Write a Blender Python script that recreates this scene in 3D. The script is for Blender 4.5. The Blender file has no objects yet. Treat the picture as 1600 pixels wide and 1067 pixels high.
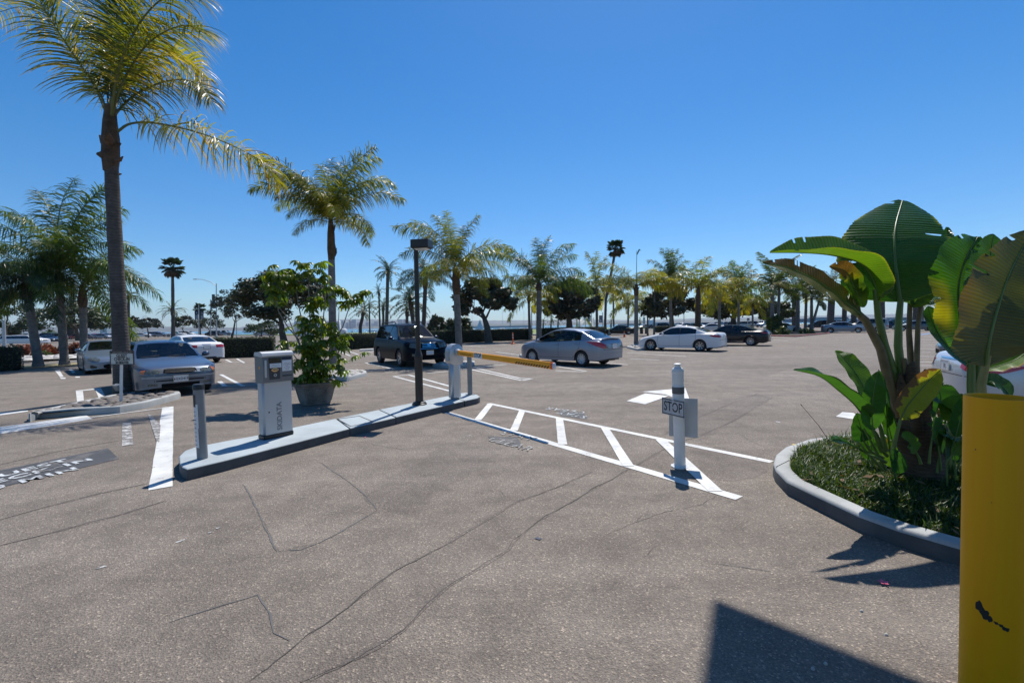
import bpy, bmesh, math, random
import numpy as np
from mathutils import Vector, Matrix
from mathutils.bvhtree import BVHTree
R = math.radians
scene = bpy.context.scene
col = scene.collection
rng = random.Random(7)
HAZE = 8e-5

# ---------------------------------------------------------------- camera
EYE = 1.65
FPX = 711.0                       # 16 mm lens on a 36 mm sensor, 1600 px wide
PITCH = math.atan(24.5 / FPX)
ROLL = 0.017
_F = Vector((0, math.cos(PITCH), -math.sin(PITCH)))
_R0 = Vector((1, 0, 0))
_U0 = Vector((0, math.sin(PITCH), math.cos(PITCH)))
_R = _R0 * math.cos(ROLL) - _U0 * math.sin(ROLL)
_U = _R0 * math.sin(ROLL) + _U0 * math.cos(ROLL)
cam_d = bpy.data.cameras.new("camera")
cam = bpy.data.objects.new("camera", cam_d)
col.objects.link(cam)
cam_d.sensor_width = 36; cam_d.lens = 16.0; cam_d.clip_end = 30000; cam_d.clip_start = 0.05
_m = Matrix.Identity(4)
for i in range(3):
    _m[i][0] = _R[i]; _m[i][1] = _U[i]; _m[i][2] = -_F[i]
_m[0][3], _m[1][3], _m[2][3] = 0, 0, EYE
cam.matrix_world = _m
scene.camera = cam

# ---------------------------------------------------------------- light
SUN = Vector((.17, .57, 1)).normalized()      # towards the sun
elev = math.asin(SUN.z); azim = math.atan2(SUN.x, SUN.y)
world = bpy.data.worlds.new("World"); scene.world = world; world.use_nodes = True
wt = world.node_tree; wt.nodes.clear()
sky = wt.nodes.new("ShaderNodeTexSky"); sky.sky_type = 'NISHITA'; sky.sun_disc = False
sky.sun_elevation = elev; sky.sun_rotation = azim
sky.altitude = 0; sky.air_density = 1.0; sky.dust_density = 0.15; sky.ozone_density = 3.0
bg = wt.nodes.new("ShaderNodeBackground"); bg.inputs[1].default_value = 0.105
wo = wt.nodes.new("ShaderNodeOutputWorld")
hs_ = wt.nodes.new('ShaderNodeHueSaturation'); hs_.inputs['Saturation'].default_value = 1.42; hs_.inputs['Hue'].default_value = .502
wt.links.new(sky.outputs[0], hs_.inputs['Color']); 
tc_ = wt.nodes.new('ShaderNodeTexCoord'); sz_ = wt.nodes.new('ShaderNodeSeparateXYZ'); wt.links.new(tc_.outputs['Generated'], sz_.inputs[0])
rp_ = wt.nodes.new('ShaderNodeValToRGB'); e_ = rp_.color_ramp.elements; e_[0].position = 0; e_[0].color = (.52, .74, 1.0, 1); e_[1].position = .30; e_[1].color = (1, 1, 1, 1); x_ = e_.new(.10); x_.color = (.70, .87, 1.0, 1)
mx_ = wt.nodes.new('ShaderNodeMix'); mx_.data_type = 'RGBA'; mx_.blend_type = 'MULTIPLY'; mx_.inputs[0].default_value = 1
wt.links.new(sz_.outputs['Z'], rp_.inputs[0]); wt.links.new(hs_.outputs[0], mx_.inputs[6]); wt.links.new(rp_.outputs[0], mx_.inputs[7]); wt.links.new(mx_.outputs[2], bg.inputs[0]); wt.links.new(bg.outputs[0], wo.inputs[0])
sl = bpy.data.lights.new("sun", 'SUN'); sl.energy = 4.6; sl.angle = R(.53); sl.color = (1, .95, .88)
so = bpy.data.objects.new("sun", sl); col.objects.link(so)
so.rotation_euler = SUN.to_track_quat('Z', 'Y').to_euler(); so.location = (0, 0, 40)
scene.view_settings.view_transform = 'Standard'; scene.view_settings.look = 'None'
scene.view_settings.gamma = 1; scene.view_settings.use_curve_mapping = False
scene.view_settings.exposure = 0.25
scene.render.engine = 'CYCLES'
scene.cycles.max_bounces = 8; scene.cycles.transparent_max_bounces = 12
scene.cycles.volume_bounces = 0

# ---------------------------------------------------------------- placing helpers (photo measurements -> metres)
def ray(px, py):
    return _F + _R * ((px - 800) / FPX) - _U * ((py - 533.5) / FPX)
def G(px, py, z=0.0):
    d = ray(px, py); t = (z - EYE) / d.z
    return Vector((d.x * t, d.y * t, z))
def at(px, py, depth):
    d = ray(px, py); t = depth / d.y
    return Vector((d.x * t, depth, EYE + d.z * t))
def hor(px): return 509 - .017 * (px - 800)

# ---------------------------------------------------------------- materials
MATS = {}
def _nt(name):
    m = bpy.data.materials.new(name); m.use_nodes = True; nt = m.node_tree
    b = nt.nodes["Principled BSDF"]; MATS[name] = m
    return m, nt, b
def N(nt, t, **kw):
    n = nt.nodes.new(t)
    for k, v in kw.items():
        if k in ('operation', 'blend_type', 'data_type', 'feature', 'distance', 'attribute_name', 'wave_type', 'bands_direction', 'interpolation_type', 'attribute_type'):
            setattr(n, k, v)
    return n
def ramp(nt, fac, stops):
    r = nt.nodes.new("ShaderNodeValToRGB")
    e = r.color_ramp.elements
    while len(e) < len(stops): e.new(.5)
    for i, (p, c) in enumerate(stops):
        e[i].position = p; e[i].color = (*c, 1) if len(c) == 3 else c
    nt.links.new(fac, r.inputs[0]); return r
def noise(nt, scale, detail=4, rough=.55, coord=None, dist=0):
    n = nt.nodes.new("ShaderNodeTexNoise"); n.inputs['Scale'].default_value = scale
    n.inputs['Detail'].default_value = detail; n.inputs['Roughness'].default_value = rough
    n.inputs['Distortion'].default_value = dist
    if coord is not None: nt.links.new(coord, n.inputs['Vector'])
    return n
def coords(nt, kind='Object'):
    return nt.nodes.new("ShaderNodeTexCoord").outputs[kind]
def mix(nt, a, b, f, mode='MIX'):
    m = nt.nodes.new("ShaderNodeMix"); m.data_type = 'RGBA'; m.blend_type = mode
    def put(sock, v):
        if isinstance(v, (tuple, list)): sock.default_value = (*v, 1) if len(v) == 3 else v
        elif isinstance(v, (int, float)): sock.default_value = v
        else: nt.links.new(v, sock)
    put(m.inputs[0], f); put(m.inputs[6], a); put(m.inputs[7], b)
    return m.outputs[2]
def bump(nt, b, h, strength=.3, dist=.01):
    bp = nt.nodes.new("ShaderNodeBump"); bp.inputs['Strength'].default_value = strength
    bp.inputs['Distance'].default_value = dist
    nt.links.new(h, bp.inputs['Height']); nt.links.new(bp.outputs[0], b.inputs['Normal'])
def plain(name, c, rough=.6, metal=0, var=.15, scale=8, bumpk=0, coat=0, spec=.5, emit=0):
    m, nt, b = _nt(name)
    co = coords(nt)
    n = noise(nt, scale, 5, .6, co)
    lo = tuple(x * (1 - var) for x in c); hi = tuple(min(1, x * (1 + var)) for x in c)
    r = ramp(nt, n.outputs[0], [(.3, lo), (.7, hi)])
    nt.links.new(r.outputs[0], b.inputs['Base Color'])
    b.inputs['Roughness'].default_value = rough; b.inputs['Metallic'].default_value = metal
    b.inputs['Coat Weight'].default_value = coat; b.inputs['Specular IOR Level'].default_value = spec
    b.inputs['Coat Roughness'].default_value = .04
    if bumpk: bump(nt, b, noise(nt, scale * 6, 4, .6, co).outputs[0], bumpk, .01)
    return m
def foliage(name, c1, c2, c3=None, trans=.35, rough=.42, wave=0, spec=.5):
    """leaf: colour from the per-vertex 'tint' (leaf age) and the object's own random, light shining through"""
    m, nt, b = _nt(name)
    a = nt.nodes.new("ShaderNodeAttribute"); a.attribute_name = 'tint'
    oi = nt.nodes.new("ShaderNodeObjectInfo")
    stops = [(0, c1), (.6, c2)] + ([(1, c3)] if c3 else [])
    r = ramp(nt, a.outputs['Fac'], stops)
    hsv = nt.nodes.new("ShaderNodeHueSaturation")
    mr = nt.nodes.new("ShaderNodeMapRange"); nt.links.new(oi.outputs['Random'], mr.inputs[0])
    mr.inputs[3].default_value = .75; mr.inputs[4].default_value = 1.25
    nt.links.new(mr.outputs[0], hsv.inputs['Value']); nt.links.new(r.outputs[0], hsv.inputs['Color'])
    nt.links.new(hsv.outputs[0], b.inputs['Base Color'])
    b.inputs['Roughness'].default_value = rough; b.inputs['Specular IOR Level'].default_value = spec
    tr = nt.nodes.new("ShaderNodeBsdfTranslucent")
    tc = nt.nodes.new("ShaderNodeMix"); tc.data_type = 'RGBA'; tc.blend_type = 'MULTIPLY'; tc.inputs[0].default_value = 1
    nt.links.new(hsv.outputs[0], tc.inputs[6]); tc.inputs[7].default_value = (1.7, 1.6, .5, 1)
    nt.links.new(tc.outputs[2], tr.inputs[0])
    ms = nt.nodes.new("ShaderNodeMixShader"); ms.inputs[0].default_value = trans
    nt.links.new(b.outputs[0], ms.inputs[1]); nt.links.new(tr.outputs[0], ms.inputs[2])
    nt.links.new(ms.outputs[0], nt.nodes['Material Output'].inputs[0])
    return m

# ---------------------------------------------------------------- mesh helpers
class MB:
    def __init__(s): s.v = []; s.f = []; s.m = []; s.t = []; s.tint = 0.0; s.cm = 0
    def add(s, vs, fs, mi=None, tint=None):
        o = len(s.v); s.v.extend([tuple(p) for p in vs])
        s.f.extend([tuple(i + o for i in f) for f in fs]); s.m.extend([s.cm if mi is None else mi] * len(fs))
        s.t.extend([s.tint if tint is None else tint] * len(vs) if not isinstance(tint, (list, tuple)) else tint)
        return o
    def box(s, c, size, rot=None, mi=None, bev=0):
        c = Vector(c); x, y, z = [a / 2 for a in size]; M = rot or Matrix.Identity(3)
        if bev <= 0:
            vs = [c + M @ Vector((sx * x, sy * y, sz * z)) for sz in (-1, 1) for sx, sy in ((-1, -1), (1, -1), (1, 1), (-1, 1))]
            fs = [(3, 2, 1, 0), (4, 5, 6, 7), (0, 1, 5, 4), (1, 2, 6, 5), (2, 3, 7, 6), (3, 0, 4, 7)]
            s.add(vs, fs, mi); return
        b = min(bev, x * .95, y * .95, z * .95)
        lo = [(-x + b, -y), (x - b, -y), (x, -y + b), (x, y - b), (x - b, y), (-x + b, y), (-x, y - b), (-x, -y + b)]
        def ins(p, k): return (max(-x + k, min(x - k, p[0])), max(-y + k, min(y - k, p[1])))
        rings = [([ins(p, b) for p in lo], -z), (lo, -z + b), (lo, z - b), ([ins(p, b) for p in lo], z)]
        vs = [c + M @ Vector((p[0], p[1], h)) for rr, h in rings for p in rr]
        fs = []
        for k in range(3):
            for i in range(8):
                j = (i + 1) % 8; fs.append((k * 8 + i, k * 8 + j, k * 8 + 8 + j, k * 8 + 8 + i))
        fs.append(tuple(range(7, -1, -1))); fs.append(tuple(range(24, 32)))
        s.add(vs, fs, mi)
    def tube(s, pts, rad, n=8, mi=None, caps=True, tint=None, flat=1.0):
        pts = [Vector(p) for p in pts]
        if not isinstance(rad, (list, tuple)): rad = [rad] * len(pts)
        vs = []; up = None
        for i, p in enumerate(pts):
            t = (pts[min(i + 1, len(pts) - 1)] - pts[max(i - 1, 0)]).normalized()
            if up is None:
                up = Vector((1, 0, 0)) if abs(t.x) < .9 else Vector((0, 1, 0))
            a = (up - t * up.dot(t)).normalized(); up = a; b = t.cross(a)
            for k in range(n):
                w = 2 * math.pi * k / n
                vs.append(p + (a * math.cos(w) + b * math.sin(w) * flat) * rad[i])
        fs = []
        for i in range(len(pts) - 1):
            for k in range(n):
                fs.append((i * n + k, i * n + (k + 1) % n, (i + 1) * n + (k + 1) % n, (i + 1) * n + k))
        if caps:
            fs.append(tuple(range(n - 1, -1, -1))); fs.append(tuple(range((len(pts) - 1) * n, len(pts) * n)))
        s.add(vs, fs, mi, tint)
    def lathe(s, prof, n=24, c=(0, 0, 0), M=None, mi=None, cap=True):
        c = Vector(c); M = M or Matrix.Identity(3); vs = []
        for r, z in prof:
            for k in range(n):
                w = 2 * math.pi * k / n; vs.append(c + M @ Vector((r * math.cos(w), r * math.sin(w), z)))
        fs = []
        for i in range(len(prof) - 1):
            for k in range(n):
                fs.append((i * n + k, i * n + (k + 1) % n, (i + 1) * n + (k + 1) % n, (i + 1) * n + k))
        if cap and prof[0][0] > 1e-5: fs.append(tuple(range(n - 1, -1, -1)))
        if cap and prof[-1][0] > 1e-5: fs.append(tuple(range((len(prof) - 1) * n, len(prof) * n)))
        s.add(vs, fs, mi)
    def prism(s, poly, z0, z1, mi=None):
        n = len(poly); vs = [(p[0], p[1], z0) for p in poly] + [(p[0], p[1], z1) for p in poly]
        fs = [tuple(range(n - 1, -1, -1)), tuple(range(n, 2 * n))] + [(i, (i + 1) % n, n + (i + 1) % n, n + i) for i in range(n)]
        s.add(vs, fs, mi)
    def grid(s, rows, mi=None, tint=None):
        nr, nc = len(rows), len(rows[0])
        vs = [p for r in rows for p in r]
        fs = [(i * nc + j, i * nc + j + 1, (i + 1) * nc + j + 1, (i + 1) * nc + j) for i in range(nr - 1) for j in range(nc - 1)]
        s.add(vs, fs, mi, tint)
    def mesh(s, name, mats, smooth=None, fixn=True):
        me = bpy.data.meshes.new(name); me.from_pydata(s.v, [], s.f)
        for m in (mats if isinstance(mats, (list, tuple)) else [mats]): me.materials.append(m)
        me.polygons.foreach_set('material_index', s.m)
        if any(s.t):
            a = me.attributes.new('tint', 'FLOAT', 'POINT'); a.data.foreach_set('value', s.t)
        me.update()
        if fixn:
            bm = bmesh.new(); bm.from_mesh(me); bmesh.ops.recalc_face_normals(bm, faces=bm.faces); bm.to_mesh(me); bm.free()
        if smooth is not None:
            me.polygons.foreach_set('use_smooth', [True] * len(me.polygons))
            me.set_sharp_from_angle(angle=R(smooth))
        return me
    def build(s, name, mats, parent=None, smooth=None, fixn=True):
        return link(name, s.mesh(name, mats, smooth, fixn), parent)
def link(name, me, parent=None):
    o = bpy.data.objects.new(name, me); col.objects.link(o)
    if parent is not None: o.parent = parent
    return o
def tag(o, label=None, cat=None, group=None, kind=None):
    if label: o['label'] = label
    if cat: o['category'] = cat
    if group: o['group'] = group
    if kind: o['kind'] = kind
    return o
def empty(name, loc=(0, 0, 0), rz=0, label=None, cat=None, group=None, kind=None, scale=None):
    o = bpy.data.objects.new(name, None); col.objects.link(o); o.empty_display_size = .2
    o.location = loc; o.rotation_euler = (0, 0, rz)
    if scale: o.scale = (scale,) * 3 if isinstance(scale, (int, float)) else scale
    return tag(o, label, cat, group, kind)
KIDS = {}
def kids(o): return [c for c in o.children]
def copy_tree(o, parent=None):
    c = o.copy(); col.objects.link(c); c.parent = parent
    for ch in kids(o): copy_tree(ch, c)
    return c
def setmat(o, i, m):
    o.material_slots[i].link = 'OBJECT'; o.material_slots[i].material = m
def text_mesh(txt, size=1.0, bold=0.0, align='CENTER', spacing=1.0, extrude=0.0, shear=0):
    cu = bpy.data.curves.new("lettering", 'FONT'); cu.body = txt; cu.size = size; cu.align_x = align; cu.align_y = 'CENTER'
    cu.offset = bold; cu.space_character = spacing; cu.extrude = extrude; cu.resolution_u = 3; cu.shear = shear
    o = bpy.data.objects.new("lettering", cu); me = bpy.data.meshes.new_from_object(o)
    vs = [v.co.copy() for v in me.vertices]; fs = [tuple(p.vertices) for p in me.polygons]
    bpy.data.objects.remove(o); bpy.data.curves.remove(cu); bpy.data.meshes.remove(me)
    return vs, fs
def add_text(mb, txt, origin, ex, ey, size, off=(0, 0, 0), sx=1.0, mi=None, **kw):
    """letters laid in the plane origin + ex*x + ey*y"""
    vs, fs = text_mesh(txt, size, **kw); o = Vector(origin) + Vector(off)
    mb.add([o + ex * (v.x * sx) + ey * v.y for v in vs], fs, mi)
def lerp(a, b, t): return a + (b - a) * t
def in_poly(x, y, poly):
    c = False; n = len(poly); j = n - 1
    for i in range(n):
        xi, yi = poly[i][0], poly[i][1]; xj, yj = poly[j][0], poly[j][1]
        if (yi > y) != (yj > y) and x < (xj - xi) * (y - yi) / (yj - yi + 1e-12) + xi: c = not c
        j = i
    return c
# ---------------------------------------------------------------- materials used all over
def asphalt(name, dark=1.0, warm=1.0):
    m, nt, b = _nt(name); co = coords(nt)
    big = noise(nt, .22, 5, .6, co, .6)
    base = ramp(nt, big.outputs[0], [(.28, (.178 * dark, .155 * dark, .132 * dark / warm)), (.5, (.214 * dark, .188 * dark, .162 * dark / warm)), (.75, (.244 * dark, .217 * dark, .189 * dark / warm))])
    # streaks that run with the traffic
    mp = nt.nodes.new("ShaderNodeMapping"); nt.links.new(co, mp.inputs[0]); mp.inputs['Rotation'].default_value = (0, 0, R(-47)); mp.inputs['Scale'].default_value = (.12, 1.6, 1)
    st = noise(nt, 1.0, 6, .65, mp.outputs[0], .3)
    c1 = mix(nt, base.outputs[0], ramp(nt, st.outputs[0], [(.35, (.80, .79, .79)), (.62, (1.06, 1.06, 1.06))]).outputs[0], .8, 'MULTIPLY')
    mid = noise(nt, 2.3, 6, .7, co, .2)
    c2 = mix(nt, c1, ramp(nt, mid.outputs[0], [(.33, (.74, .73, .73)), (.6, (1.07, 1.06, 1.05))]).outputs[0], .85, 'MULTIPLY')
    # aggregate
    v = nt.nodes.new("ShaderNodeTexVoronoi"); v.inputs['Scale'].default_value = 115; nt.links.new(co, v.inputs['Vector'])
    sp = nt.nodes.new("ShaderNodeSeparateColor"); nt.links.new(v.outputs['Color'], sp.inputs[0])
    ag = ramp(nt, sp.outputs[0], [(0, (.62, .60, .60)), (.45, (.95, .94, .93)), (.86, (1.18, 1.14, 1.08)), (.95, (1.7, 1.6, 1.45)), (1, (2.6, 2.5, 2.3))])
    c3 = mix(nt, c2, ag.outputs[0], .72, 'MULTIPLY')
    v2 = nt.nodes.new("ShaderNodeTexVoronoi"); v2.inputs['Scale'].default_value = 60; nt.links.new(co, v2.inputs['Vector'])
    s2 = nt.nodes.new("ShaderNodeSeparateColor"); nt.links.new(v2.outputs['Color'], s2.inputs[0])
    ds = nt.nodes.new("ShaderNodeMath"); ds.operation = 'LESS_THAN'; ds.inputs[1].default_value = .16; nt.links.new(v2.outputs['Distance'], ds.inputs[0])
    th = nt.nodes.new("ShaderNodeMath"); th.operation = 'GREATER_THAN'; th.inputs[1].default_value = .982; nt.links.new(s2.outputs[1], th.inputs[0])
    ml = nt.nodes.new("ShaderNodeMath"); ml.operation = 'MULTIPLY'; nt.links.new(ds.outputs[0], ml.inputs[0]); nt.links.new(th.outputs[0], ml.inputs[1])
    c4 = mix(nt, c3, (.42, .38, .33), ml.outputs[0])
    nt.links.new(c4, b.inputs['Base Color'])
    b.inputs['Roughness'].default_value = .85; b.inputs['Specular IOR Level'].default_value = .3
    h = nt.nodes.new("ShaderNodeMath"); h.operation = 'ADD'
    nt.links.new(v.outputs['Distance'], h.inputs[0]); nt.links.new(noise(nt, 40, 4, .7, co).outputs[0], h.inputs[1])
    bump(nt, b, h.outputs[0], .8, .007)
    return m
ASPH = asphalt("asphalt_old"); ROADM = asphalt("asphalt_road", .9)
def wornpaint(name, c=(.70, .70, .675), wear=.36, under=(.15, .138, .128), scale=9):
    m, nt, b = _nt(name); co = coords(nt)
    n = noise(nt, scale, 8, .72, co, .3); n2 = noise(nt, 70, 3, .7, co)
    ad = nt.nodes.new("ShaderNodeMath"); ad.operation = 'MULTIPLY_ADD'; nt.links.new(n2.outputs[0], ad.inputs[0]); ad.inputs[1].default_value = .35
    nt.links.new(n.outputs[0], ad.inputs[2])
    f = ramp(nt, ad.outputs[0], [(wear + .17, (1, 1, 1)), (wear + .24, (0, 0, 0))])
    dirt = ramp(nt, noise(nt, 2.2, 5, .6, co).outputs[0], [(.3, tuple(x * .66 for x in c)), (.65, c)])
    nt.links.new(mix(nt, dirt.outputs[0], under, f.outputs[0]), b.inputs['Base Color'])
    b.inputs['Roughness'].default_value = .7
    bump(nt, b, noise(nt, 60, 4, .7, co).outputs[0], .4, .004)
    return m
PAINT = wornpaint("road_paint", wear=.33); PAINT_WORN = wornpaint("road_paint_worn", (.58, .58, .56), .50)
PATCH = wornpaint("seal_coat_patch", (.062, .064, .068), .40, (.13, .12, .115), 3)
CRACK = plain("crack_dark_tar", (.075, .068, .062), .9, var=.3, scale=6)  # own dark tone of the cracks and kerb joint
SEAL = plain("crack_sealer", (.10, .097, .095), .8, var=.3, scale=4)
def concrete(name, c=(.42, .43, .42), stain=.5):
    m, nt, b = _nt(name); co = coords(nt)
    n = noise(nt, 1.6, 7, .65, co, .4)
    base = ramp(nt, n.outputs[0], [(.3, tuple(x * (1 - stain * .55) for x in c)), (.55, c), (.8, tuple(x * 1.12 for x in c))])
    g = ramp(nt, noise(nt, 130, 3, .7, co).outputs[0], [(.3, (.82, .82, .82)), (.7, (1.1, 1.1, 1.1))])
    c1 = mix(nt, base.outputs[0], g.outputs[0], .7, 'MULTIPLY')
    sp = ramp(nt, noise(nt, 6, 5, .75, co, .6).outputs[0], [(.28, (.45, .43, .40)), (.40, (1, 1, 1))])
    nt.links.new(mix(nt, c1, sp.outputs[0], stain, 'MULTIPLY'), b.inputs['Base Color'])
    b.inputs['Roughness'].default_value = .85
    bump(nt, b, noise(nt, 90, 5, .7, co).outputs[0], .35, .004)
    return m
CONC = concrete("kerb_concrete"); CONC_PAINT = concrete("kerb_grey_paint", (.40, .45, .47), .35)
CONC_SIDE = concrete("kerb_side_scuffed_painted_shade", (.10, .10, .10), .8); CONC_PALE = concrete("pale_concrete", (.52, .50, .46), .3)  # kerb sides: shade painted into the dark colour, along with scuffs
def grassland(name, a, b_, c):
    m, nt, b = _nt(name); co = coords(nt)
    n = noise(nt, .12, 6, .7, co, .3); n2 = noise(nt, 3.5, 6, .75, co)
    r = ramp(nt, n.outputs[0], [(.3, a), (.5, b_), (.7, c)])
    r2 = ramp(nt, n2.outputs[0], [(.3, (.6, .6, .6)), (.7, (1.25, 1.25, 1.2))])
    nt.links.new(mix(nt, r.outputs[0], r2.outputs[0], .8, 'MULTIPLY'), b.inputs['Base Color'])
    b.inputs['Roughness'].default_value = .9
    bump(nt, b, n2.outputs[0], .6, .05)
    return m
LAWN = grassland("park_lawn", (.10, .18, .030), (.18, .24, .055), (.28, .26, .11))
DRY = grassland("dry_verge", (.22, .19, .075), (.30, .24, .11), (.36, .28, .15))
SOIL = plain("bed_soil", (.06, .045, .032), .95, var=.4, scale=12, bumpk=.6)
SAND = plain("sand", (.38, .33, .26), .95, var=.15, scale=2)
STONE = plain("river_stone", (.155, .135, .122), .8, var=.35, scale=5, bumpk=.3)
STONE_W = plain("white_landscape_stone", (.50, .47, .43), .85, var=.3, scale=2, bumpk=.4)
# water
m, nt, b = _nt("bay_water"); co = coords(nt)
b.inputs['Base Color'].default_value = (.012, .10, .16, 1); b.inputs['Roughness'].default_value = .18
mp = nt.nodes.new("ShaderNodeMapping"); nt.links.new(co, mp.inputs[0]); mp.inputs['Scale'].default_value = (.4, 1.2, 1)
bump(nt, b, noise(nt, .35, 8, .7, mp.outputs[0]).outputs[0], 1.0, 1.2)
WATER = m
HILL = plain("far_shore_land", (.08, .09, .075), .95, var=.4, scale=.006)
# metals, plastics
ALU = plain("brushed_aluminium", (.50, .51, .53), .38, .7, .06, 3)
ALU_MATT = plain("matt_aluminium_sheet", (.46, .48, .50), .5, .4, .1, 4)
PANEL = plain("pale_grey_panel", (.50, .50, .50), .38, .15, .03, 2, coat=.2)
GREYHEAD = plain("mid_grey_plastic", (.16, .165, .17), .5, 0, .05, 4)
GREYD = plain("dark_grey_plastic", (.045, .045, .048), .5, 0, .1, 4)
BLACK = plain("black_plastic", (.014, .014, .015), .45, 0, .2, 6)
RUBBER = plain("tyre_rubber", (.022, .022, .023), .8, 0, .25, 9)
BRONZE = plain("dark_bronze_paint", (.030, .024, .021), .42, .2, .15, 6)
WHITEP = plain("white_paint", (.70, .70, .69), .45, 0, .07, 5)
PAPER = plain("white_paper", (.72, .73, .75), .7, 0, .03, 5)
INK = plain("black_ink", (.02, .02, .022), .6, 0, .1, 5)
INKGREY = plain("grey_print", (.20, .20, .21), .5, 0, .05, 5)
GREYPOST = plain("grey_painted_post", (.21, .225, .235), .5, .1, .2, 5)
YELLOW = None
def yellow_paint():
    m, nt, b = _nt("safety_yellow_paint"); co = coords(nt)
    mp = nt.nodes.new("ShaderNodeMapping"); nt.links.new(co, mp.inputs[0]); mp.inputs['Scale'].default_value = (14, 14, .6)
    st = noise(nt, 1, 5, .6, mp.outputs[0])
    r = ramp(nt, st.outputs[0], [(.3, (.98, .36, .002)), (.55, (.98, .40, .002)), (.8, (.98, .43, .004))])
    n = noise(nt, 9, 6, .7, co)
    r2 = ramp(nt, n.outputs[0], [(.24, (.55, .5, .4)), (.36, (1, 1, 1))])
    nt.links.new(mix(nt, r.outputs[0], r2.outputs[0], .5, 'MULTIPLY'), b.inputs['Base Color'])
    b.inputs['Roughness'].default_value = .5; b.inputs['Specular IOR Level'].default_value = .2
    bump(nt, b, noise(nt, 30, 4, .6, co).outputs[0], .12, .003)
    return m
YELLOW = yellow_paint()
ARMY = plain("barrier_arm_yellow", (.92, .37, .010), .45, 0, .06, 5)
ORANGE = plain("orange_plastic", (.80, .14, .03), .5, 0, .1, 5)
CHROME = plain("chrome", (.75, .75, .77), .12, 1, .03, 5)
LENS_RED = plain("red_lamp_lens", (.42, .008, .010), .15, 0, .1, 9, coat=1)
LENS_CLEAR = plain("clear_lamp_lens", (.12, .13, .11), .15, .2, .7, 22, coat=.6)
LENS_AMBER = plain("amber_lamp_lens", (.75, .20, .04), .2, 0, .1, 9, coat=1)
SEATM = plain("seat_cloth", (.10, .10, .105), .85, 0, .1, 5)
SEATW = plain("cabin_trim", (.035, .036, .04), .85, 0, .1, 5)
RIMM = plain("alloy_wheel", (.45, .46, .48), .3, .85, .05, 5)
COVERM = plain("silver_wheel_cover", (.50, .51, .53), .4, .3, .05, 5)
def glass(name, tint, mixv):
    m, nt, b = _nt(name)
    b.inputs['Base Color'].default_value = (.01, .013, .015, 1); b.inputs['Roughness'].default_value = .03
    b.inputs['Specular IOR Level'].default_value = .65
    t = nt.nodes.new("ShaderNodeBsdfTransparent"); t.inputs[0].default_value = (*tint, 1)
    ms = nt.nodes.new("ShaderNodeMixShader"); ms.inputs[0].default_value = mixv
    g = nt.nodes.new("ShaderNodeBsdfGlossy"); g.inputs['Roughness'].default_value = .02
    fr = nt.nodes.new("ShaderNodeFresnel"); fr.inputs[0].default_value = 1.33
    nt.links.new(b.outputs[0], ms.inputs[1]); nt.links.new(t.outputs[0], ms.inputs[2])
    m2 = nt.nodes.new("ShaderNodeMixShader"); nt.links.new(fr.outputs[0], m2.inputs[0])
    nt.links.new(ms.outputs[0], m2.inputs[1]); nt.links.new(g.outputs[0], m2.inputs[2])
    nt.links.new(m2.outputs[0], nt.nodes['Material Output'].inputs[0])
    return m
GLASS = glass("car_glass", (.55, .66, .64), .8); GLASS_DARK = glass("tinted_car_glass", (.25, .27, .28), .35)
def carpaint(name, c, metal=.55, rough=.32):
    m, nt, b = _nt(name)
    n = noise(nt, 900, 2, .5, coords(nt))
    r = ramp(nt, n.outputs[0], [(.4, tuple(x * .9 for x in c)), (.6, tuple(min(1, x * 1.1) for x in c))])
    nt.links.new(r.outputs[0], b.inputs['Base Color'])
    b.inputs['Metallic'].default_value = metal; b.inputs['Roughness'].default_value = rough
    b.inputs['Coat Weight'].default_value = .4 if sum(c) > .3 else .25; b.inputs['Specular IOR Level'].default_value = .5 if sum(c) > .3 else .3; b.inputs['Coat Roughness'].default_value = .05
    return m
P_SILVER = carpaint("silver_car_paint", (.28, .30, .35), .55, .34); P_SILVER2 = carpaint("bright_silver_car_paint", (.16, .19, .24), .75, .30)
P_WHITE = carpaint("white_car_paint", (.68, .68, .68), 0, .4); P_BLACK = carpaint("black_car_paint", (.010, .011, .014), .2, .25)
P_NAVY = carpaint("dark_blue_car_paint", (.015, .028, .055), .4); P_GREY = carpaint("slate_grey_car_paint", (.09, .105, .115), .5)
P_RED = carpaint("red_car_paint", (.30, .015, .015), .2); P_TAN = carpaint("champagne_car_paint", (.42, .38, .32), .4)
P_BLUEGREY = carpaint("blue_grey_car_paint", (.17, .22, .28), .55); P_BLUE = carpaint("blue_car_paint", (.04, .12, .30), .4)
# foliage
QF = foliage("queen_palm_leaf", (.08, .12, .012), (.17, .19, .024), (.40, .29, .06), .45, .42)
QFG = foliage("green_palm_leaf", (.04, .085, .012), (.095, .145, .022), (.22, .21, .04), .42, .42)
GRILLE = plain('matt_black_grille', (.010, .010, .011), .95, spec=.05)
QFY = foliage("yellowing_palm_leaf", (.13, .17, .02), (.30, .28, .025), (.44, .26, .05), .5, .42)
QFD = foliage("dark_palm_leaf", (.014, .036, .009), (.030, .060, .014), (.07, .08, .02), .25, .38)
KF = foliage("king_palm_leaf", (.03, .06, .012), (.07, .10, .018), (.12, .13, .03), .3, .4)
BROWNF = foliage("dead_palm_leaf", (.12, .07, .035), (.17, .10, .05), (.2, .13, .07), .2, .8)
EVG = foliage("evergreen_leaf", (.012, .022, .009), (.034, .044, .015), (.085, .062, .028), .12, .5)
EVG2 = foliage("evergreen_leaf_green", (.014, .032, .011), (.04, .062, .018), (.09, .10, .03), .15, .5)
HEDGE = foliage("hedge_leaf", (.012, .024, .008), (.030, .050, .012), (.08, .10, .02), .15, .5)
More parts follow.
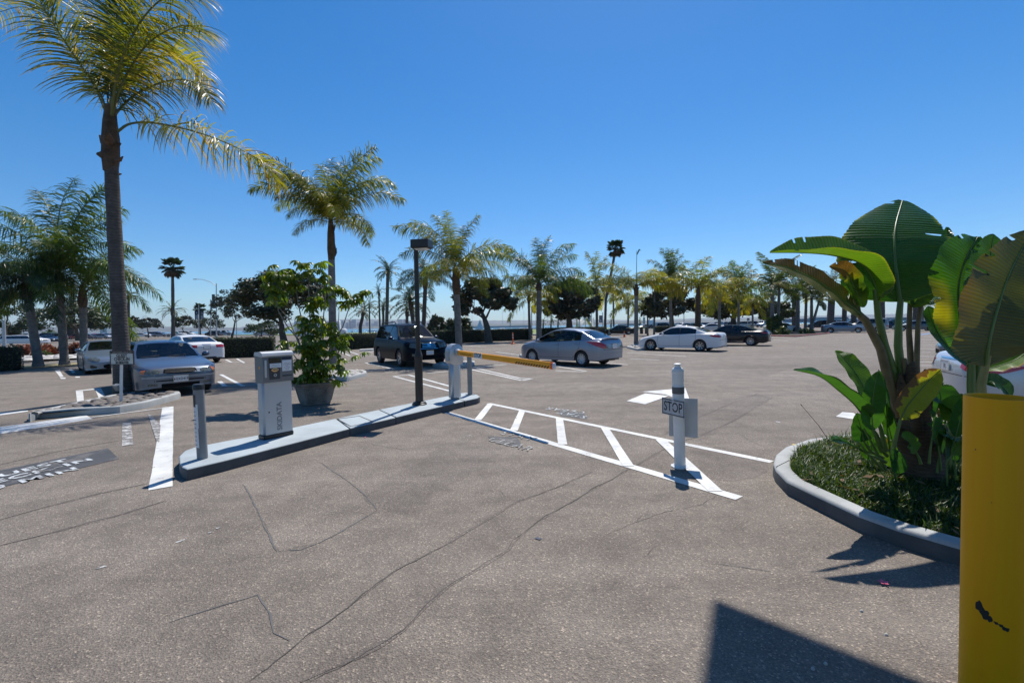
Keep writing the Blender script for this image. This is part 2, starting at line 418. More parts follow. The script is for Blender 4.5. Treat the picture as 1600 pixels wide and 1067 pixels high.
REDL = foliage("red_shrub_leaf", (.10, .035, .015), (.22, .05, .022), (.30, .13, .06), .25, .6)
GRNL = foliage("green_shrub_leaf", (.03, .06, .015), (.07, .11, .025), (.15, .18, .05), .3, .5)
SCHEF = foliage("umbrella_leaf", (.05, .10, .010), (.14, .21, .02), (.45, .36, .03), .45, .36)
GRASSB = foliage("grass_blade", (.018, .045, .008), (.065, .11, .016), (.20, .20, .05), .35, .5)
def bark(name, c, ring=26, dark=.55, s=1.0):
    m, nt, b = _nt(name); co = coords(nt)
    w = nt.nodes.new("ShaderNodeTexWave"); w.wave_type = 'BANDS'; w.bands_direction = 'Z'; w.inputs['Scale'].default_value = ring / 6.28 * s
    w.inputs['Distortion'].default_value = 5.5; w.inputs['Detail'].default_value = 4; w.inputs['Detail Scale'].default_value = 1.5
    nt.links.new(co, w.inputs['Vector'])
    n = noise(nt, 5, 6, .7, co, .4)
    r = ramp(nt, n.outputs[0], [(.3, tuple(x * dark for x in c)), (.55, c), (.75, tuple(x * 1.35 for x in c))])
    rr = ramp(nt, w.outputs[0], [(.05, (.72, .70, .69)), (.22, (1, 1, 1)), (.9, (1.05, 1.05, 1.05))])
    nt.links.new(mix(nt, r.outputs[0], rr.outputs[0], .75, 'MULTIPLY'), b.inputs['Base Color'])
    b.inputs['Roughness'].default_value = .9
    bump(nt, b, w.outputs[0], .35, .012)
    return m
PBARK = bark("palm_trunk_grey", (.20, .185, .175)); PBARKD = bark("palm_trunk_dark", (.10, .085, .075))
BOOT = bark("palm_leaf_base_brown", (.11, .07, .045), 60, .4); TBARK = plain("tree_bark", (.10, .085, .07), .95, var=.4, scale=6, bumpk=.8)
RACH = plain("palm_frond_stalk", (.10, .12, .035), .5, var=.2, scale=4)
CARBON = plain("hedge_core_twigs", (.012, .014, .008), 1, var=.3)
# ================================================================ SETTING
def sheet(name, pts, z, m, parent=None, kind='structure', sub=0):
    bm = bmesh.new(); vs = [bm.verts.new((p[0], p[1], z)) for p in pts]
    f = bm.faces.new(vs); bmesh.ops.triangulate(bm, faces=[f])
    if f and sub: pass
    me = bpy.data.meshes.new(name); bmesh.ops.recalc_face_normals(bm, faces=bm.faces)
    for fc in bm.faces:
        if fc.normal.z < 0: fc.normal_flip()
    bm.to_mesh(me); bm.free(); me.materials.append(m)
    o = link(name, me, parent)
    if parent is None: tag(o, kind=kind)
    return o
def spline(pts, k=6):
    out = []; P = [Vector((p[0], p[1], 0)) for p in pts]; P = [P[0] * 2 - P[1]] + P + [P[-1] * 2 - P[-2]]
    for i in range(1, len(P) - 2):
        for j in range(k):
            t = j / k
            out.append(.5 * ((2 * P[i]) + (P[i + 1] - P[i - 1]) * t + (2 * P[i - 1] - 5 * P[i] + 4 * P[i + 1] - P[i + 2]) * t * t + (3 * P[i] - P[i - 1] - 3 * P[i + 1] + P[i + 2]) * t ** 3))
    out.append(P[-2]); return out
BND = spline([(-62, -40), (-37, -2), (-23.6, 20.6), (-18.2, 30.4), (-12.6, 40.5), (-5.9, 52), (1.2, 61), (14, 78), (34, 104), (66, 140), (130, 200)])
def off(curve, d):
    out = []
    for i, p in enumerate(curve):
        t = (curve[min(i + 1, len(curve) - 1)] - curve[max(i - 1, 0)]).normalized()
        out.append(p + Vector((-t.y, t.x, 0)) * d)
    return out
def band(name, c, d0, d1, z0, z1, m, i0=0, i1=None):
    a = off(c, d0)[i0:i1]; b = off(c, d1)[i0:i1]; mb = MB()
    if z1 - z0 < .02:
        mb.grid([[(p.x, p.y, z1) for p in a], [(p.x, p.y, z1) for p in b]])
    else:
        mb.grid([[(p.x, p.y, z0) for p in a], [(p.x, p.y, z1) for p in a], [(p.x, p.y, z1) for p in b], [(p.x, p.y, z0) for p in b]])
    o = mb.build(name, m, fixn=False)
    me = o.data; bm = bmesh.new(); bm.from_mesh(me)
    bmesh.ops.recalc_face_normals(bm, faces=bm.faces)
    if sum(f.normal.z * f.calc_area() for f in bm.faces) < 0: bmesh.ops.reverse_faces(bm, faces=bm.faces)
    bm.to_mesh(me); bm.free()
    return tag(o, kind='structure')
# water and land
sheet('water', [(-9000, -1000), (9000, -1000), (9000, 9000), (-9000, 9000)], -2.2, WATER)
land = [(-700, -260), (700, -260), (700, 330), (330, 300), (180, 262), (90, 240), (20, 205), (-60, 190), (-130, 170), (-260, 165), (-700, 190)]
mb = MB(); mb.prism(land, -5.0, -.03, 0); tag(mb.build('ground', LAWN), kind='structure')
sheet('sand_beach', [(-60, 190.5), (20, 205.5), (90, 240.5), (180, 262.5), (330, 300.5), (330, 285), (180, 247), (90, 226), (20, 195), (-60, 180)][::-1], -.024, SAND)
lot_poly = [(p.x, p.y) for p in BND] + [(420, 200), (420, -120), (-62, -120)]
lot = sheet('parking_lot', lot_poly, 0, ASPH)
band('verge', BND, .0, 2.5, .02, .03, DRY)
band('road_kerb', BND, 2.5, 2.66, -.02, .06, CONC)
band('road', BND, 2.66, 10.4, -.012, -.012, ROADM)
band('road_line', BND, 6.3, 6.42, -.007, -.007, PAINT)
band('pavement', BND, 10.4, 12.2, -.02, .11, CONC_PALE)
band('lawn', BND, 12.2, 60, -.016, -.016, LAWN)
sheet('park_parking_lot', [G(a, b, -.01) for a, b in [(-260, 551), (60, 549), (200, 541), (232, 532), (150, 531), (-260, 532)]], -.009, ROADM)
sheet('far_parking_lot', [G(a, b, -.01) for a, b in [(-260, 528), (120, 528), (350, 523.5), (350, 521.0), (100, 524.4), (-260, 524.6)]], -.008, ROADM)

# painted markings, patches and cracks belong to the parking lot
def gline(p, q, w=.105, m=PAINT, name='painted_line', z=.004, z1=None):
    a = G(*p) if len(p) == 2 else Vector(p); b = G(*q) if len(q) == 2 else Vector(q)
    d = (b - a).normalized(); n = Vector((-d.y, d.x, 0)) * w / 2
    L = (b - a).length; k = max(1, int(L / .35)); mb = MB(); rows = []
    for i in range(k + 1):
        p_ = a + (b - a) * i / k; e1 = rng.uniform(-.003, .003); e2 = rng.uniform(-.003, .003)
        rows.append([(p_.x + n.x * (1 + e1 / w * 2), p_.y + n.y * (1 + e1 / w * 2), z), (p_.x - n.x * (1 + e2 / w * 2), p_.y - n.y * (1 + e2 / w * 2), z)])
    mb.grid(rows)
    o = mb.build(name, m, lot, fixn=False)
    for pl in o.data.polygons:
        if pl.normal.z < 0: o.data.flip_normals(); break
    return o
def gpoly(pts, m=PAINT, name='painted_mark', z=.005):
    return sheet(name, [G(*p) for p in pts], z, m, lot)
# hatched stop box in front of the barrier
gline((763, 630.5), (1206, 722), .12, z=.005); gline((699, 645), (1155, 778.5), .135, z=.005)
gline((767, 631), (746, 657), .13, z=.009); gline((816, 642), (803, 673), .125, z=.009)
gline((874, 654), (879, 695), .125, z=.009); gline((945, 669), (982, 729), .125, z=.009); gline((1032, 687.5), (1118, 768), .14, z=.009)
# arrow and marks
gpoly([(1003, 612), (1071, 606.5), (1078, 626), (1052, 621), (1040, 616.5)]); gpoly([(979, 627), (1008, 615), (1045, 619), (1008, 632)], z=.009)
gpoly([(1306, 651), (1316, 644), (1334, 645.5), (1347, 657)])
# left check-in bay
gline((262.5, 636), (251, 763), .20, z=.005); gline((143, 652.5), (264, 636.6), .07, z=.009)
gpoly([(-40, 673), (135, 649), (145, 654.5), (-40, 685)], z=.005)
gpoly([(191, 661.5), (204.7, 659), (208.7, 695), (190.7, 697)], PAINT_WORN)
gpoly([(231, 646), (241, 653), (251, 665), (249, 691), (244, 689)], PAINT_WORN, z=.0085)
gpoly([(0, 645), (44, 641.5), (44, 643), (0, 649)], PAINT)
gpoly([(118.5, 610.5), (129.5, 609), (131.5, 628), (120.5, 628)]); gpoly([(148, 607), (158, 606.5), (164.5, 619), (154.5, 622)]); gpoly([(118.5, 610.5), (158, 606.5), (158, 608), (118.5, 612.2)], z=.009)
gpoly([(86, 579), (93, 578), (99.5, 588.5), (94, 589.5)]); gpoly([(107.5, 577.5), (112, 576.5), (118, 582), (113.5, 583)]); gpoly([(94, 590.3), (102, 590), (103, 592), (95, 592)]); gpoly([(118, 588.5), (125, 588.5), (125, 590), (118, 590)])
gline((345, 585), (380, 603.5), .11); gline((343, 596), (352, 604), .13, z=.009); gline((344, 604.5), (420, 600), .07, z=.013)
# bays around the centre
LN = [((353, 562), (362, 566)), ((370, 560.5), (382, 567)), ((352, 566), (378, 566)), ((615, 588), (703, 611)), ((639, 586), (705, 604)),
      ((615, 588), (640, 585.5)), ((668, 583), (704, 580)), ((720, 577), (765, 573.5)), ((742, 575), (812, 591)), ((735, 577), (815, 594.5)), ((812, 591.5), (832, 591.5)), ((815, 594.5), (832, 591.5)), ((738, 574), (792, 569.5)),
      ((571, 567), (612, 576)), ((571, 567), (596, 565)), ((612, 576), (626, 575)), ((528, 584), (590, 578)), ((590, 578), (700, 570)), ((560, 548), (593, 552)), ((581, 547), (592, 551)), ((530, 549), (547, 556)), ((545, 549), (560, 554)),
      ((735, 541), (750, 541.5)), ((720, 539.5), (760, 542)), ((760, 537), (790, 539)), ((775, 550), (830, 557)), ((818, 546), (842, 547)), ((862, 571), (916, 580)), ((868, 579), (912, 581)), ((920, 565), (981, 570)), ((985, 560.5), (1030, 562.5)), ((980, 551), (1072, 557)), ((985, 549), (1110, 552.5)),
      ((1130, 541.5), (1162, 543)), ((1085, 546), (1137, 548)), ((1166, 534), (1217, 535)), ((1205, 531), (1246, 531)), ((1218, 527), (1257, 528)), ((1190, 529.5), (1232, 533)),
      ((1010, 536), (1040, 537.5)), ((1012, 532), (1048, 533)), ((742, 575), (738, 574))]
for p, q in LN[:-1]: gline(p, q, .10)
for i, (xl, y, xr) in enumerate([(1446, 524, 1462), (1443, 527, 1465), (1441, 530.5, 1470), (1438, 534.5, 1476), (1435, 539.5, 1484), (1432, 545, 1492), (1430, 549.5, 1455), (1428, 557, 1490), (1429, 565.5, 1480), (1428, 571, 1492), (1464, 599, 1500), (1464, 603, 1500), (1492, 624, 1530), (1492, 628, 1530)]):
    gline((xl, y), (xr, y + .6), .10)
blue = wornpaint("blue_bay_paint", (.12, .26, .50), .42)
gpoly([(1436, 522.6), (1452, 520.4), (1456, 521.3), (1441, 523.4)], blue)
# sealed patches with lettering
gpoly([(168.7, 700.4), (186, 717), (0, 762), (-60, 775), (-60, 748), (0, 735)], PATCH, 'seal_coat_patch', .004)
gpoly([(762, 682), (808, 683), (818, 700), (775, 693)], PATCH, 'seal_coat_patch', .004)
gpoly([(872, 642), (912, 645), (918, 655), (876, 650)], PATCH, 'seal_coat_patch', .004)
def gtext(txt, p0, p1, up, size, m=PAINT, z=.010, align='LEFT', sx=1.0, bold=.02):
    a = G(*p0); b = G(*p1); ex = (b - a).normalized(); ey = Vector(up).normalized()
    mb = MB(); add_text(mb, txt, (a.x, a.y, z), ex, ey, size, sx=sx, align=align, bold=bold, spacing=1.15)
    return mb.build('painted_lettering', m, lot, fixn=False)
LETTER = wornpaint("lettering_paint", (.60, .64, .66), .44)
u1 = (-.86, .50, 0)
for tx_, (ex_, ey_) in (("GUEST", (106, 719)), ("CHECK-IN", (144, 717.5)), ("20 MIN", (122, 732))):
    a = G(ex_, ey_); b = G(ex_ - 60, ey_ + 14.5); ex = (a - b).normalized(); mb = MB(); add_text(mb, tx_, (a.x, a.y, .010), ex, Vector(u1).normalized(), .245, sx=1.12, align='RIGHT', bold=.008, spacing=1.12); mb.build('painted_lettering', LETTER, lot, fixn=False)
gtext("STAY", (784, 676.5), (828, 686), (.60, .80, 0), .26, PAINT_WORN, sx=1.0, bold=.0)
gtext("CLEAR", (765, 686), (816, 699.5), (.60, .80, 0), .28, PAINT_WORN, sx=.95, bold=.0)
gtext("CLEAR", (914, 645.5), (874, 640.5), (-.60, -.80, 0), .30, LETTER, sx=.9, bold=.0)
gtext("STAY", (917, 653), (880, 646), (-.60, -.80, 0), .30, LETTER, sx=.9, bold=.0)
# cracks and sealed seams
def crack(pts, w=.012, m=CRACK, jit=.010, name='crack', z=.0035, step=.05):
    P = [G(*p) for p in pts]; out = []
    for a, b in zip(P[:-1], P[1:]):
        k = max(2, int((b - a).length / step))
        for i in range(k): out.append(lerp(a, b, i / k))
    out.append(P[-1]); rows = []; wob = 0; r = random.Random(len(out) * 7 + int(pts[0][0]))
    for i, p in enumerate(out):
        d = (out[min(i + 1, len(out) - 1)] - out[max(i - 1, 0)]).normalized(); n = Vector((-d.y, d.x, 0))
        wob = wob * .8 + r.uniform(-jit, jit)
        ww = w * r.uniform(.3, 1.05) * (1 if m is SEAL else (.5 + .5 * math.sin(i * .11 + pts[0][0]) * math.sin(i * .037))) * min(1, .3 + min(i, len(out) - 1 - i) * .25)
        q = p + n * wob; rows.append([(q.x + n.x * ww / 2, q.y + n.y * ww / 2, z), (q.x - n.x * ww / 2, q.y - n.y * ww / 2, z)])
    mb = MB(); mb.grid(rows); o = mb.build(name, m, lot, fixn=False)
    if o.data.polygons[0].normal.z < 0: o.data.flip_normals()
CR = [([(1040, 700), (980, 735), (930, 762), (880, 790), (835, 816), (804, 846), (795, 859), (750, 886), (700, 914), (672, 940), (630, 985), (560, 1025), (470, 1067)], .018),
      ([(925, 737), (880, 757), (804, 784), (750, 818), (690, 855), (620, 890), (560, 935), (470, 1000), (385, 1067)], .014),
      ([(804, 784), (790, 775), (782, 766), (765, 765)], .008), ([(1155, 755), (1095, 790), (1040, 800), (1000, 815), (950, 835)], .009), ([(1010, 800), (992, 812), (1003, 830)], .007),
      ([(925, 873), (958, 885)], .007), ([(997, 875), (1032, 847)], .008), ([(1220, 705), (1180, 692), (1150, 676)], .010), ([(1184, 615), (1120, 640), (1085, 655), (1035, 680)], .016), ([(1208, 620), (1150, 655), (1090, 683), (1060, 690)], .014),
      ([(1185, 616), (1270, 622), (1380, 634)], .012), ([(1072, 596), (1140, 604), (1210, 614)], .010), ([(1186, 560), (1260, 575), (1310, 590)], .03), ([(1160, 712), (1215, 715)], .006),
      ([(0, 812), (60, 795), (150, 772), (232, 755)], .022), ([(0, 852), (90, 830), (180, 806), (260, 782)], .028), ([(0, 726), (90, 705), (200, 686)], .02), ([(450, 700), (560, 690), (640, 705)], .01), ([(640, 655), (720, 665), (795, 652)], .01)]
HALO = asphalt('worn_crack_edge', .86, .97)
for pts, w in CR:
    crack(pts, w * .9)
    if w > .012: crack(pts, w * 4.2, HALO, .006, 'worn_crack_edge', .002, .12)
for pts, w in [([(379, 757), (396, 783), (416, 832), (434, 861)], .018), ([(434, 861), (470, 860), (500, 848), (537, 829), (585, 800)], .018), ([(500, 722), (540, 748), (575, 776), (589, 797)], .014), ([(265, 972), (330, 950), (403, 929), (420, 960), (425, 990), (450, 1003)], .014), ([(1118, 880), (1150, 885), (1205, 893)], .010)]:
    crack(pts, w, SEAL, .006, 'sealed_seam', .003)
PA = asphalt('older_patch', .88, .98); PB = asphalt('newer_patch', 1.10, 1.0)
def blot(pts, m, z, jit=.03):
    P = [G(*p) for p in pts]; out = []; r = random.Random(int(pts[0][0]))
    for a, b in zip(P, P[1:] + P[:1]):
        k = max(2, int((b - a).length / .12))
        for i in range(k): q = lerp(a, b, i / k); out.append((q.x + r.uniform(-jit, jit), q.y + r.uniform(-jit, jit)))
    sheet('asphalt_patch', out, z, m, lot)
blot([(1200, 588), (1246, 572), (1310, 575), (1270, 590)], PB, .0016, .01); blot([(1080, 702), (1120, 696), (1190, 712), (1204, 738), (1150, 752), (1100, 748)], PA, .0014)
blot([(379, 757), (434, 861), (500, 848), (589, 797), (500, 722)], PB, .0012, .02); blot([(1050, 640), (1184, 615), (1208, 622), (1095, 690)], PA, .001); blot([(560, 775), (700, 690), (790, 700), (640, 800)], PA, .0008, .1)
# small chips of paint and litter on the asphalt
for a, b in [((275, 848), (289, 843)), ((150, 889), (166, 884)), ((469, 779), (478, 777)), ((325, 833), (331, 831)), ((338, 826), (344, 823)), ((723, 684), (738, 679)), ((720, 691), (725, 690))]:
    gline(a, b, .022, PAINT_WORN, 'paint_scrap')
chip = plain("dark_chip", (.03, .04, .07), .6)
gline((837, 840), (845, 843), .03, chip, 'litter_chip', .006); gline((1212, 659), (1219, 660), .03, WHITEP, 'litter_chip', .006)
for (x, y) in [(1385, 992), (1290, 1037), (1346, 955), (1270, 1045)]:
    g = G(x, y); mb = MB(); mb.lathe([(0, .012), (.004, .011), (.008, .006), (.009, .0)][::-1], 7, g); mb.build('pebble', CONC_PALE, lot, 60)
# ================================================================ CARS
def curve_fn(keys, sm=.035):
    keys = sorted(keys); xs = np.array([k[0] for k in keys]); zs = np.array([k[1] for k in keys])
    g = np.arange(xs[0] - .3, xs[-1] + .3, .01); v = np.interp(g, xs, zs)
    k = np.exp(-.5 * (np.arange(-12, 13) * .01 / sm) ** 2); k /= k.sum()
    v = np.convolve(np.pad(v, 12, mode='edge'), k, 'valid')
    return lambda x: float(np.interp(x, g, v))
# all x run from the rear (-) to the nose (+), metres
SPECS = {
 'sedan_old': dict(L=4.75, W=1.77, top=[(-2.375, .80), (-2.33, .93), (-2.2, .985), (-1.62, 1.02), (-1.02, 1.34), (-.75, 1.395), (-.2, 1.415), (.28, 1.38), (.42, 1.34), (1.12, .96), (1.25, .935), (2.05, .80), (2.28, .735), (2.375, .60)],
    belt=[(-2.375, .76), (-2.2, .90), (-1.0, .93), (.6, .90), (1.1, .885), (2.0, .75), (2.375, .58)], wb=(1.36, -1.36), wr=.315, sill=.20, cowl=(1.12, .42), rear=(-1.02, -1.62), bp=-.28, cp=-1.22, roofw=.56, arch=.36),
 'sports': dict(L=4.45, W=1.77, top=[(-2.225, .85), (-2.15, .98), (-1.9, 1.04), (-1.5, 1.06), (-.85, 1.27), (-.5, 1.33), (-.1, 1.34), (.2, 1.29), (1.0, .93), (1.15, .90), (1.9, .72), (2.1, .63), (2.225, .48)],
    belt=[(-2.225, .80), (-2, .93), (-1, .92), (.6, .86), (1.0, .87), (1.5, .82), (1.9, .68), (2.225, .46)], wb=(1.35, -1.35), wr=.33, sill=.17, cowl=(1.0, .2), rear=(-.85, -1.5), bp=-.45, cp=-1.0, roofw=.55, arch=.37),
 'sedan_small': dict(L=4.46, W=1.70, top=[(-2.23, .84), (-2.20, 1.02), (-2.08, 1.105), (-1.78, 1.115), (-1.15, 1.40), (-.75, 1.475), (-.15, 1.51), (.3, 1.48), (.55, 1.40), (1.32, 1.02), (1.42, .995), (1.95, .86), (2.12, .74), (2.23, .58)],
    belt=[(-2.23, .78), (-2.08, 1.0), (-1.2, 1.01), (-.2, .96), (.9, .91), (1.32, .935), (1.95, .79), (2.23, .56)], wb=(1.36, -1.24), wr=.305, sill=.21, cowl=(1.32, .5), rear=(-1.12, -1.80), bp=-.1, cp=-1.18, roofw=.54, arch=.35),
 'sedan_big': dict(L=4.86, W=1.85, top=[(-2.43, .84), (-2.38, 1.02), (-2.27, 1.07), (-1.7, 1.10), (-1.05, 1.36), (-.7, 1.44), (-.1, 1.47), (.3, 1.44), (.5, 1.37), (1.15, 1.02), (1.28, .98), (2.0, .83), (2.28, .72), (2.43, .55)],
    belt=[(-2.43, .80), (-2.25, .99), (-1.1, 1.0), (.3, .94), (1.1, .93), (1.9, .77), (2.43, .54)], wb=(1.52, -1.37), wr=.335, sill=.19, cowl=(1.15, .45), rear=(-1.02, -1.72), bp=-.22, cp=-1.15, roofw=.57, arch=.385),
 'suv': dict(L=4.86, W=1.99, top=[(-2.43, 1.0), (-2.40, 1.25), (-2.33, 1.62), (-2.22, 1.76), (-1.9, 1.81), (-.6, 1.845), (.15, 1.82), (.38, 1.75), (1.1, 1.22), (1.2, 1.18), (2.05, 1.08), (2.27, 1.0), (2.36, .86), (2.43, .62)],
    belt=[(-2.43, .98), (-2.3, 1.16), (-.2, 1.13), (1.1, 1.10), (2.0, .98), (2.43, .6)], wb=(1.42, -1.36), wr=.37, sill=.27, cowl=(1.1, .33), rear=(-2.24, -2.41), bp=-.12, cp=-2.05, roofw=.68, arch=.43),
 'minivan': dict(L=5.0, W=1.98, top=[(-2.5, 1.0), (-2.46, 1.3), (-2.36, 1.64), (-2.2, 1.70), (-.6, 1.74), (.5, 1.70), (.8, 1.6), (1.55, 1.14), (1.65, 1.10), (2.25, .95), (2.42, .8), (2.5, .6)],
    belt=[(-2.5, .98), (-2.3, 1.05), (1.4, 1.0), (2.2, .86), (2.5, .6)], wb=(1.6, -1.4), wr=.34, sill=.22, cowl=(1.55, .75), rear=(-2.28, -2.46), bp=0, cp=-2.1, roofw=.66, arch=.4),
 'limo': dict(L=8.2, W=1.98, top=[(-4.1, .85), (-4.05, 1.02), (-3.3, 1.08), (-2.85, 1.40), (-2.5, 1.46), (0, 1.49), (1.75, 1.46), (1.95, 1.40), (2.6, 1.03), (2.75, .99), (3.8, .88), (4.02, .78), (4.1, .6)],
    belt=[(-4.1, .82), (-3.8, .96), (2.5, .93), (3.8, .82), (4.1, .58)], wb=(3.1, -2.9), wr=.345, sill=.2, cowl=(2.6, 1.9), rear=(-2.75, -3.3), bp=.6, cp=-2.6, roofw=.62, arch=.4),
 'pickup': dict(L=5.5, W=1.98, top=[(-2.75, .95), (-2.7, 1.12), (-.95, 1.13), (-.80, 1.16), (-.62, 1.74), (-.4, 1.80), (.45, 1.80), (.7, 1.72), (1.25, 1.2), (1.35, 1.16), (2.5, 1.1), (2.68, .98), (2.75, .7)],
    belt=[(-2.75, .93), (-2.6, 1.08), (1.2, 1.10), (2.4, 1.0), (2.75, .68)], wb=(1.75, -1.7), wr=.38, sill=.32, cowl=(1.25, .62), rear=(-.62, -.85), bp=.1, cp=-.55, roofw=.66, arch=.43),
}
_wheel_cache = {}
def wheel_meshes(r, style, w=.21):
    k = (r, style)
    if k in _wheel_cache: return _wheel_cache[k]
    M = Matrix.Rotation(math.pi / 2, 3, 'X')      # lathe axis z -> -y (outside face on -y)
    t = MB(); rr = r * .66
    t.lathe([(rr, -w * .5), (r * .86, -w * .5), (r * .96, -w * .44), (r, -w * .3), (r, w * .3), (r * .96, w * .44), (r * .86, w * .5), (rr, w * .5), (rr * .97, w * .3), (rr * .97, -w * .3), (rr, -w * .5)], 28, M=M, cap=False)
    tm = t.mesh('tyre', RUBBER, 35)
    q = MB(); zf = w * .42
    q.lathe([(rr * 1.0, zf * 1.05), (rr * .93, zf * 1.0), (rr * .90, zf * .5), (rr * .90, -w * .4)], 28, M=M, cap=False)
    q.lathe([(0, zf * .72), (rr * .2, zf * .72), (rr * .24, zf * .55), (rr * .24, 0)], 14, M=M, cap=False)
    n, half = {'cover': (10, .085), 'alloy7': (7, .07), 'alloy10': (10, .045), 'alloy5': (5, .12), 'plain': (6, .10)}[style]
    for i in range(n):
        a = 2 * math.pi * i / n; ca, sa = math.cos(a), math.sin(a)
        def P(rad, wd, z): return M @ Vector((ca * rad - sa * wd, sa * rad + ca * wd, z))
        w0, w1 = half * .75 * r, half * 1.15 * r
        q.add([P(rr * .16, -w0, zf * .7), P(rr * .16, w0, zf * .7), P(rr * .93, w1, zf * .92), P(rr * .93, -w1, zf * .92), P(rr * .16, -w0, 0), P(rr * .16, w0, 0), P(rr * .93, w1, 0), P(rr * .93, -w1, 0)],
              [(0, 1, 2, 3), (0, 3, 7, 4), (1, 5, 6, 2)])
    rm = q.mesh('rim', COVERM if style in ('cover',) else RIMM, 30)
    d = MB(); d.lathe([(0, 0), (rr * .9, 0)], 20, M=M); dm = d.mesh('brake', BLACK)
    _wheel_cache[k] = (tm, rm, dm); return _wheel_cache[k]
CARS = {}
def car_proto(spec, style='alloy7', detail=2, lights=None, name='parked_car'):
    S = SPECS[spec]; L, W = S['L'], S['W']; hw = W / 2
    top, belt = curve_fn(S['top']), curve_fn(S['belt'], .05)
    root = bpy.data.objects.new(name, None); col.objects.link(root)
    xs = set(np.round(np.linspace(-L / 2, L / 2, 56 if detail < 2 else 84), 4))
    for e in (.012, .03, .06, .1, .15, .21, .28): xs.add(round(L / 2 - e, 4)); xs.add(round(-L / 2 + e, 4))
    ra = S['arch']; wz = S['wr']
    for xw in S['wb']:
        for a in range(0, 181, 12): xs.add(round(xw + ra * math.cos(R(a)), 4))
    for v in (S['bp'] - .035, S['bp'] + .035, S['cp'], S['cowl'][0], S['cowl'][1], *S['rear']): xs.add(round(v, 4))
    xs = sorted(xs); xs2 = [xs[0]]
    imp = {round(v, 4) for v in (S['bp'] - .035, S['bp'] + .035, S['cp'], S['cowl'][0], S['cowl'][1], *S['rear'])}
    for x in xs[1:]:
        if x - xs2[-1] < .008:
            if x in imp: xs2[-1] = x
            continue
        xs2.append(x)
    xs = xs2
    def zlow(x):
        z = S['sill']
        e = L / 2 - abs(x)
        if e < .35: z += .05 * (1 - e / .35) ** 2
        if x < -L / 2 + .6: z += .05
        for xw in S['wb']:
            d = abs(x - xw)
            if d <= ra + 1e-4: z = max(z, wz + math.sqrt(max(0, ra * ra - d * d)))
        return z
    def plan(x):
        e = (L / 2 - abs(x)); k = 1.0
        R1 = .62 if x > 0 else .5
        if e < R1:
            t = 1 - e / R1; k = 1 - .30 * t ** 2.6 if x > 0 else 1 - .22 * t ** 3.0
            if e < .1: k -= .10 * (1 - e / .1) ** 2
        return k
    NS, NG, NT = 7, 3, 5
    rows = []
    for x in xs:
        p = plan(x); w = hw * p; zl = zlow(x); zb_ = min(belt(x), top(x) - .012); zt = top(x)
        zb_ = max(zb_, zl + .05)
        cab = max(0, min(1, (zt - zb_ - .04) / .2))
        ring = []
        # underside lip
        ring.append((w - .10, zl + .01)); ring.append((w - .012, zl))
        def yside(z):
            u = (z - .58)
            return w - (.035 if u < 0 else .06) * (abs(u) / .45) ** 2.0 * (1.0) - (.012 if zl > z - .03 and zl > S['sill'] + .08 else 0)
        for k in range(1, NS + 1):
            z = lerp(zl, zb_ - .02, k / NS) if k < NS else zb_ - .012
            ring.append((yside(z), z))
        yb = yside(zb_) - .012
        ring.append((yb - .006, zb_))                       # belt
        crown = lerp(.022, .045, cab)
        zr = zt - crown
        if zr < zb_ + .004: zr = zb_ + .004
        tum = (yb - .04 - S['roofw'] * p) / .46
        yr = yb - .03 - min(tum, .62) * (zr - zb_) - (1 - cab) * .05
        # greenhouse side rows
        ring.append((lerp(yb - .01, yr, .0) - .012, zb_ + .02 * cab + .002))
        for k in (1, 2): ring.append((lerp(yb - .022, yr + .01, k / 3 if k < 2 else .92), lerp(zb_ + .02 * cab + .002, zr, k / 3 + .1 if k < 2 else .90)))
        ring.append((yr, zr))
        for k in range(1, NT):
            t = k / NT; ring.append((yr * (1 - t) * (1.0) if k > 1 else yr * (1 - .075), zr + (zt - zr) * (1 - (1 - t) ** 2) if k > 1 else zr + (zt - zr) * .28))
        ring.append((0.0, zt))
        rows.append([Vector((x, y, z)) for y, z in ring])
    nr = len(rows[0]); iB = 1 + NS + 1; iG0 = iB + 1; iG1 = iB + 3; iR = iB + 4      # belt, glass band start/end, rail
    parts = {k: MB() for k in ('body', 'windshield', 'rear_window', 'side_window_r', 'side_window_l', 'trim')}
    c0, c1 = S['cowl']; r1, r0 = S['rear']     # cowl x, header x ; rear glass top x, rear glass bottom x
    def cls(i, j):
        xm = (xs[i] + xs[i + 1]) / 2
        ztm = top(xm); cab = ztm - belt(xm)
        if iG0 <= j < iG1 and cab > .10:
            if S['cp'] < xm < c0 - .1 and cab > .13:
                if abs(xm - S['bp']) < .035: return 'trim'
                return 'side_window'
        if j >= iR + 1 and c1 < xm < c0 - .02: return 'windshield'
        if j >= iR + 1 and r0 < xm < r1: return 'rear_window'
        if j >= iR and j < iR + 1 and (c1 < xm < c0 - .02): return 'body'
        return 'body'
    full = MB()
    for side in (1, -1):
        for i in range(len(xs) - 1):
            for j in range(nr - 1):
                q = [rows[i][j], rows[i + 1][j], rows[i + 1][j + 1], rows[i][j + 1]]
                q = [Vector((v.x, v.y * side, v.z)) for v in q]
                c = cls(i, j)
                if c == 'side_window': c = 'side_window_l' if side > 0 else 'side_window_r'
                parts[c].add(q, [(0, 1, 2, 3)]); full.add(q, [(0, 1, 2, 3)])
    for i in (0, len(xs) - 1):
        for j in range(nr - 1):
            q = [rows[i][j], rows[i][j + 1], rows[i][j + 1] * 1, rows[i][j] * 1]
            q[2] = Vector((q[2].x, -q[2].y, q[2].z)); q[3] = Vector((q[3].x, -q[3].y, q[3].z))
            parts['body'].add(q, [(0, 1, 2, 3)]); full.add(q, [(0, 1, 2, 3)])
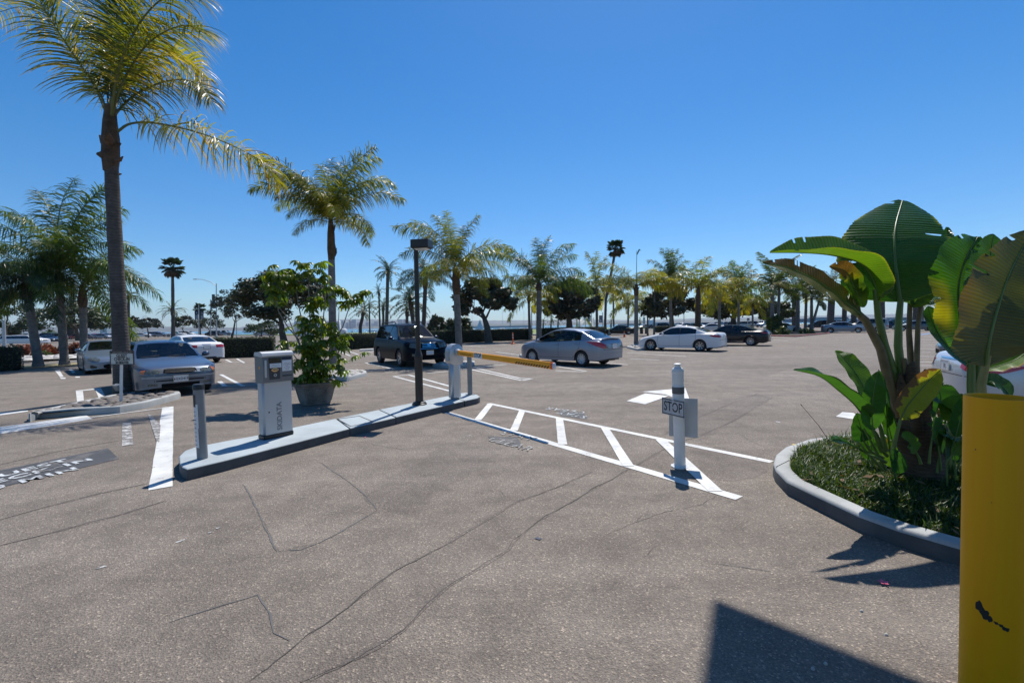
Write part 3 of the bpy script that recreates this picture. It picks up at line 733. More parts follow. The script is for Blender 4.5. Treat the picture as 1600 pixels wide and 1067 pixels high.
    def weld(mb, nm, m, ang=32):
        me = mb.mesh(nm, m, None, False); bm = bmesh.new(); bm.from_mesh(me)
        bmesh.ops.remove_doubles(bm, verts=bm.verts, dist=.0008)
        bmesh.ops.dissolve_degenerate(bm, dist=.0005, edges=bm.edges)
        bmesh.ops.recalc_face_normals(bm, faces=bm.faces)
        bm.to_mesh(me); bm.free()
        me.polygons.foreach_set('use_smooth', [True] * len(me.polygons)); me.set_sharp_from_angle(angle=R(ang))
        return me
    body = link('body', weld(parts['body'], 'body', P_SILVER), root)
    if parts['trim'].f:
        T_ = parts['trim']
        for sg_ in (1, -1):
            q_ = MB()
            for f_ in T_.f:
                if sum(T_.v[k][1] for k in f_) * sg_ > 0: q_.add([T_.v[k] for k in f_], [tuple(range(len(f_)))])
            link('pillar_trim', weld(q_, 'pillar_trim', BLACK), root)
    if parts['windshield'].f: link('windshield', weld(parts['windshield'], 'windshield', GLASS), root)
    if parts['rear_window'].f: link('rear_window', weld(parts['rear_window'], 'rear_window', GLASS_DARK), root)
    for sd in ('l', 'r'):
        if parts['side_window_' + sd].f: link('side_window', weld(parts['side_window_' + sd], 'side_window', GLASS if spec not in ('suv', 'minivan', 'limo', 'sedan_big') else GLASS_DARK), root)
    # chassis: dark floor and wheel wells
    ch = MB(); ch.box((0, 0, S['sill'] + .06), (L - .5, W - .22, .10))
    for xw in S['wb']: ch.box((xw, 0, S['sill'] + .22), (ra * 2 + .04, W - .62, .42))
    ch.build('chassis', BLACK, root)
    tm, rm, dm = wheel_meshes(S['wr'], style)
    for xw in S['wb']:
        for sd in (-1, 1):
            wo_ = link('wheel', tm, root); wo_.location = (xw, sd * (hw - .125), S['wr']); wo_.rotation_euler = (0, 0, 0 if sd < 0 else math.pi)
            link('rim', rm, wo_)
            if detail: link('brake', dm, wo_)
    CARS_D = dict(root=root, body=body)
    # --- patches laid on the skin
    bvh = BVHTree.FromPolygons([Vector(v) for v in full.v], full.f)
    def patch_end(end, spec_, nm, m, offs=.006, nu=None, parent=None, thick=.0, build=True, mb=None):
        sg = 1 if end == 'front' else -1; piv = sg * (L / 2 - .95); rows_ = []
        mb = mb or MB(); K = 4
        cols = []
        for (a0, b0, t0), (a1, b1, t1) in zip(spec_[:-1], spec_[1:]):
            n = max(1, int(abs(a1 - a0) / 4))
            for k in range(n): f = k / n; cols.append((lerp(a0, a1, f), lerp(b0, b1, f), lerp(t0, t1, f)))
        cols.append(spec_[-1])
        for a, zb_, zt_ in cols:
            r_ = []
            d = Vector((math.cos(R(a)), math.sin(R(a)), 0))
            for k in range(K + 1):
                z = lerp(zb_, zt_, k / K); o = Vector((piv, 0, z)) + d * 4
                h = bvh.ray_cast(o, -d)
                if h[0] is None: p = Vector((piv, 0, z)) + d * .9
                else: p = h[0] + d * offs
                r_.append(p)
            rows_.append(r_)
        mb.grid(rows_)
        if build: return mb.build(nm, m, parent or root, 40)
        return mb
    def patch_side(sd, pts, nm, m, offs=.005, parent=None, mb=None, build=True):
        """pts: columns (x, zbot, ztop)"""
        mb = mb or MB(); rows_ = []
        for x, zb_, zt_ in pts:
            r_ = []
            for k in range(4):
                z = lerp(zb_, zt_, k / 3); h = bvh.ray_cast(Vector((x, sd * 3, z)), Vector((0, -sd, 0)))
                p = h[0] if h[0] is not None else Vector((x, sd * hw * .95, z))
                r_.append(p + Vector((0, sd * offs, 0)))
            rows_.append(r_)
        mb.grid(rows_)
        return mb.build(nm, m, parent or root, 40) if build else mb
    def seam(sd, pts, w=.012, parent=None, m=None):
        mb = MB(); 
        for (x0, z0), (x1, z1) in zip(pts[:-1], pts[1:]):
            d = Vector((x1 - x0, z1 - z0)); n = max(1, int(d.length / .08)); d.normalize(); nx, nz = -d.y * w / 2, d.x * w / 2; rows_ = []
            for k in range(n + 1):
                x = lerp(x0, x1, k / n); z = lerp(z0, z1, k / n); r_ = []
                for s_ in (1, -1):
                    h = bvh.ray_cast(Vector((x + nx * s_, sd * 3, z + nz * s_)), Vector((0, -sd, 0)))
                    p = h[0] if h[0] is not None else Vector((x, sd * hw, z)); r_.append(p + Vector((0, sd * .0035, 0)))
                rows_.append(r_)
            mb.grid(rows_)
        return mb
    CARS_D.update(patch_end=patch_end, patch_side=patch_side, seam=seam, L=L, W=W, S=S, bvh=bvh, top=top, belt=belt, hw=hw)
    if detail:
        sills = S['sill']
        # interior
        sb = MB()
        for xx in ((.10, -.85) if spec != 'limo' else (1.3, -2.0)):
            for yy in ((-.36, .36)):
                sm = MB(); zt = top(xx) - .33 if spec not in ('suv', 'minivan') else 1.3
                sm.box((xx, yy, .46), (.5, .5, .22), bev=.07); sm.box((xx - .30, yy, .46 + (zt - .42) / 2 + .02), (.16, .48, zt - .40), Matrix.Rotation(R(-14), 3, 'Y'), bev=.07)
                sm.box((xx - .40, yy, zt + .14), (.10, .26, .18), bev=.05)
                sm.build('seat', SEATM, root, 50)
        ds = MB(); cx = c0 - .28
        ds.box((cx - .05, 0, belt(cx) - .10), (.55, W - .42, .2), bev=.06); ds.build('dashboard', SEATW, root, 50)
        st = MB(); M = Matrix.Rotation(R(68), 3, 'Y')
        ring = [Vector((math.cos(a) * .18, math.sin(a) * .18, 0)) for a in np.linspace(0, 2 * math.pi, 17)]
        st.tube([Vector((cx - .42, .36, belt(cx) - .02)) + M @ p for p in ring], .016, 6, caps=False); st.build('steering_wheel', SEATW, root, 60)
        rv = MB(); rv.box((c1 + .22, 0, top(c1 + .22) - .12), (.03, .22, .06), bev=.014); rv.build('rear_view_mirror', BLACK, root, 50)
        # mirrors
        for sd in (-1, 1):
            mm = MB(); mx = c0 - .42; mz = belt(mx) + .09
            mm.box((mx, sd * (hw + .08), mz), (.11, .20, .13), Matrix.Rotation(R(sd * 8), 3, 'Z'), bev=.045); mm.box((mx, sd * (hw - .04), mz - .05), (.07, .12, .035), bev=.012)
            mo = mm.build('mirror', P_SILVER, root, 50)
        # seams and handles
        b = S['bp']; f0 = c0 - .12
        for sd in (-1, 1):
            mb = seam(sd, [(b, belt(b) - .01), (b - .0, sills + .12), (f0 - .02, sills + .12), (f0 + .08, .52), (f0 + .02, belt(f0) - .02)])
            rx = S['wb'][1] + ra
            mb2 = seam(sd, [(b, sills + .12), (max(rx + .06, b - .9), sills + .12), (max(S['cp'], rx - .25), .72), (max(S['cp'] + .02, rx - .38), belt(S['cp']) - .01)])
            mb.add(mb2.v, mb2.f); mb.build('door_seam', BLACK, root)
            for hx in (b + .12, S['cp'] + .22 if spec not in ('suv', 'limo') else b - .85):
                hz = belt(hx) - .115; h = bvh.ray_cast(Vector((hx, sd * 3, hz)), Vector((0, -sd, 0)))
                if h[0]:
                    hb = MB(); hb.box(h[0] + Vector((0, sd * .022, 0)), (.19, .022, .028), bev=.009); hb.box(h[0] + Vector((.07, sd * .008, 0)), (.03, .03, .02)); hb.box(h[0] + Vector((-.07, sd * .008, 0)), (.03, .03, .02)); hb.build('door_handle', P_SILVER, root, 40)
            # window surround
        wp = MB()
        for yy in (-.3, .3): wp.tube([(c0 - .0, yy - .32, top(c0) + .012), (c0 - .05, yy + .1, top(c0 - .05) + .02)], .009, 5)
        wp.build('wiper', BLACK, root)
    CARS[name + spec + style] = CARS_D
    return CARS_D
HEADS = {}
def heading(hx, hy): return math.atan2(hy, hx)
def paint_car(root, m):
    for c in root.children:
        if c.name.split('.')[0] in ('body', 'mirror', 'door_handle', 'spoiler', 'bumper_skin'): setmat(c, 0, m)
def plate(D, end, z, txt=None, w=.305, h=.155, m=WHITEP, y=0):
    sg = 1 if end == 'front' else -1
    hx = D['bvh'].ray_cast(Vector((sg * 6, y, z)), Vector((-sg, 0, 0)))[0]
    c = hx + Vector((sg * .018, 0, 0)); mb = MB(); mb.box(c, (.012, w, h), bev=.004)
    o = mb.build('number_plate', m, D['root'], 40)
    t = MB(); t.box(c + Vector((sg * .002, 0, 0)), (.016, w + .02, h + .02), bev=.004)
    fo = MB()
    for dy in (-1, 1): fo.box(c + Vector((0, dy * (w / 2 + .004), 0)), (.018, .012, h + .02))
    for dz in (-1, 1): fo.box(c + Vector((0, 0, dz * (h / 2 + .004))), (.018, w, .012))
    fo.build('plate_frame', CHROME, o)
    if txt:
        tb = MB(); add_text(tb, txt, c + Vector((sg * .008, 0, -.012)), Vector((0, sg, 0)), Vector((0, 0, 1)), .088, bold=.0015, spacing=1.05, sx=.80, extrude=0)
        tb.build('plate_lettering', P_NAVY, o)
    return o
# ---------------------------------------------------------------- the cars near enough to know
MX, MY = .73, -.68          # across the bays, towards the drive aisle
def put(D, p, hx, hy, end):
    r = D['root']; h = Vector((hx, hy, 0)).normalized(); L = D['L']
    c = Vector((p[0], p[1], 0)) - h * (L / 2 if end == 'front' else -L / 2)
    r.location = c; r.rotation_euler = (0, 0, math.atan2(h.y, h.x)); return r
def common_lights(D, head=((24, .58, .70), (40, .60, .70), (46, .62, .68)), tail=((30, .78, .92), (50, .78, .92), (62, .8, .86)), hl=True, tl=True):
    pe = D['patch_end']
    for s in (1, -1):
        if hl: pe('front', [(a * s, z0, z1) for a, z0, z1 in head], 'headlight', LENS_CLEAR, .01)
        if tl: pe('rear', [(180 + a * s, z0, z1) for a, z0, z1 in tail], 'taillight', LENS_RED, .008)
def bumper_gap(D, end, a, z0, z1, nm='bumper_grille', m=GRILLE):
    base = 0 if end == 'front' else 180
    return D['patch_end'](end, [(base - a, z0, z1), (base + a, z0, z1)], nm, m, .004)
# silver sedan facing the camera beside the left palm
D = car_proto('sedan_old', 'cover'); paint_car(D['root'], P_SILVER2); pe = D['patch_end']
common_lights(D, head=((25, .585, .655), (30, .585, .69), (40, .60, .70)), tail=((20, .74, .86), (50, .74, .86)))
for s in (1, -1):
    pe('front', [(40.5 * s, .60, .70), (46 * s, .61, .69)], 'turn_signal', LENS_AMBER, .011)
    pe('front', [(27 * s, .29, .355), (37 * s, .30, .36)], 'fog_light', LENS_CLEAR, .008)
g = pe('front', [(-21, .615, .70), (-16, .585, .715), (16, .585, .715), (21, .615, .70)], 'grille', GRILLE, .006)
for k in range(5): pe('front', [(-19, .60 + k * .024, .606 + k * .024), (19, .60 + k * .024, .606 + k * .024)], 'grille_bar', GREYD, .010, parent=g)
bumper_gap(D, 'front', 30, .405, .435); bumper_gap(D, 'front', 23, .25, .345)
pe('front', [(-44, .495, .515), (44, .495, .515)], 'bumper_strip', ALU_MATT, .008)
plate(D, 'front', .455, "6GXD419")
pe('front', [(-48, .555, .567), (48, .555, .567)], 'bumper_seam', BLACK, .004)
for s in (1, -1):
    for k in range(1): D['seam'](s, [(1.05, .86), (1.7, .80), (2.2, .70)], .01).build('bonnet_seam', BLACK, D['root'])
put(D, (-8.5, 11.63), .735, -.675, 'front')
tag(D['root'], "older silver sedan facing us beside the leaning palm trunk, plate 6GXD419", "car")
# blue-grey sports coupe further left
D = car_proto('sports', 'alloy5'); paint_car(D['root'], P_BLUEGREY); pe = D['patch_end']
common_lights(D, head=((27, .50, .60), (36, .52, .68), (48, .60, .70)), tail=((25, .74, .88), (50, .74, .88)))
pe('front', [(-20, .26, .36), (-14, .22, .40), (14, .22, .40), (20, .26, .36)], 'grille', GRILLE, .006)
for s in (1, -1): pe('front', [(30 * s, .25, .32), (38 * s, .24, .38), (42 * s, .27, .36)], 'fog_light_recess', BLACK, .005)
plate(D, 'front', .47)
put(D, (-16.0, 18.3), .73, -.68, 'front')
tag(D['root'], "blue-grey low coupe facing us behind the GUEST CHECK-IN sign", "car")
# white sedan seen from behind, beyond the silver one
D = car_proto('sedan_big', 'alloy7'); paint_car(D['root'], P_WHITE)
common_lights(D, tail=((24, .80, .94), (40, .80, .95), (62, .84, .92)))
D['patch_end']('rear', [(168, .96, .985), (192, .96, .985)], 'chrome_trim', CHROME, .008); plate(D, 'rear', .82); bumper_gap(D, 'rear', 24, .26, .34)
put(D, (-15.5, 23.1), -.80, .60, 'rear')
tag(D['root'], "white sedan seen from behind between the old silver sedan and the hedge", "car")
# black-blue sport utility behind the lamp post
SUVP = carpaint('blue_black_car_paint', (.005, .006, .010), .0, .35); SUVP.node_tree.nodes['Principled BSDF'].inputs['Coat Weight'].default_value = .05; SUVP.node_tree.nodes['Principled BSDF'].inputs['Specular IOR Level'].default_value = .1
D = car_proto('suv', 'alloy5'); paint_car(D['root'], P_NAVY); pe = D['patch_end']
setmat([c for c in D['root'].children if c.name.startswith('body')][0], 0, SUVP)
common_lights(D, head=((27, .78, .98), (38, .80, 1.0), (47, .84, .99)), tail=((36, .9, 1.5), (52, .95, 1.45)))
g = pe('front', [(-22, .80, .99), (22, .80, .99)], 'grille', GRILLE, .010)
for z in (.82, .885, .95): pe('front', [(-19, z, z + .026), (19, z, z + .026)], 'grille_bar', CHROME, .024, parent=g)
pe('front', [(-24, .985, 1.01), (24, .985, 1.01)], 'chrome_trim', CHROME, .016); pe('front', [(-5, .86, .95), (5, .86, .95)], 'badge', CHROME, .034)
pe('front', [(-23, .755, .775), (23, .755, .775)], 'chrome_trim', CHROME, .014)
for s in (1, -1): pe('front', [(33 * s, .47, .57), (40 * s, .47, .57)], 'fog_light', LENS_CLEAR, .012)
bumper_gap(D, 'front', 29, .38, .48); bumper_gap(D, 'front', 24, .60, .70); plate(D, 'front', .60)
mb = MB()
for s in (-1, 1): mb.tube([(-1.9, s * .62, 1.80), (-1.8, s * .62, 1.89), (0, s * .62, 1.91), (.15, s * .62, 1.83)], .022, 6)
mb.build('roof_rack', BLACK, D['root'], 50)
put(D, G(672, 562, .3), .55, -.835, 'front')
tag(D['root'], "blue-black sport utility vehicle parked behind the lamp post", "suv")
# silver compact beyond the barrier arm
D = car_proto('sedan_small', 'cover'); paint_car(D['root'], P_SILVER); pe = D['patch_end']
common_lights(D, head=((30, .64, .80), (46, .70, .86)), tl=False)
for s in (1, -1):
    pe('rear', [(180 + 31 * s, .72, .86), (180 + 38 * s, .72, .92), (180 + 50 * s, .80, .98), (180 + 64 * s, .90, .99), (180 + 74 * s, .955, .99)], 'taillight', LENS_RED, .010)
    pe('rear', [(180 + 24 * s, .735, .78), (180 + 30 * s, .725, .85)], 'reversing_light', LENS_CLEAR, .011)
sp = MB(); sp.box((-2.12, 0, 1.125), (.16, 1.24, .022), bev=.01); sp.build('spoiler', P_SILVER, D['root'], 40)
for yy in (-.45, .45): pass
pe('rear', [(165, .87, .885), (195, .87, .885)], 'boot_recess', BLACK, .006); plate(D, 'rear', .79)
bumper_gap(D, 'rear', 27, .235, .33)
for z0, z1, a_ in ((.665, .68, 36),): pe('rear', [(180 - a_, z0, z1), (180 + a_, z0, z1)], 'bumper_seam', BLACK, .004)
for s in (1, -1): pe('rear', [(180 + 36 * s, .67, .74), (180 + 36.8 * s, .67, .74)], 'boot_seam', BLACK, .004)
pe('rear', [(140, .52, .535), (220, .52, .535)], 'bumper_crease', GREYPOST, .003)
for sd in (1, -1):
    sm = D['seam'](sd, [(-1.78, .83), (-1.78, .95), (-1.63, .95), (-1.63, .83), (-1.78, .83)], .008); sm.build('fuel_flap_seam', BLACK, D['root'])
at_ = MB(); at_.tube([(-1.15, 0, 1.41), (-1.22, 0, 1.56)], .006, 5); at_.build('antenna', BLACK, D['root'])
put(D, G(960, 559, .33), -.71, .70, 'rear')
tag(D['root'], "silver compact sedan parked beyond the tip of the yellow barrier arm", "car")
# white saloon
D = car_proto('sedan_big', 'alloy7', name='parked_car'); paint_car(D['root'], P_WHITE); pe = D['patch_end']
common_lights(D, tl=False)
for s in (1, -1): pe('rear', [(180 + 26 * s, .78, .90), (180 + 40 * s, .79, .94), (180 + 56 * s, .84, .95), (180 + 64 * s, .89, .93)], 'taillight', LENS_RED, .010)
for o_ in [c for c in D['root'].children if c.name.startswith('side_window')]: setmat(o_, 0, BLACK if 0 else glass("deep_tinted_glass", (.06, .06, .07), .2))
plate(D, 'rear', .86); bumper_gap(D, 'rear', 20, .25, .31); pe('rear', [(176, .97, .995), (184, .97, .995)], 'badge', CHROME, .012)
pe('rear', [(142, .66, .675), (218, .66, .675)], 'bumper_seam', BLACK, .004)
put(D, G(1131, 541, .28), -.77, .64, 'rear')
tag(D['root'], "white saloon with blacked-out side windows and silver wheels, beside the black saloon", "car")
# black saloon
D = car_proto('sedan_big', 'alloy10'); paint_car(D['root'], P_BLACK); pe = D['patch_end']
common_lights(D, tail=((18, .84, .90), (34, .83, .93), (60, .86, .92)))
pe('rear', [(165, .87, .885), (195, .87, .885)], 'chrome_trim', CHROME, .012); plate(D, 'rear', .62); bumper_gap(D, 'rear', 22, .25, .33)
for sd in (1, -1): D['seam'](sd, [(1.0, .30), (-.9, .30)], .02).build('chrome_trim', CHROME, D['root'])
pe('rear', [(142, .66, .675), (218, .66, .675)], 'bumper_seam', BLACK, .004)
put(D, G(1203, 533.5, .28), -.80, .60, 'rear')
tag(D['root'], "black saloon parked to the right of the white saloon", "car")
# silver car nose out on the right
D = car_proto('sedan_small', 'alloy5'); paint_car(D['root'], P_SILVER2); pe = D['patch_end']
common_lights(D, head=((24, .62, .78), (40, .66, .84), (58, .74, .86)))
for s in (1, -1): pe('front', [(30 * s, .34, .44), (38 * s, .34, .44)], 'fog_light', LENS_CLEAR, .012)
bumper_gap(D, 'front', 42, .24, .46); pe('front', [(-22, .56, .70), (22, .56, .70)], 'grille', CHROME, .008)
r_ = put(D, (16.75, 17.9), -.80, .60, 'front')
tag(r_, "silver car nose out beyond the banana leaves on the right", "car")
# silver car at the right edge, tail towards us
D = car_proto('sedan_big', 'alloy10'); paint_car(D['root'], carpaint('pearl_silver_car_paint', (.50, .52, .55), .3, .32)); pe = D['patch_end']
common_lights(D, tl=False)
for s in (1, -1):
    pe('rear', [(180 + 30 * s, .84, .93), (180 + 40 * s, .76, .98), (180 + 50 * s, .76, 1.0), (180 + 60 * s, .80, .96), (180 + 67 * s, .85, .91), (180 + 71 * s, .875, .885)], 'taillight', LENS_RED, .012)
    pe('rear', [(180 + 45 * s, .855, .90), (180 + 51 * s, .855, .90)], 'reversing_light', LENS_CLEAR, .02)
plate(D, 'rear', .84, "[0]"); pe('rear', [(160, 0.955, .98), (200, .955, .98)], 'chrome_trim', CHROME, .012); bumper_gap(D, 'rear', 26, .22, .30)
pe('rear', [(140, .70, .712), (220, .70, .712)], 'bumper_seam', BLACK, .004)
put(D, (7.6, 7.95), .90, -.43, 'rear')
tag(D['root'], "silver sedan at the right edge with its red tail lamp behind the big leaves", "car")

# ---------------------------------------------------------------- far cars: one light prototype of each kind, then copies
PROT = {}
def far_proto(spec, style='plain'):
    D = car_proto(spec, style, detail=0); pe = D['patch_end']; S = D['S']
    hb = S['belt'][-2][1] - .06
    for s in (1, -1):
        pe('front', [(26 * s, hb - .10, hb + .02), (44 * s, hb - .08, hb + .03)], 'headlight', LENS_CLEAR, .01)
        pe('rear', [(180 + 28 * s, .72, .86), (180 + 54 * s, .74, .88)], 'taillight', LENS_RED, .01)
    pe('front', [(-20, hb - .14, hb - .02), (20, hb - .14, hb - .02)], 'grille', GRILLE, .01)
    PROT[spec] = [D['root'], False]; return D['root']
for s_ in ('sedan_big', 'sedan_small', 'suv', 'minivan', 'limo', 'pickup'): far_proto(s_)
far_i = [0]
def far(spec, px, py, hx, hy, paint, label, group=None, depth=None, name=None):
    pr = PROT[spec]
    if not pr[1]: r = pr[0]; pr[1] = True
    else: r = copy_tree(pr[0])
    p = G(px, py) if depth is None else Vector(((px - 800) / FPX * depth, depth, 0))
    r.location = (p.x, p.y, 0); r.rotation_euler = (0, 0, math.atan2(hy, hx))
    r.name = name or {'limo': 'limousine', 'pickup': 'pickup_truck', 'suv': 'parked_suv', 'minivan': 'parked_van'}.get(spec, 'parked_car')
    paint_car(r, paint); tag(r, label, {'limo': 'limousine', 'pickup': 'pickup truck', 'suv': 'suv', 'minivan': 'van'}.get(spec, 'car'), group)
    return r
far('sedan_big', 967, 523, -1, .12, P_BLACK, "black sedan side-on beyond the orange cone, behind the silver compact")
far('sedan_big', 1110, 517.5, -1, .3, P_WHITE, "white sedan glimpsed between the white saloon roof and black saloon")
far('sedan_big', 1222, 519, 1, -.2, P_WHITE, "white sedan standing behind the thin king palm trunks")
far('sedan_big', 1318, 520, .80, -.60, P_SILVER2, "pale silver sedan just right of the red-kerbed palm island")
far('suv', 1352, 518.5, -.80, .60, P_TAN, "champagne long sport utility behind the pale silver sedan")
far('minivan', 1283, 513.5, -.9, .4, P_BLACK, "dark van behind the red-kerbed palm island")
far('sedan_big', 1430, 517, -.85, .5, P_GREY, "slate grey sedan seen between the leaf stalks and the large leaf on the right")
far('sedan_small', 1392, 515, -.8, .6, P_NAVY, "dark blue small car behind the leaf stalks on the right")
far('pickup', 1447, 510, .9, -.3, P_WHITE, "white pickup beyond the slate grey sedan")
far('limo', 34, 538.5, 1, -.08, P_WHITE, "long white limousine behind the red shrubs on the left")
far('sedan_big', 76, 535.5, 1, -.3, P_NAVY, "dark teal sedan right behind the limousine's nose")
far('minivan', 90, 531.5, -1, .3, P_SILVER, "silver van beyond the dark teal sedan on the left")
far('sedan_big', 166, 526, 1, 0, P_BLACK, "black sedan just right of the third left palm trunk, far lot")
far('sedan_small', 147, 529, .3, -1, P_RED, "dark red small car beside the black sedan in the far left lot")
far('limo', 216, 525.8, 1, .1, P_WHITE, "white stretched bus-like limousine left of the thin small tree", depth=150)
far('minivan', 246, 524.8, 1, .1, P_BLUE, "bright blue van behind the silver sedan in the far lot", depth=160)
far('sedan_big', 252, 526, 1, .1, P_SILVER, "silver sedan in front of the bright blue van, far lot", depth=145)
far('pickup', 276, 525.5, 1, .1, P_WHITE, "white pickup just right of the tall fan palm trunk", depth=140)
far('minivan', 293, 525, 1, 0, P_WHITE, "small white van right of the white pickup, far lot", depth=155)
far('minivan', 333, 524, -1, .2, P_NAVY, "dark blue van beside the street lamp's foot", depth=150)
far('pickup', 352, 524, 1, 0, P_SILVER, "grey truck right of the street lamp's foot", depth=150)
far('pickup', 414, 524.5, -1, 0, P_WHITE, "white pickup beyond the hedge under the low rounded tree", depth=120)
pal = [P_WHITE, P_BLACK, P_SILVER, P_NAVY, P_GREY, P_SILVER2, P_RED, P_TAN, P_WHITE, P_SILVER, P_BLACK]
kinds = ['sedan_big', 'sedan_small', 'suv', 'sedan_big', 'minivan', 'sedan_small', 'pickup', 'suv']
pn = {P_WHITE: 'white', P_BLACK: 'black', P_SILVER: 'silver', P_NAVY: 'dark blue', P_GREY: 'slate grey', P_SILVER2: 'pale silver', P_RED: 'red', P_TAN: 'beige'}
kn = {'sedan_big': 'sedan', 'sedan_small': 'small car', 'suv': 'sport utility', 'minivan': 'van', 'pickup': 'pickup'}
cr = random.Random(5)
CNT = {}
OR = ['leftmost', 'second', 'third', 'fourth', 'fifth', 'sixth', 'seventh']
def nth(key):
    CNT[key] = CNT.get(key, -1) + 1; return OR[CNT[key]]
x = -14
while x < 200:           # rows in the far left lot
    k = cr.choice(kinds); p_ = cr.choice(pal)
    far(k, x, 0, cr.choice([-1, 1]) * 1, cr.uniform(-.2, .2), p_, f"{nth((1, k, pn[p_]))} {pn[p_]} {kn[k]} in the packed far row left of the big palm trunk", f"{pn[p_]} {kn[k]}s in the far left row", depth=118 + cr.uniform(0, 10)); x += cr.uniform(17, 25)
x = 1008
while x < 1200:
    k = cr.choice(kinds); p_ = cr.choice(pal)
    far(k, x, 0, cr.choice([-1, 1]) * .75, cr.uniform(-.75, .2), p_, f"{nth((2, k, pn[p_]))} {pn[p_]} {kn[k]} in the distant row behind the white and black saloons", f"{pn[p_]} {kn[k]}s in the distant middle row", depth=125 + cr.uniform(0, 16)); x += cr.uniform(11, 17)
x = 1296
while x < 1480:
    k = cr.choice(kinds); p_ = cr.choice(pal)
    far(k, x, 0, cr.choice([-1, 1]) * .75, .55, p_, f"{nth((3, k, pn[p_]))} {pn[p_]} {kn[k]} in the distant right row behind the champagne sport utility", f"{pn[p_]} {kn[k]}s in the distant right row", depth=95 + cr.uniform(0, 14)); x += cr.uniform(15, 26)
# ================================================================ TREES AND PLANTS
def frond_mesh(name, L, e0, bend, n=60, leaf=.6, w=.03, plume=.5, droop=1.0, petiole=.14, seg=3, seed=0, mats=None, rach=.022, curl=0, side_tilt=0, zig=1.0):
    r = random.Random(seed); mb = MB(); K = 22; P = []; p = Vector((0, 0, 0)); T = []
    for i in range(K + 1):
        s = i / K; a = R(e0) - R(bend) * s ** 1.5; yaw = curl * s * s
        t = Vector((math.cos(a) * math.cos(yaw), math.cos(a) * math.sin(yaw), math.sin(a))); P.append(p.copy()); T.append(t); p = p + t * (L / K)
    mb.tube(P, [max(.003, rach * (1 - .85 * i / K)) for i in range(K + 1)], 5, mi=1, caps=False)
    for i in range(n):
        s = petiole + (1 - petiole) * (i + r.uniform(-.3, .3)) / (n - 1); s = min(max(s, 0), .999)
        f = s * K; k = int(f); p0 = P[k].lerp(P[min(k + 1, K)], f - k); t = T[k]
        sd = Vector((-math.sin(curl * s * s), math.cos(curl * s * s), 0)); up = t.cross(sd) * -1
        if up.z < 0: up = -up
        u = (s - petiole) / (1 - petiole)
        ll = leaf * (0.45 + .75 * math.sin(math.pi * min(1, u * .86 + .12)) ** .8) * r.uniform(.82, 1.12) * (1 if u < .93 else .75)
        for sg in (-1, 1):
            ang = r.uniform(-plume, plume) + side_tilt
            fw = .35 + .55 * u + r.uniform(-.1, .1)
            d = (sd * sg * math.cos(ang) + up * math.sin(ang) * 1.0 + t * fw).normalized()
            wv = (t - d * t.dot(d)).normalized(); wv = (wv + up * r.uniform(-.6, .6)).normalized()
            q = p0.copy(); vs = []; step = ll / seg; dd = d.copy(); tn = min(1, max(0, r.gauss(.35, .22)))
            tints = []
            for j in range(seg):
                ww = w * (.7 if j == 0 else 1.0 - .25 * (j - 1)) / 2
                vs += [q + wv * ww, q - wv * ww]; tints += [tn, tn]
                dd = (dd + Vector((0, 0, -1)) * droop * (j + 1) / seg * .55).normalized(); q = q + dd * step
            vs.append(q); tints.append(min(1, tn + .45))
            fs = [(2 * j, 2 * j + 1, 2 * j + 3, 2 * j + 2) for j in range(seg - 1)] + [(2 * seg - 2, 2 * seg - 1, 2 * seg)]
            mb.add(vs, fs, 0, tints)
    return mb.mesh(name, mats or [QF, RACH], None, False)
def trunk_mesh(pts, rad, m=PBARK, n=14, wob=.03, seed=1):
    r = random.Random(seed); P = [Vector(p) for p in pts]; out = []; rr = []
    for i in range(len(P) - 1):
        L = (P[i + 1] - P[i]).length; k = max(1, int(L / .22))
        for j in range(k):
            t = j / k; out.append(P[i].lerp(P[i + 1], t)); rr.append(lerp(rad[i], rad[i + 1], t) * (1 + r.uniform(-wob, wob)))
    out.append(P[-1]); rr.append(rad[-1])
    mb = MB(); mb.tube(out, rr, n); return mb.mesh('trunk', m, 60)
FR = {}
def bank(key, elevs, **kw):
    FR[key] = [(e, [frond_mesh('frond', e0=e, bend=b, seed=hash((key, e, v)) % 9999 if 0 else int(e * 13 + v * 7 + len(key) * 31 + 500), **kw) for v in range(2)]) for e, b in elevs]
QE = [(82, 38), (66, 72), (48, 88), (28, 92), (5, 80), (-25, 50)]
bank('queen', QE, L=3.0, n=84, leaf=.66, w=.030, plume=.95, droop=1.35, seg=3, petiole=.10)
bank('queenfar', QE, L=3.0, n=46, leaf=.68, w=.055, plume=.9, droop=1.2, seg=2, petiole=.12, rach=.03)
bank('king', [(75, 50), (45, 75), (18, 75), (-5, 60)], L=2.8, n=40, leaf=.55, w=.06, plume=.15, droop=.75, seg=2, petiole=.10, mats=[KF, RACH])
bank('date', [(78, 60), (55, 80), (30, 85), (5, 70), (-22, 45)], L=3.0, n=46, leaf=.34, w=.045, plume=.45, droop=.35, seg=2, petiole=.06, mats=[QFD, RACH], rach=.035)
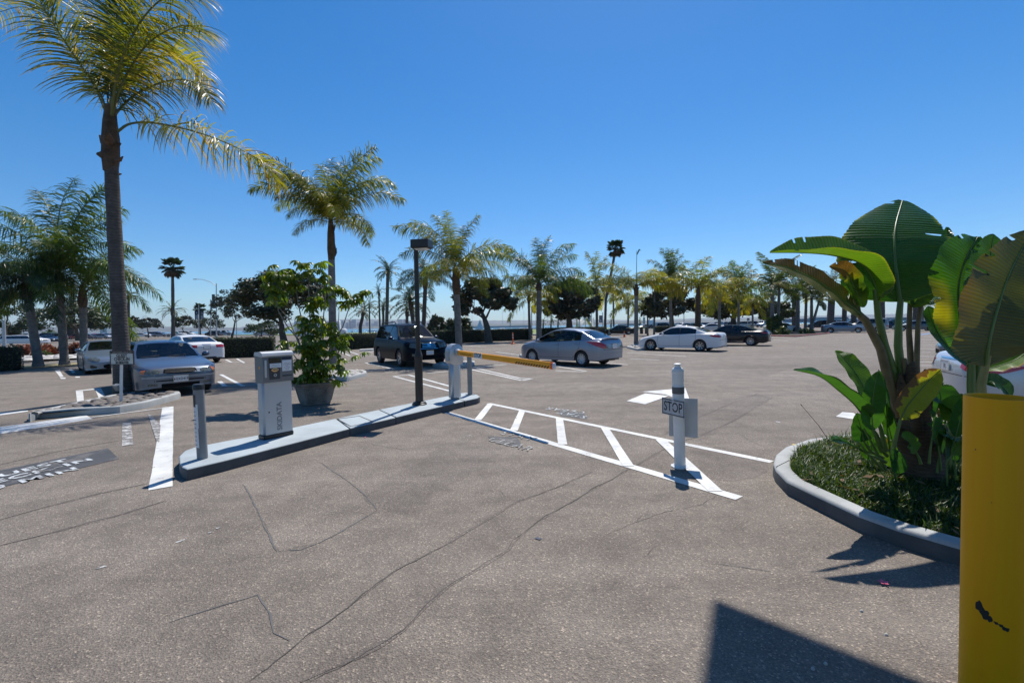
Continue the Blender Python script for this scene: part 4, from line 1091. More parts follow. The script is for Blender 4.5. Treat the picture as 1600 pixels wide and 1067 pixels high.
def palm(base, top, crown_r, rad=(.2, .17), kind='queen', n=14, label='', name='queen_palm', group=None, seed=0, boots=True, yellow=.2, fr=None, mid=None, tm=PBARK, elev=None, flare=1.35, lean=None, bootlen=.55, up=None, mat=None, dead=0, az0=None):
    """base, top: world points of the trunk's foot and of the crown's root"""
    r = random.Random(seed * 17 + 3); base = Vector(base); top = Vector(top)
    root = empty(name, base, 0, label, 'palm tree', group)
    H = top - base; pts = [Vector((0, 0, -.05)), Vector((0, 0, .35)) + H * .01]
    mids = mid or []
    for m_ in mids: pts.append(Vector(m_) - base)
    if not mids: pts.append(H * .5 + Vector((0, 0, 0)))
    pts.append(H)
    rr = [rad[0] * flare, rad[0]] + [rad[0] * (1 - .5 * (i + 1) / (len(pts) - 2)) + rad[1] * .5 * (i + 1) / (len(pts) - 2) for i in range(len(pts) - 3)] + [rad[1]]
    t = link('trunk', trunk_mesh(pts, rr, tm, seed=seed), root)
    d = (pts[-1] - pts[-2]).normalized()
    if boots:
        mb = MB(); bl = bootlen; b0 = H - d * bl * 1.2
        mb.tube([b0, b0 + d * bl * .4, b0 + d * bl * .9, H + d * .25], [rad[1] * 1.12, rad[1] * 1.45, rad[1] * 1.3, rad[1] * .7], 10)
        for k in range(9):
            a = r.uniform(0, 6.28); h = r.uniform(0, bl); o = b0 + d * h; dv = Vector((math.cos(a), math.sin(a), 0))
            mb.tube([o + dv * rad[1] * .9, o + dv * rad[1] * 1.6 + Vector((0, 0, .14)), o + dv * rad[1] * r.uniform(1.7, 2.4) + Vector((0, 0, r.uniform(.18, .34)))], [.06, .045, .012], 5)
        mb.build('leaf_bases', BOOT, root, 60)
    B = FR[kind]; sc = crown_r / 2.35
    lv = elev or [82, 66, 66, 48, 48, 48, 28, 28, 28, 5, 5, -25]
    az = az0 if az0 is not None else r.uniform(0, 6.28)
    if fr:
        for q_ in fr:
            a_, e, s_ = q_[:3]; e_, ms = min(B, key=lambda q: abs(q[0] - e)); f = link('frond', ms[r.randrange(2)], root); f.location = H + d * (.22 * max(0, (e + 25) / 110)); f.rotation_euler = (r.uniform(-.3, .3), R(e_ - e), R(a_)); s_ *= sc; f.scale = (s_, s_, s_)
            if len(q_) > 3: setmat(f, 0, QFY)
            elif mat: setmat(f, 0, mat)
        n = 0
    for i in range(n):
        e = lv[int(i * len(lv) / n)]
        e_, ms = min(B, key=lambda q: abs(q[0] - e)); me = ms[r.randrange(len(ms))]
        f = link('frond', me, root); az += 2.4 + r.uniform(-.35, .35)
        f.location = H + d * (.22 * max(0, (e + 25) / 110)) ; f.rotation_euler = (r.uniform(-.25, .25), R(r.uniform(-9, 9)), az)
        s_ = sc * r.uniform(.86, 1.12); f.scale = (s_, s_, s_)
        if mat: setmat(f, 0, mat)
        if e <= 30 and r.random() < yellow * 2.2 or r.random() < yellow * .4: setmat(f, 0, QFY)
    for i in range(dead):
        me = B[-1][1][0]; f = link('frond', me, root); f.location = H - d * .2; f.rotation_euler = (0, R(35), r.uniform(0, 6.28)); f.scale = (sc * .7,) * 3; setmat(f, 0, BROWNF)
    return root
def P3(bx, by, tx, ty, z=.0):
    b = G(bx, by, z); t = at(tx, ty, b.y); return b, t
# ---- the nearest palm, every frond set as in the photo
def big_palm():
    b = G(193, 613, .1); d0 = b.y; top = at(172, 192, d0)
    root = empty('queen_palm', b, 0, "tallest palm, leaning, rising from the stone bed beside the sign", 'palm tree')
    m1 = at(181, 400, d0) - b; H = top - b
    link('trunk', trunk_mesh([Vector((0, 0, -.1)), (at(192, 590, d0) - b), (at(187, 500, d0) - b), m1, (at(176, 300, d0) - b), (at(174, 250, d0) - b), H], [.235, .195, .168, .158, .150, .145, .12], PBARKD, 22, .025), root)
    mb = MB(); q = at(173, 268, d0) - b
    mb.tube([q, at(173, 245, d0) - b, at(173, 215, d0) - b, at(172, 190, d0) - b, at(173, 165, d0) - b], [.155, .19, .185, .15, .11], 14, mi=0)
    for (px, py, tx, ty, w, dd) in [(165, 240, 151, 240, .10, -.1), (166, 226, 156, 212, .08, .1), (182, 250, 192, 245, .05, -.15), (181, 268, 190, 272, .05, .1), (170, 220, 168, 206, .12, -.25), (184, 222, 189, 224, .05, 0)]:
        a = at(px, py, d0 + dd) - b; c = at(tx, ty, d0 + dd * 2) - b
        mb.tube([a, a.lerp(c, .5) + Vector((0, 0, -.05)), c], [w, w * .9, w * .3], 6)
    mb.build('leaf_bases', BOOT, root, 60)
    def fr(pts, leaf, n, mat, seed, plume=.7, droop=1.2, w=.029, pet=.16, side=None, rach=.034, wind=0):
        """frond along a given stalk line"""
        r = random.Random(seed); P = [Vector(p) - b for p in pts]
        C = [P[0] * 2 - P[1]] + P + [P[-1] * 2 - P[-2]]; S_ = []
        for i in range(1, len(C) - 2):
            for j in range(8):
                t = j / 8; S_.append(.5 * ((2 * C[i]) + (C[i + 1] - C[i - 1]) * t + (2 * C[i - 1] - 5 * C[i] + 4 * C[i + 1] - C[i + 2]) * t * t + (3 * C[i] - C[i - 1] - 3 * C[i + 1] + C[i + 2]) * t ** 3))
        S_.append(P[-1]); K = len(S_) - 1; mb = MB()
        mb.tube(S_, [max(.005, rach * (1 - .85 * i / K)) for i in range(K + 1)], 6, mi=1, caps=False)
        for i in range(n):
            s = pet + (1 - pet) * (i + r.uniform(-.3, .3)) / (n - 1); s = min(max(s, 0), .999); f = s * K; k = int(f)
            p0 = S_[k].lerp(S_[k + 1], f - k); t = (S_[k + 1] - S_[k]).normalized()
            sd = Vector(side) if side else t.cross(Vector((0, 0, 1)))
            sd = (sd - t * sd.dot(t)).normalized(); up = sd.cross(t)
            if up.z < 0: up = -up
            u = (s - pet) / (1 - pet); ll = leaf * (.5 + .7 * math.sin(math.pi * min(1, u * .85 + .14)) ** .8) * r.uniform(.8, 1.15)
            for sg in (-1, 1):
                ang = r.uniform(-plume, plume) + .15; fw = .30 + .6 * u + r.uniform(-.12, .12)
                d = (sd * sg * math.cos(ang) + up * math.sin(ang) + t * fw).normalized()
                wv = (t - d * t.dot(d)).normalized(); wv = (wv + up * r.uniform(-.6, .6)).normalized()
                q_ = p0.copy(); vs = []; tints = []; seg = 5; dd = d.copy(); tn = min(1, max(0, r.gauss(.4, .25)))
                for j in range(seg):
                    ww = w * (.6, 1, .95, .75, .5)[j] / 2; vs += [q_ + wv * ww, q_ - wv * ww]; tints += [tn + .08 * j] * 2
                    dd = (dd + Vector((wind, 0, -1)) * droop * (j + 1) / seg * .36).normalized(); q_ = q_ + dd * ll / seg
                vs.append(q_); tints.append(1.0)
                mb.add(vs, [(2 * j, 2 * j + 1, 2 * j + 3, 2 * j + 2) for j in range(seg - 1)] + [(2 * seg - 2, 2 * seg - 1, 2 * seg)], 0, tints)
        return mb.build('frond', [mat, RACH], root, None, False)
    A = lambda x, y, dd=0: at(x, y, d0 + dd)
    fr([A(171, 190), A(158, 150), A(135, 115, -.3), A(105, 70, -.7), A(75, 25, -1.0), A(52, -20, -1.3)], 1.05, 104, QF, 1, wind=-.5)
    fr([A(171, 190), A(150, 140, .2), A(118, 92, .6), A(85, 45, 1), A(40, 12, 1.3), A(-10, 22, 1.6)], .9, 50, QFY, 11, wind=-.3, pet=.25)
    fr([A(172, 188), A(175, 140), A(177, 90, .2), A(172, 40, .3), A(160, -20, .3), A(150, -60, .2)], .95, 120, QF, 2, plume=.9)
    fr([A(173, 188), A(180, 140, .5), A(195, 80, 1), A(200, 20, 1.2), A(215, -40, 1.4)], .95, 110, QF, 3, plume=.9, pet=.2)
    fr([A(174, 188), A(185, 145, -.3), A(205, 105, -.5), A(230, 70, -.7), A(258, 50, -.9), A(290, 40, -1.1), A(318, 48, -1.3)], .95, 125, QF, 4, pet=.2, wind=.25)
    fr([A(175, 185), A(190, 168, .3), A(212, 148, .4), A(250, 130, .4), A(285, 125, .3), A(312, 135, .2), A(330, 158, .1)], .85, 125, QF, 5, pet=.12, droop=1.4, plume=.8)
    fr([A(174, 187), A(195, 130, .8), A(225, 95, 1.2), A(262, 88, 1.5), A(300, 98, 1.7), A(325, 125, 1.8)], .85, 115, QFY, 6, pet=.2, plume=.8)
    fr([A(173, 188), A(183, 120, -.6), A(205, 60, -1.0), A(238, 12, -1.2), A(275, -10, -1.5), A(315, -5, -1.7)], .9, 100, QF, 7, pet=.2)
    fr([A(172, 188), A(165, 120, .6), A(150, 60, 1.0), A(120, 10, 1.3), A(100, -30, 1.5)], .85, 90, QF, 8, pet=.25)
    fr([A(184, 206), A(200, 195), A(222, 191.5, -.1), A(248, 193.5, -.1), A(290, 202, -.2), A(335, 216, -.2), A(380, 236, -.2), A(415, 258, -.1), A(432, 285, 0)], .92, 130, QFY, 9, pet=.26, droop=1.6, plume=1.0, w=.028)
    fr([A(173, 188), A(178, 130, -.2), A(188, 85, -.5), A(182, 40, -.7), A(192, 0, -.8)], .9, 100, QFD, 10, pet=.15, plume=1.0)
    return root
big_palm()
# ---- other queen palms: (foot px, crown root px, crown radius m, ...)
def qp(bx, by, tx, ty, cr_px, label, seed, kind='queen', rpx=(9, 7), **kw):
    q_ = (.62 if by < 560 else .60) / math.hypot(1, (bx - 800) / FPX) ** .8; rpx = (rpx[0] * q_, rpx[1] * q_ * 1.08)
    b, t = P3(bx, by, tx, ty); k = b.y / FPX
    if kind == 'queenfar': cr_px *= 1.22; kw['n'] = kw.get('n', 14) + 5
    return palm(b, t, cr_px * k, (rpx[0] * k, rpx[1] * k), kind, label=label, seed=seed, **kw)
qp(60, 574, 41, 440, 64, "leftmost of three palms behind the left bays, drooping dark crown", 1, rpx=(13, 9), elev=[66, 48, 28, 28, 5, 5, -25, -25], n=24, tm=PBARK, yellow=0, mat=QFD, bootlen=.9)
qp(101, 571, 92, 428, 88, "tall middle palm of three behind the left bays, spreading green crown", 2, rpx=(12, 8), yellow=.0, mat=QFG, fr=[(90, 86, 1.5), (60, 82, 1.45), (180, 70, 1.35), (165, 76, 1.4), (195, 60, 1.2), (185, 48, 1.1), (0, 72, 1.3), (15, 78, 1.35), (-12, 62, 1.2), (5, 50, 1.15), (-8, 30, 1.0), (190, 28, .9), (-90, 66, 1.0), (-60, 48, .9), (-120, 48, .9), (-100, 28, .8), (-70, 5, .7), (30, 28, .9), (150, 30, .9)])
qp(132, 570, 129, 452, 86, "right palm of three behind the left bays, half hidden by tall trunk", 3, rpx=(11, 8), n=17, mat=QFG, yellow=0, elev=[66, 66, 48, 48, 28, 28, 5, 5, -25], bootlen=.8)
qp(521, 581, 517, 350, 92, "palm with a yellowing windblown crown behind the potted umbrella tree", 4, rpx=(10.5, 7), bootlen=1.2, fr=[(184, 66, 1.3), (172, 60, 1.25), (192, 54, 1.15), (165, 48, .95), (205, 66, .9), (150, 70, .95), (215, 50, .75), (88, 82, 1.0), (100, 86, .9), (25, 82, 1.15), (8, 76, 1.2), (-12, 70, 1.1), (20, 64, 1.0), (-8, 56, 1.1), (12, 50, 1.1), (-90, 72, .8), (-110, 60, .75), (-45, 40, .8, 1), (-65, 28, .75, 1), (-30, 18, .85, 1), (-80, 48, .7, 1), (-20, 0, .8, 1), (60, 28, .8), (110, 48, .8), (-120, 28, .7), (235, 5, .6, 1)])
qp(718, 566, 712, 424, 74, "palm right behind the barrier post with golden lower fronds", 5, rpx=(9, 7), bootlen=.9, fr=[(180, 62, 1.25), (172, 72, 1.2), (195, 46, 1.0), (160, 80, 1.0), (20, 78, 1.0), (-90, 84, .9), (150, 30, .8), (95, 84, .8), (120, 75, .9), (5, 52, 1.1), (-8, 40, 1.05), (15, 30, 1.0), (0, 12, .85), (-50, 28, .8, 1), (-75, 10, .7, 1), (-30, 5, .8, 1), (-100, 28, .7, 1), (-130, 0, .65, 1), (-15, -20, .7), (190, 5, .7), (-60, 66, .7), (60, 48, .8)])
qp(842, 533, 842, 444, 66, "tall palm left of the silver compact, wide crown", 6, kind='queen', rpx=(7, 5), mat=QFG, fr=[(182, 58, 1.2), (172, 68, 1.1), (100, 84, .95), (40, 80, 1.0), (195, 28, .9, 1), (165, 20, .8), (150, 72, .75), (20, 72, 1.1), (8, 62, 1.0), (-5, 42, .95), (3, 22, 1.15), (-12, 14, 1.0), (90, 82, .7), (-90, 60, .8), (-60, 28, .7), (230, 28, .7), (60, 48, .8), (120, 30, .8), (200, 5, .6), (-30, -10, .5)])
qp(828, 530.5, 826, 466, 34, "slender shorter palm tucked left of the tall one beyond the hedge", 7, kind='queenfar', rpx=(3.6, 2.4), n=12, yellow=.3, elev=[66, 48, 28, 28, 5, -25])
qp(933, 526, 932, 452, 34, "thin palm right of the dark round tree behind the compact", 8, kind='queenfar', rpx=(3.6, 2.6), n=12, yellow=.4, elev=[82, 48, 28, 5, 5, -25])
qp(959, 520, 958, 450, 28, "small drooping palm between two taller ones beyond the black sedan", 9, kind='queenfar', rpx=(2.4, 1.8), n=11, yellow=.5, elev=[48, 28, 5, -25])
qp(981, 521, 982, 472, 22, "short palm just left of the spear-topped palm", 10, kind='queenfar', rpx=(2.6, 2), n=11, yellow=.2, elev=[48, 28, 5, -25])
rt = qp(994, 539, 994, 449, 58, "palm with an upright spear leaf left of the white saloon", 11, kind='queen', rpx=(5.4, 4), fr=[(182, 58, .95), (170, 40, .85), (190, 28, .75), (5, 50, .75, 1), (15, 60, .7, 1), (0, 24, 1.15, 1), (-8, 18, 1.1, 1), (-12, 30, 1.0, 1), (-90, 48, .5), (60, 66, .5), (120, 48, .6), (205, 10, .5)])
b_, t_ = P3(994, 539, 994, 449); sm = MB(); k_ = b_.y / FPX
sm.tube([t_ - b_, at(994.5, 420, b_.y) - b_, at(995, 392, b_.y) - b_], [.55 * k_, .45 * k_, .3 * k_], 6, tint=.2); sm.tube([at(995, 398, b_.y) - b_, at(999, 390, b_.y) - b_, at(1002, 392, b_.y) - b_], [.8 * k_, 1.2 * k_, .2 * k_], 5, tint=.2); sm.build('spear_leaf', QFG, rt)
qp(1048, 536, 1048, 440, 32, "palm with an upright tuft behind the white saloon's windscreen", 12, kind='queenfar', rpx=(4, 2.6), n=9, mat=QFG, yellow=.05, elev=[82, 82, 66, 48, 28])
qp(1012, 524, 1012, 480, 24, "low palm near the two short posts beyond the lot", 13, kind='queenfar', rpx=(2.2, 1.8), n=10, yellow=.1, elev=[66, 48, 28, 5])
qp(1022, 525, 1023, 446, 20, "very thin palm behind the golden drooping frond", 31, kind='queenfar', rpx=(2.6, 1.8), n=7, yellow=.2, elev=[66, 48, 28])
qp(1090, 538, 1091, 452, 38, "palm with thick shaggy dark trunk right behind the white saloon", 14, kind='queenfar', rpx=(5.5, 5), n=13, yellow=.45, tm=PBARKD, elev=[66, 48, 28, 28, 5], bootlen=3.0)
qp(1124, 530, 1124, 456, 32, "golden crowned palm above the gap between white and black saloons", 15, kind='queenfar', rpx=(4.2, 3), n=14, yellow=.9, elev=[48, 48, 28, 28, 5, -25])
qp(1154, 528, 1154, 457, 32, "green crowned palm directly behind the black saloon's roof", 16, kind='queenfar', rpx=(3.8, 2.8), n=13, mat=QFG, yellow=.05, elev=[82, 66, 48, 28, 5])
qp(1176, 523, 1176, 472, 22, "smaller yellowish palm right of the green one behind the black saloon", 17, kind='queenfar', rpx=(2.6, 2), n=12, yellow=.5, elev=[48, 28, 5, -25])
# king palms on the planted island at the right
for (bx, by, tx, ty, cr_, rp, lb, sd) in [(1206, 521, 1207, 447, 42, 3.2, "tallest king palm, left one of the red-kerbed island's cluster", 1), (1215, 520, 1218, 440, 26, 2.4, "second thin king palm, right beside the tallest one", 2),
        (1246, 519, 1247, 456, 34, 3.0, "king palm with broad green crown in the island cluster's centre", 3), (1258, 518, 1260, 458, 24, 2.2, "thin king palm right of the cluster's centre", 4), (1268, 518, 1268, 462, 24, 2.4, "king palm near the right end of the island", 5), (1266, 519, 1280, 470, 22, 2.0, "low leaning king palm at the island's right end", 6)]:
    b, t = P3(bx, by, tx, ty); k = b.y / FPX
    palm(b, t, cr_ * 1.15 * k, (rp * k, rp * .75 * k), 'king', n=15, label=lb, name='king_palm', seed=40 + sd, boots=False, yellow=.06, elev=[75, 45, 45, 18, 18, -5], flare=1.2)
    # green crownshaft
for (bx, by, tx, ty, rp, lb, sd, cr_) in [(1297, 506, 1301, 440, 5, "thick dark palm trunk right of the island, crown behind the leaves", 1, 26), (1319, 508, 1322, 392, 3.3, "tall palm with small brown crown beside the big leaf", 2, 15), (1334, 506, 1335, 435, 3.8, "palm trunk between the tall brown palm and the leaf stalks", 3, 26), (1377, 506, 1377, 436, 5, "palm right behind the leaf stalks", 4, 30), (1432, 507, 1433, 440, 5, "palm in the gap right of the leaf stalks", 5, 28), (1241, 509, 1241, 450, 3.5, "dark trunk palm behind the king palm cluster", 6, 18)]:
    dp = 88; b = Vector(((bx - 800) / FPX * dp, dp, 0)); t = at(tx, ty, dp); k = dp / FPX
    palm(b, t, cr_ * k, (rp * k, rp * .8 * k), 'date' if sd in (1, 4, 5, 6) else 'queenfar', n=16, label=lb, name='fan_palm' if sd == 2 else 'date_palm', seed=60 + sd, boots=False, yellow=.0, tm=PBARKD, mat=BROWNF if sd == 2 else None, elev=[78, 55, 30, 30, 5, 5, -22, -22])
for (x_, y_, h_, lb) in [(1343, 508, 455, "small palm left of the leaf stalks, far off"), (1442, 507, 480, "small far palm beside the large leaf's left edge")]:
    dp = 95; b = Vector(((x_ - 800) / FPX * dp, dp, 0)); t = at(x_, h_, dp); palm(b, t, 16 * dp / FPX, (.2, .16), 'queenfar', n=11, label=lb, seed=int(x_), boots=False, yellow=.1)
# date palms left of centre
def dpalm(bx, by, tx, ty, rpx_, rp, lb, sd, n=26, mids=None, kind='date', mat=None, el=None, depth=None, name='date_palm'):
    if depth: b = Vector(((bx - 800) / FPX * depth, depth, 0)); t = at(tx, ty, depth)
    else: b, t = P3(bx, by, tx, ty)
    k = b.y / FPX
    ms = [at(x, y, b.y) for x, y in mids] if mids else None
    return palm(b, t, rpx_ * k, (rp * k, rp * .85 * k), kind, n=n, label=lb, name=name, seed=sd, boots=True, yellow=0, tm=PBARKD, mid=ms, elev=el or [78, 55, 55, 30, 30, 30, 5, 5, 5, -22, -22], bootlen=1.0, mat=mat)
dpalm(604, 522, 606, 424, 23, 2.8, "round-crowned date palm left of the lamp post", 71)
dpalm(650, 530, 641, 472, 34, 3.2, "low date palm with bent trunk just left of the lamp post", 72, n=28, mids=[(645, 500)])
dpalm(661, 533, 665, 436, 40, 3.4, "dark palm with dense crown right behind the lamp head", 73, kind='queen', mat=QFD, n=18, el=[66, 48, 48, 28, 5, 5, -25], name='queen_palm')
dpalm(636, 524, 636, 486, 18, 2.6, "short date palm under the bent one, left of the lamp post", 74)
dpalm(563, 524, 568, 486, 22, 2.6, "small date palm with curved trunk beyond the hedge", 75, mids=[(563, 510), (566, 498)], n=20, name='date_palm')
dpalm(578, 521, 577, 478, 12, 1.2, "tiny thin palm right of the curved one", 76, n=14)
dpalm(594, 521, 592, 456, 12, 1.5, "thin tall palm left of the round-crowned date palm", 77, n=16)
dpalm(599, 521, 599, 480, 18, 2.0, "small palm in front of the round-crowned date palm", 78, n=18)
dpalm(111, 530, 112, 478, 36, 5, "dark date palm behind the three left palms", 79, n=26)
dpalm(201, 528, 201, 462, 16, 2, "date palm peeking out right of the tall leaning trunk", 80, n=20)
dpalm(270, 528.5, 269, 486, 17, 1.6, "date palm crown on the tall fan palm's foot", 81, n=24)
def fanpalm(bx, by, pts, tx, ty, r_px, rp, lb, sd, depth=None, mat=None):
    b = G(bx, by) if not depth else Vector(((bx - 800) / FPX * depth, depth, 0)); k = b.y / FPX; r = random.Random(sd)
    root = empty('fan_palm', b, 0, lb, 'palm tree'); P = [Vector((0, 0, -.05))] + [at(x, y, b.y) - b for x, y in pts] + [at(tx, ty, b.y) - b]
    link('trunk', trunk_mesh(P, [rp * 1.5 * k] + [rp * k] * len(pts) + [rp * .7 * k], PBARKD, 10), root)
    me = FAN[0]
    for i in range(46):
        f = link('fan_leaf', FAN[i % 2], root); f.location = P[-1]; f.rotation_euler = (0, R(r.uniform(-75, 65)), r.uniform(0, 6.28)); s = r_px * k * r.uniform(.85, 1.1); f.scale = (s, s, s)
        if mat: setmat(f, 0, mat)
        elif f.rotation_euler.y > .5 and r.random() < .6: setmat(f, 0, BROWNF)
    return root
FAN = []
for v in range(2):
    mb = MB(); r = random.Random(v); mb.tube([(0, 0, 0), (.5, 0, 0)], [.02, .012], 4, mi=0, tint=.5)
    for i in range(22):
        a = R(-100 + 200 * i / 21); d = Vector((math.cos(a), math.sin(a), r.uniform(-.05, .05))); l = .5 * (1 - .25 * abs(i - 10.5) / 10.5); n_ = Vector((-d.y, d.x, 0)); o = Vector((.5, 0, 0))
        mb.add([o, o + d * l * .6 + n_ * .045, o + d * l * .6 - n_ * .045, o + d * l + Vector((0, 0, -.12))], [(0, 1, 3), (0, 3, 2)], 0, r.random() * .7)
    FAN.append(mb.mesh('fan_leaf', [QFD], None, False))
fanpalm(271, 528.5, [(270.5, 500), (270, 450)], 269.5, 419, 19, 2.2, "tall thin fan palm standing alone in the park on the left", 1)
fanpalm(946, 522, [(945.5, 505), (946.5, 470), (954, 432), (959, 405)], 962, 388, 16, 2.0, "tallest curved fan palm behind the centre palms", 2)
fanpalm(312.5, 524, [(312, 505)], 312, 482, 10, 1.2, "small fan palm beside the banner pole on the left", 3)
# ---- broad evergreen trees
def evergreen(base, w, h, clear, label, seed, n=3600, m=EVG, name='evergreen_tree', leaf=.17, trunk_r=.22, squash=1.0, tw=None, lean=0):
    """base point, crown width, total height, height of clear trunk (m)"""
    r = random.Random(seed); root = empty(name, base, 0, label, 'tree'); ch = h - clear; tr = MB(); tips = []
    def limb(p, d, L, rad, lv):
        pts = [p]; rr = [rad]; q = p.copy(); dd = d.copy()
        for i in range(4):
            dd = (dd + Vector((r.uniform(-.22, .22), r.uniform(-.22, .22), r.uniform(-.1, .12)))).normalized(); q = q + dd * L / 4; pts.append(q.copy()); rr.append(rad * (1 - .14 * (i + 1)))
        tr.tube(pts, rr, 8 if lv < 2 else 5)
        if lv >= 3: tips.append(q); return
        for k in range(3 if lv else 4):
            a = r.uniform(0, 6.28); o = Vector((math.cos(a), math.sin(a), r.uniform(.15, .8))).normalized()
            limb(pts[-1 - (k % 2)], (dd * .5 + o).normalized(), L * .62, rr[-1] * .72, lv + 1)
    limb(Vector((0, 0, -.1)), Vector((lean, 0, 1)).normalized(), clear + ch * .12, trunk_r, 0)
    # trunk mesh squeezed to stay inside the crown
    cx = Vector((0, 0, clear + ch * .42))
    tr.v = [tuple((v[0] * 1.0, v[1] * 1.0, v[2])) for v in tr.v]
    mx = max(max(abs(v[0]), abs(v[1])) for v in tr.v); mz = max(v[2] for v in tr.v)
    fx = min(1.3, w * .44 / mx); fz = (h - ch * .18) / mz
    tv = []
    for v in tr.v:
        t = min(1, max(0, (v[2] - clear * .7) / (ch * .5)))
        tv.append((v[0] * lerp(1, fx, t), v[1] * lerp(1, fx, t), v[2] * lerp(1, fz, t) if fz > 1 else v[2] * lerp(1, fz, t)))
    tr.v = tv; tr.build('trunk', TBARK, root, 60)
    mb = MB(); clumps = []
    nc = 46
    for i in range(nc):
        u = r.random(); a = r.uniform(0, 6.28); rad = math.sqrt(r.uniform(.0, 1)) ; z = r.uniform(0, 1)
        prof = math.sqrt(max(0, 1 - (z * .97) ** 2.2)) if z > .15 else .82 + z
        rr_ = w / 2 * prof * (rad ** .5)
        clumps.append((Vector((math.cos(a) * rr_, math.sin(a) * rr_, clear + ch * (.05 + z * .86))), w * r.uniform(.075, .135)))
    for i in range(n):
        c, cr_ = clumps[i % nc]
        d = Vector((r.gauss(0, 1), r.gauss(0, 1), r.gauss(0, .75))); d = d.normalized() * cr_ * r.uniform(.55, 1.05); d.z *= .75
        p = c + d; t1 = Vector((r.gauss(0, 1), r.gauss(0, 1), r.gauss(0, .6))).normalized(); t2 = t1.cross(d + Vector((.01, 0, 0))).normalized()
        s = leaf * r.uniform(.7, 1.3); tn = min(1, max(0, r.gauss(.4, .25)))
        mb.add([p - t1 * s, p + t2 * s * .45, p + t1 * s, p - t2 * s * .45], [(0, 1, 2, 3)], 0, tn)
    mb.build('crown', m, root, None, False); return root
def evt(bx, by, x0, x1, ytop, ybot, label, seed, depth=None, **kw):
    b = G(bx, by) if not depth else Vector(((bx - 800) / FPX * depth, depth, 0)); k = b.y / FPX
    h = at(bx, ytop, b.y).z; cl = max(.3, at(bx, ybot, b.y).z); cxs = ((x0 + x1) / 2 - 800) * k
    o = evergreen(Vector((b.x, b.y, 0)), (x1 - x0) * k, h, cl, label, seed, **kw)
    for c in o.children:
        if c.name.startswith('crown'): c.location.x = (cxs - b.x)
    return o
evt(446, 548, 372, 524, 428, 498, "large dark umbrella-shaped tree behind the potted plant", 1, n=12000, leaf=.15, trunk_r=.34)
evt(361, 530, 334, 392, 450, 498, "smaller dark tree with thin trunk right of the street lamp", 2, n=3600, leaf=.19, trunk_r=.22)
evt(764, 535, 704, 806, 436, 490, "domed brownish tree with forked pale trunk beyond the hedge gap", 3, n=7500, leaf=.24, trunk_r=.42)
evt(893, 528, 846, 934, 434, 497, "broad dark tree behind the silver compact's roof", 4, n=7000, leaf=.30, trunk_r=.55)
evt(1049, 524, 1003, 1086, 444, 495, "airy tree with see-through crown behind the white saloon", 5, n=3400, leaf=.30, trunk_r=.4)
evt(1145, 520, 1094, 1188, 458, 494, "dark flat-topped tree behind the black saloon", 6, n=6500, leaf=.38, m=EVG2, trunk_r=.6)
evt(1216, 517, 1188, 1240, 470, 497, "dark bushy tree behind the tallest king palm", 7, n=3600, leaf=.36, m=EVG2)
evt(8, 533, -42, 44, 446, 520, "large olive-brown tree at the left edge behind the palms", 8, n=6500, leaf=.34, m=EVG2, trunk_r=.5)
evt(122, 532, 62, 168, 478, 512, "dark spreading tree behind the red shrubs", 9, n=5500, leaf=.32, m=EVG2, trunk_r=.5)
evt(206, 527.5, 196, 220, 493, 511, "tiny tree just right of the tall leaning trunk", 10, n=1500, leaf=.3)
evt(232, 527.5, 218, 251, 497, 512, "small forked tree in front of the parked vans on the left", 11, n=1600, leaf=.3)
evt(288, 525.5, 272, 306, 494, 511, "rounded small tree right of the tall fan palm", 12, n=1900, leaf=.34)
evt(328, 525, 306, 350, 497, 512, "thin airy tree behind the street lamp", 13, n=1300, leaf=.32)
evt(409, 526, 384, 438, 502, 521, "low rounded grey-green tree beyond the left hedge", 14, n=2600, leaf=.24, m=EVG2, name='low_tree')
def bushy(px0, px1, ytop, by, label, seed, n=1500, m=EVG2, name='bush', leaf=.2, cat='bush', depth=None, group=None):
    cxp = (px0 + px1) / 2; b = G(cxp, by) if not depth else Vector(((cxp - 800) / FPX * depth, depth, 0)); k = b.y / FPX; r = random.Random(seed)
    w = (px1 - px0) * k; h = at(cxp, ytop, b.y).z; mb = MB(); mb.tint = 0
    root = empty(name, b, 0, label, cat, group)
    st = MB()
    for i in range(7):
        a = r.uniform(0, 6.28); st.tube([(0, 0, -.02), (math.cos(a) * w * .12, math.sin(a) * w * .12, h * .4), (math.cos(a) * w * .3, math.sin(a) * w * .3, h * .75)], [.04, .03, .012], 5)
    st.build('stem', TBARK, root, 60)
    nc = 16; cl = [(Vector((math.cos(a) * w * .36 * q, math.sin(a) * w * .36 * q, h * r.uniform(.2, .85) * (1 - .35 * q))), w * r.uniform(.10, .18)) for a, q in [(r.uniform(0, 6.28), math.sqrt(r.random())) for _ in range(nc)]]
    for i in range(n):
        c, cr_ = cl[i % nc]; d = Vector((r.gauss(0, 1), r.gauss(0, 1), r.gauss(0, 1))).normalized() * r.uniform(.4, 1.1) * min(cr_, h * .35)
        p = c + d; p.z = max(.02, p.z); t1 = Vector((r.gauss(0, 1), r.gauss(0, 1), r.gauss(0, .8))).normalized(); t2 = t1.cross(d).normalized(); s = leaf * r.uniform(.6, 1.3)
        mb.add([p - t1 * s, p + t2 * s * .4, p + t1 * s, p - t2 * s * .4], [(0, 1, 2, 3)], 0, min(1, max(0, r.gauss(.45, .28))))
    mb.build('foliage', m, root, None, False); return root
bushy(664, 700, 485, 527, "broad-leaved dark thicket right of the black sport utility", 21, 2200, leaf=.3)
bushy(694, 742, 486, 530, "low arching green bush behind the barrier post's palm", 22, 2400, leaf=.3)
bushy(1196, 1232, 484, 521, "yellow-green cycad-like bush at the foot of the tallest king palm", 23, 1500, GRNL, leaf=.3)
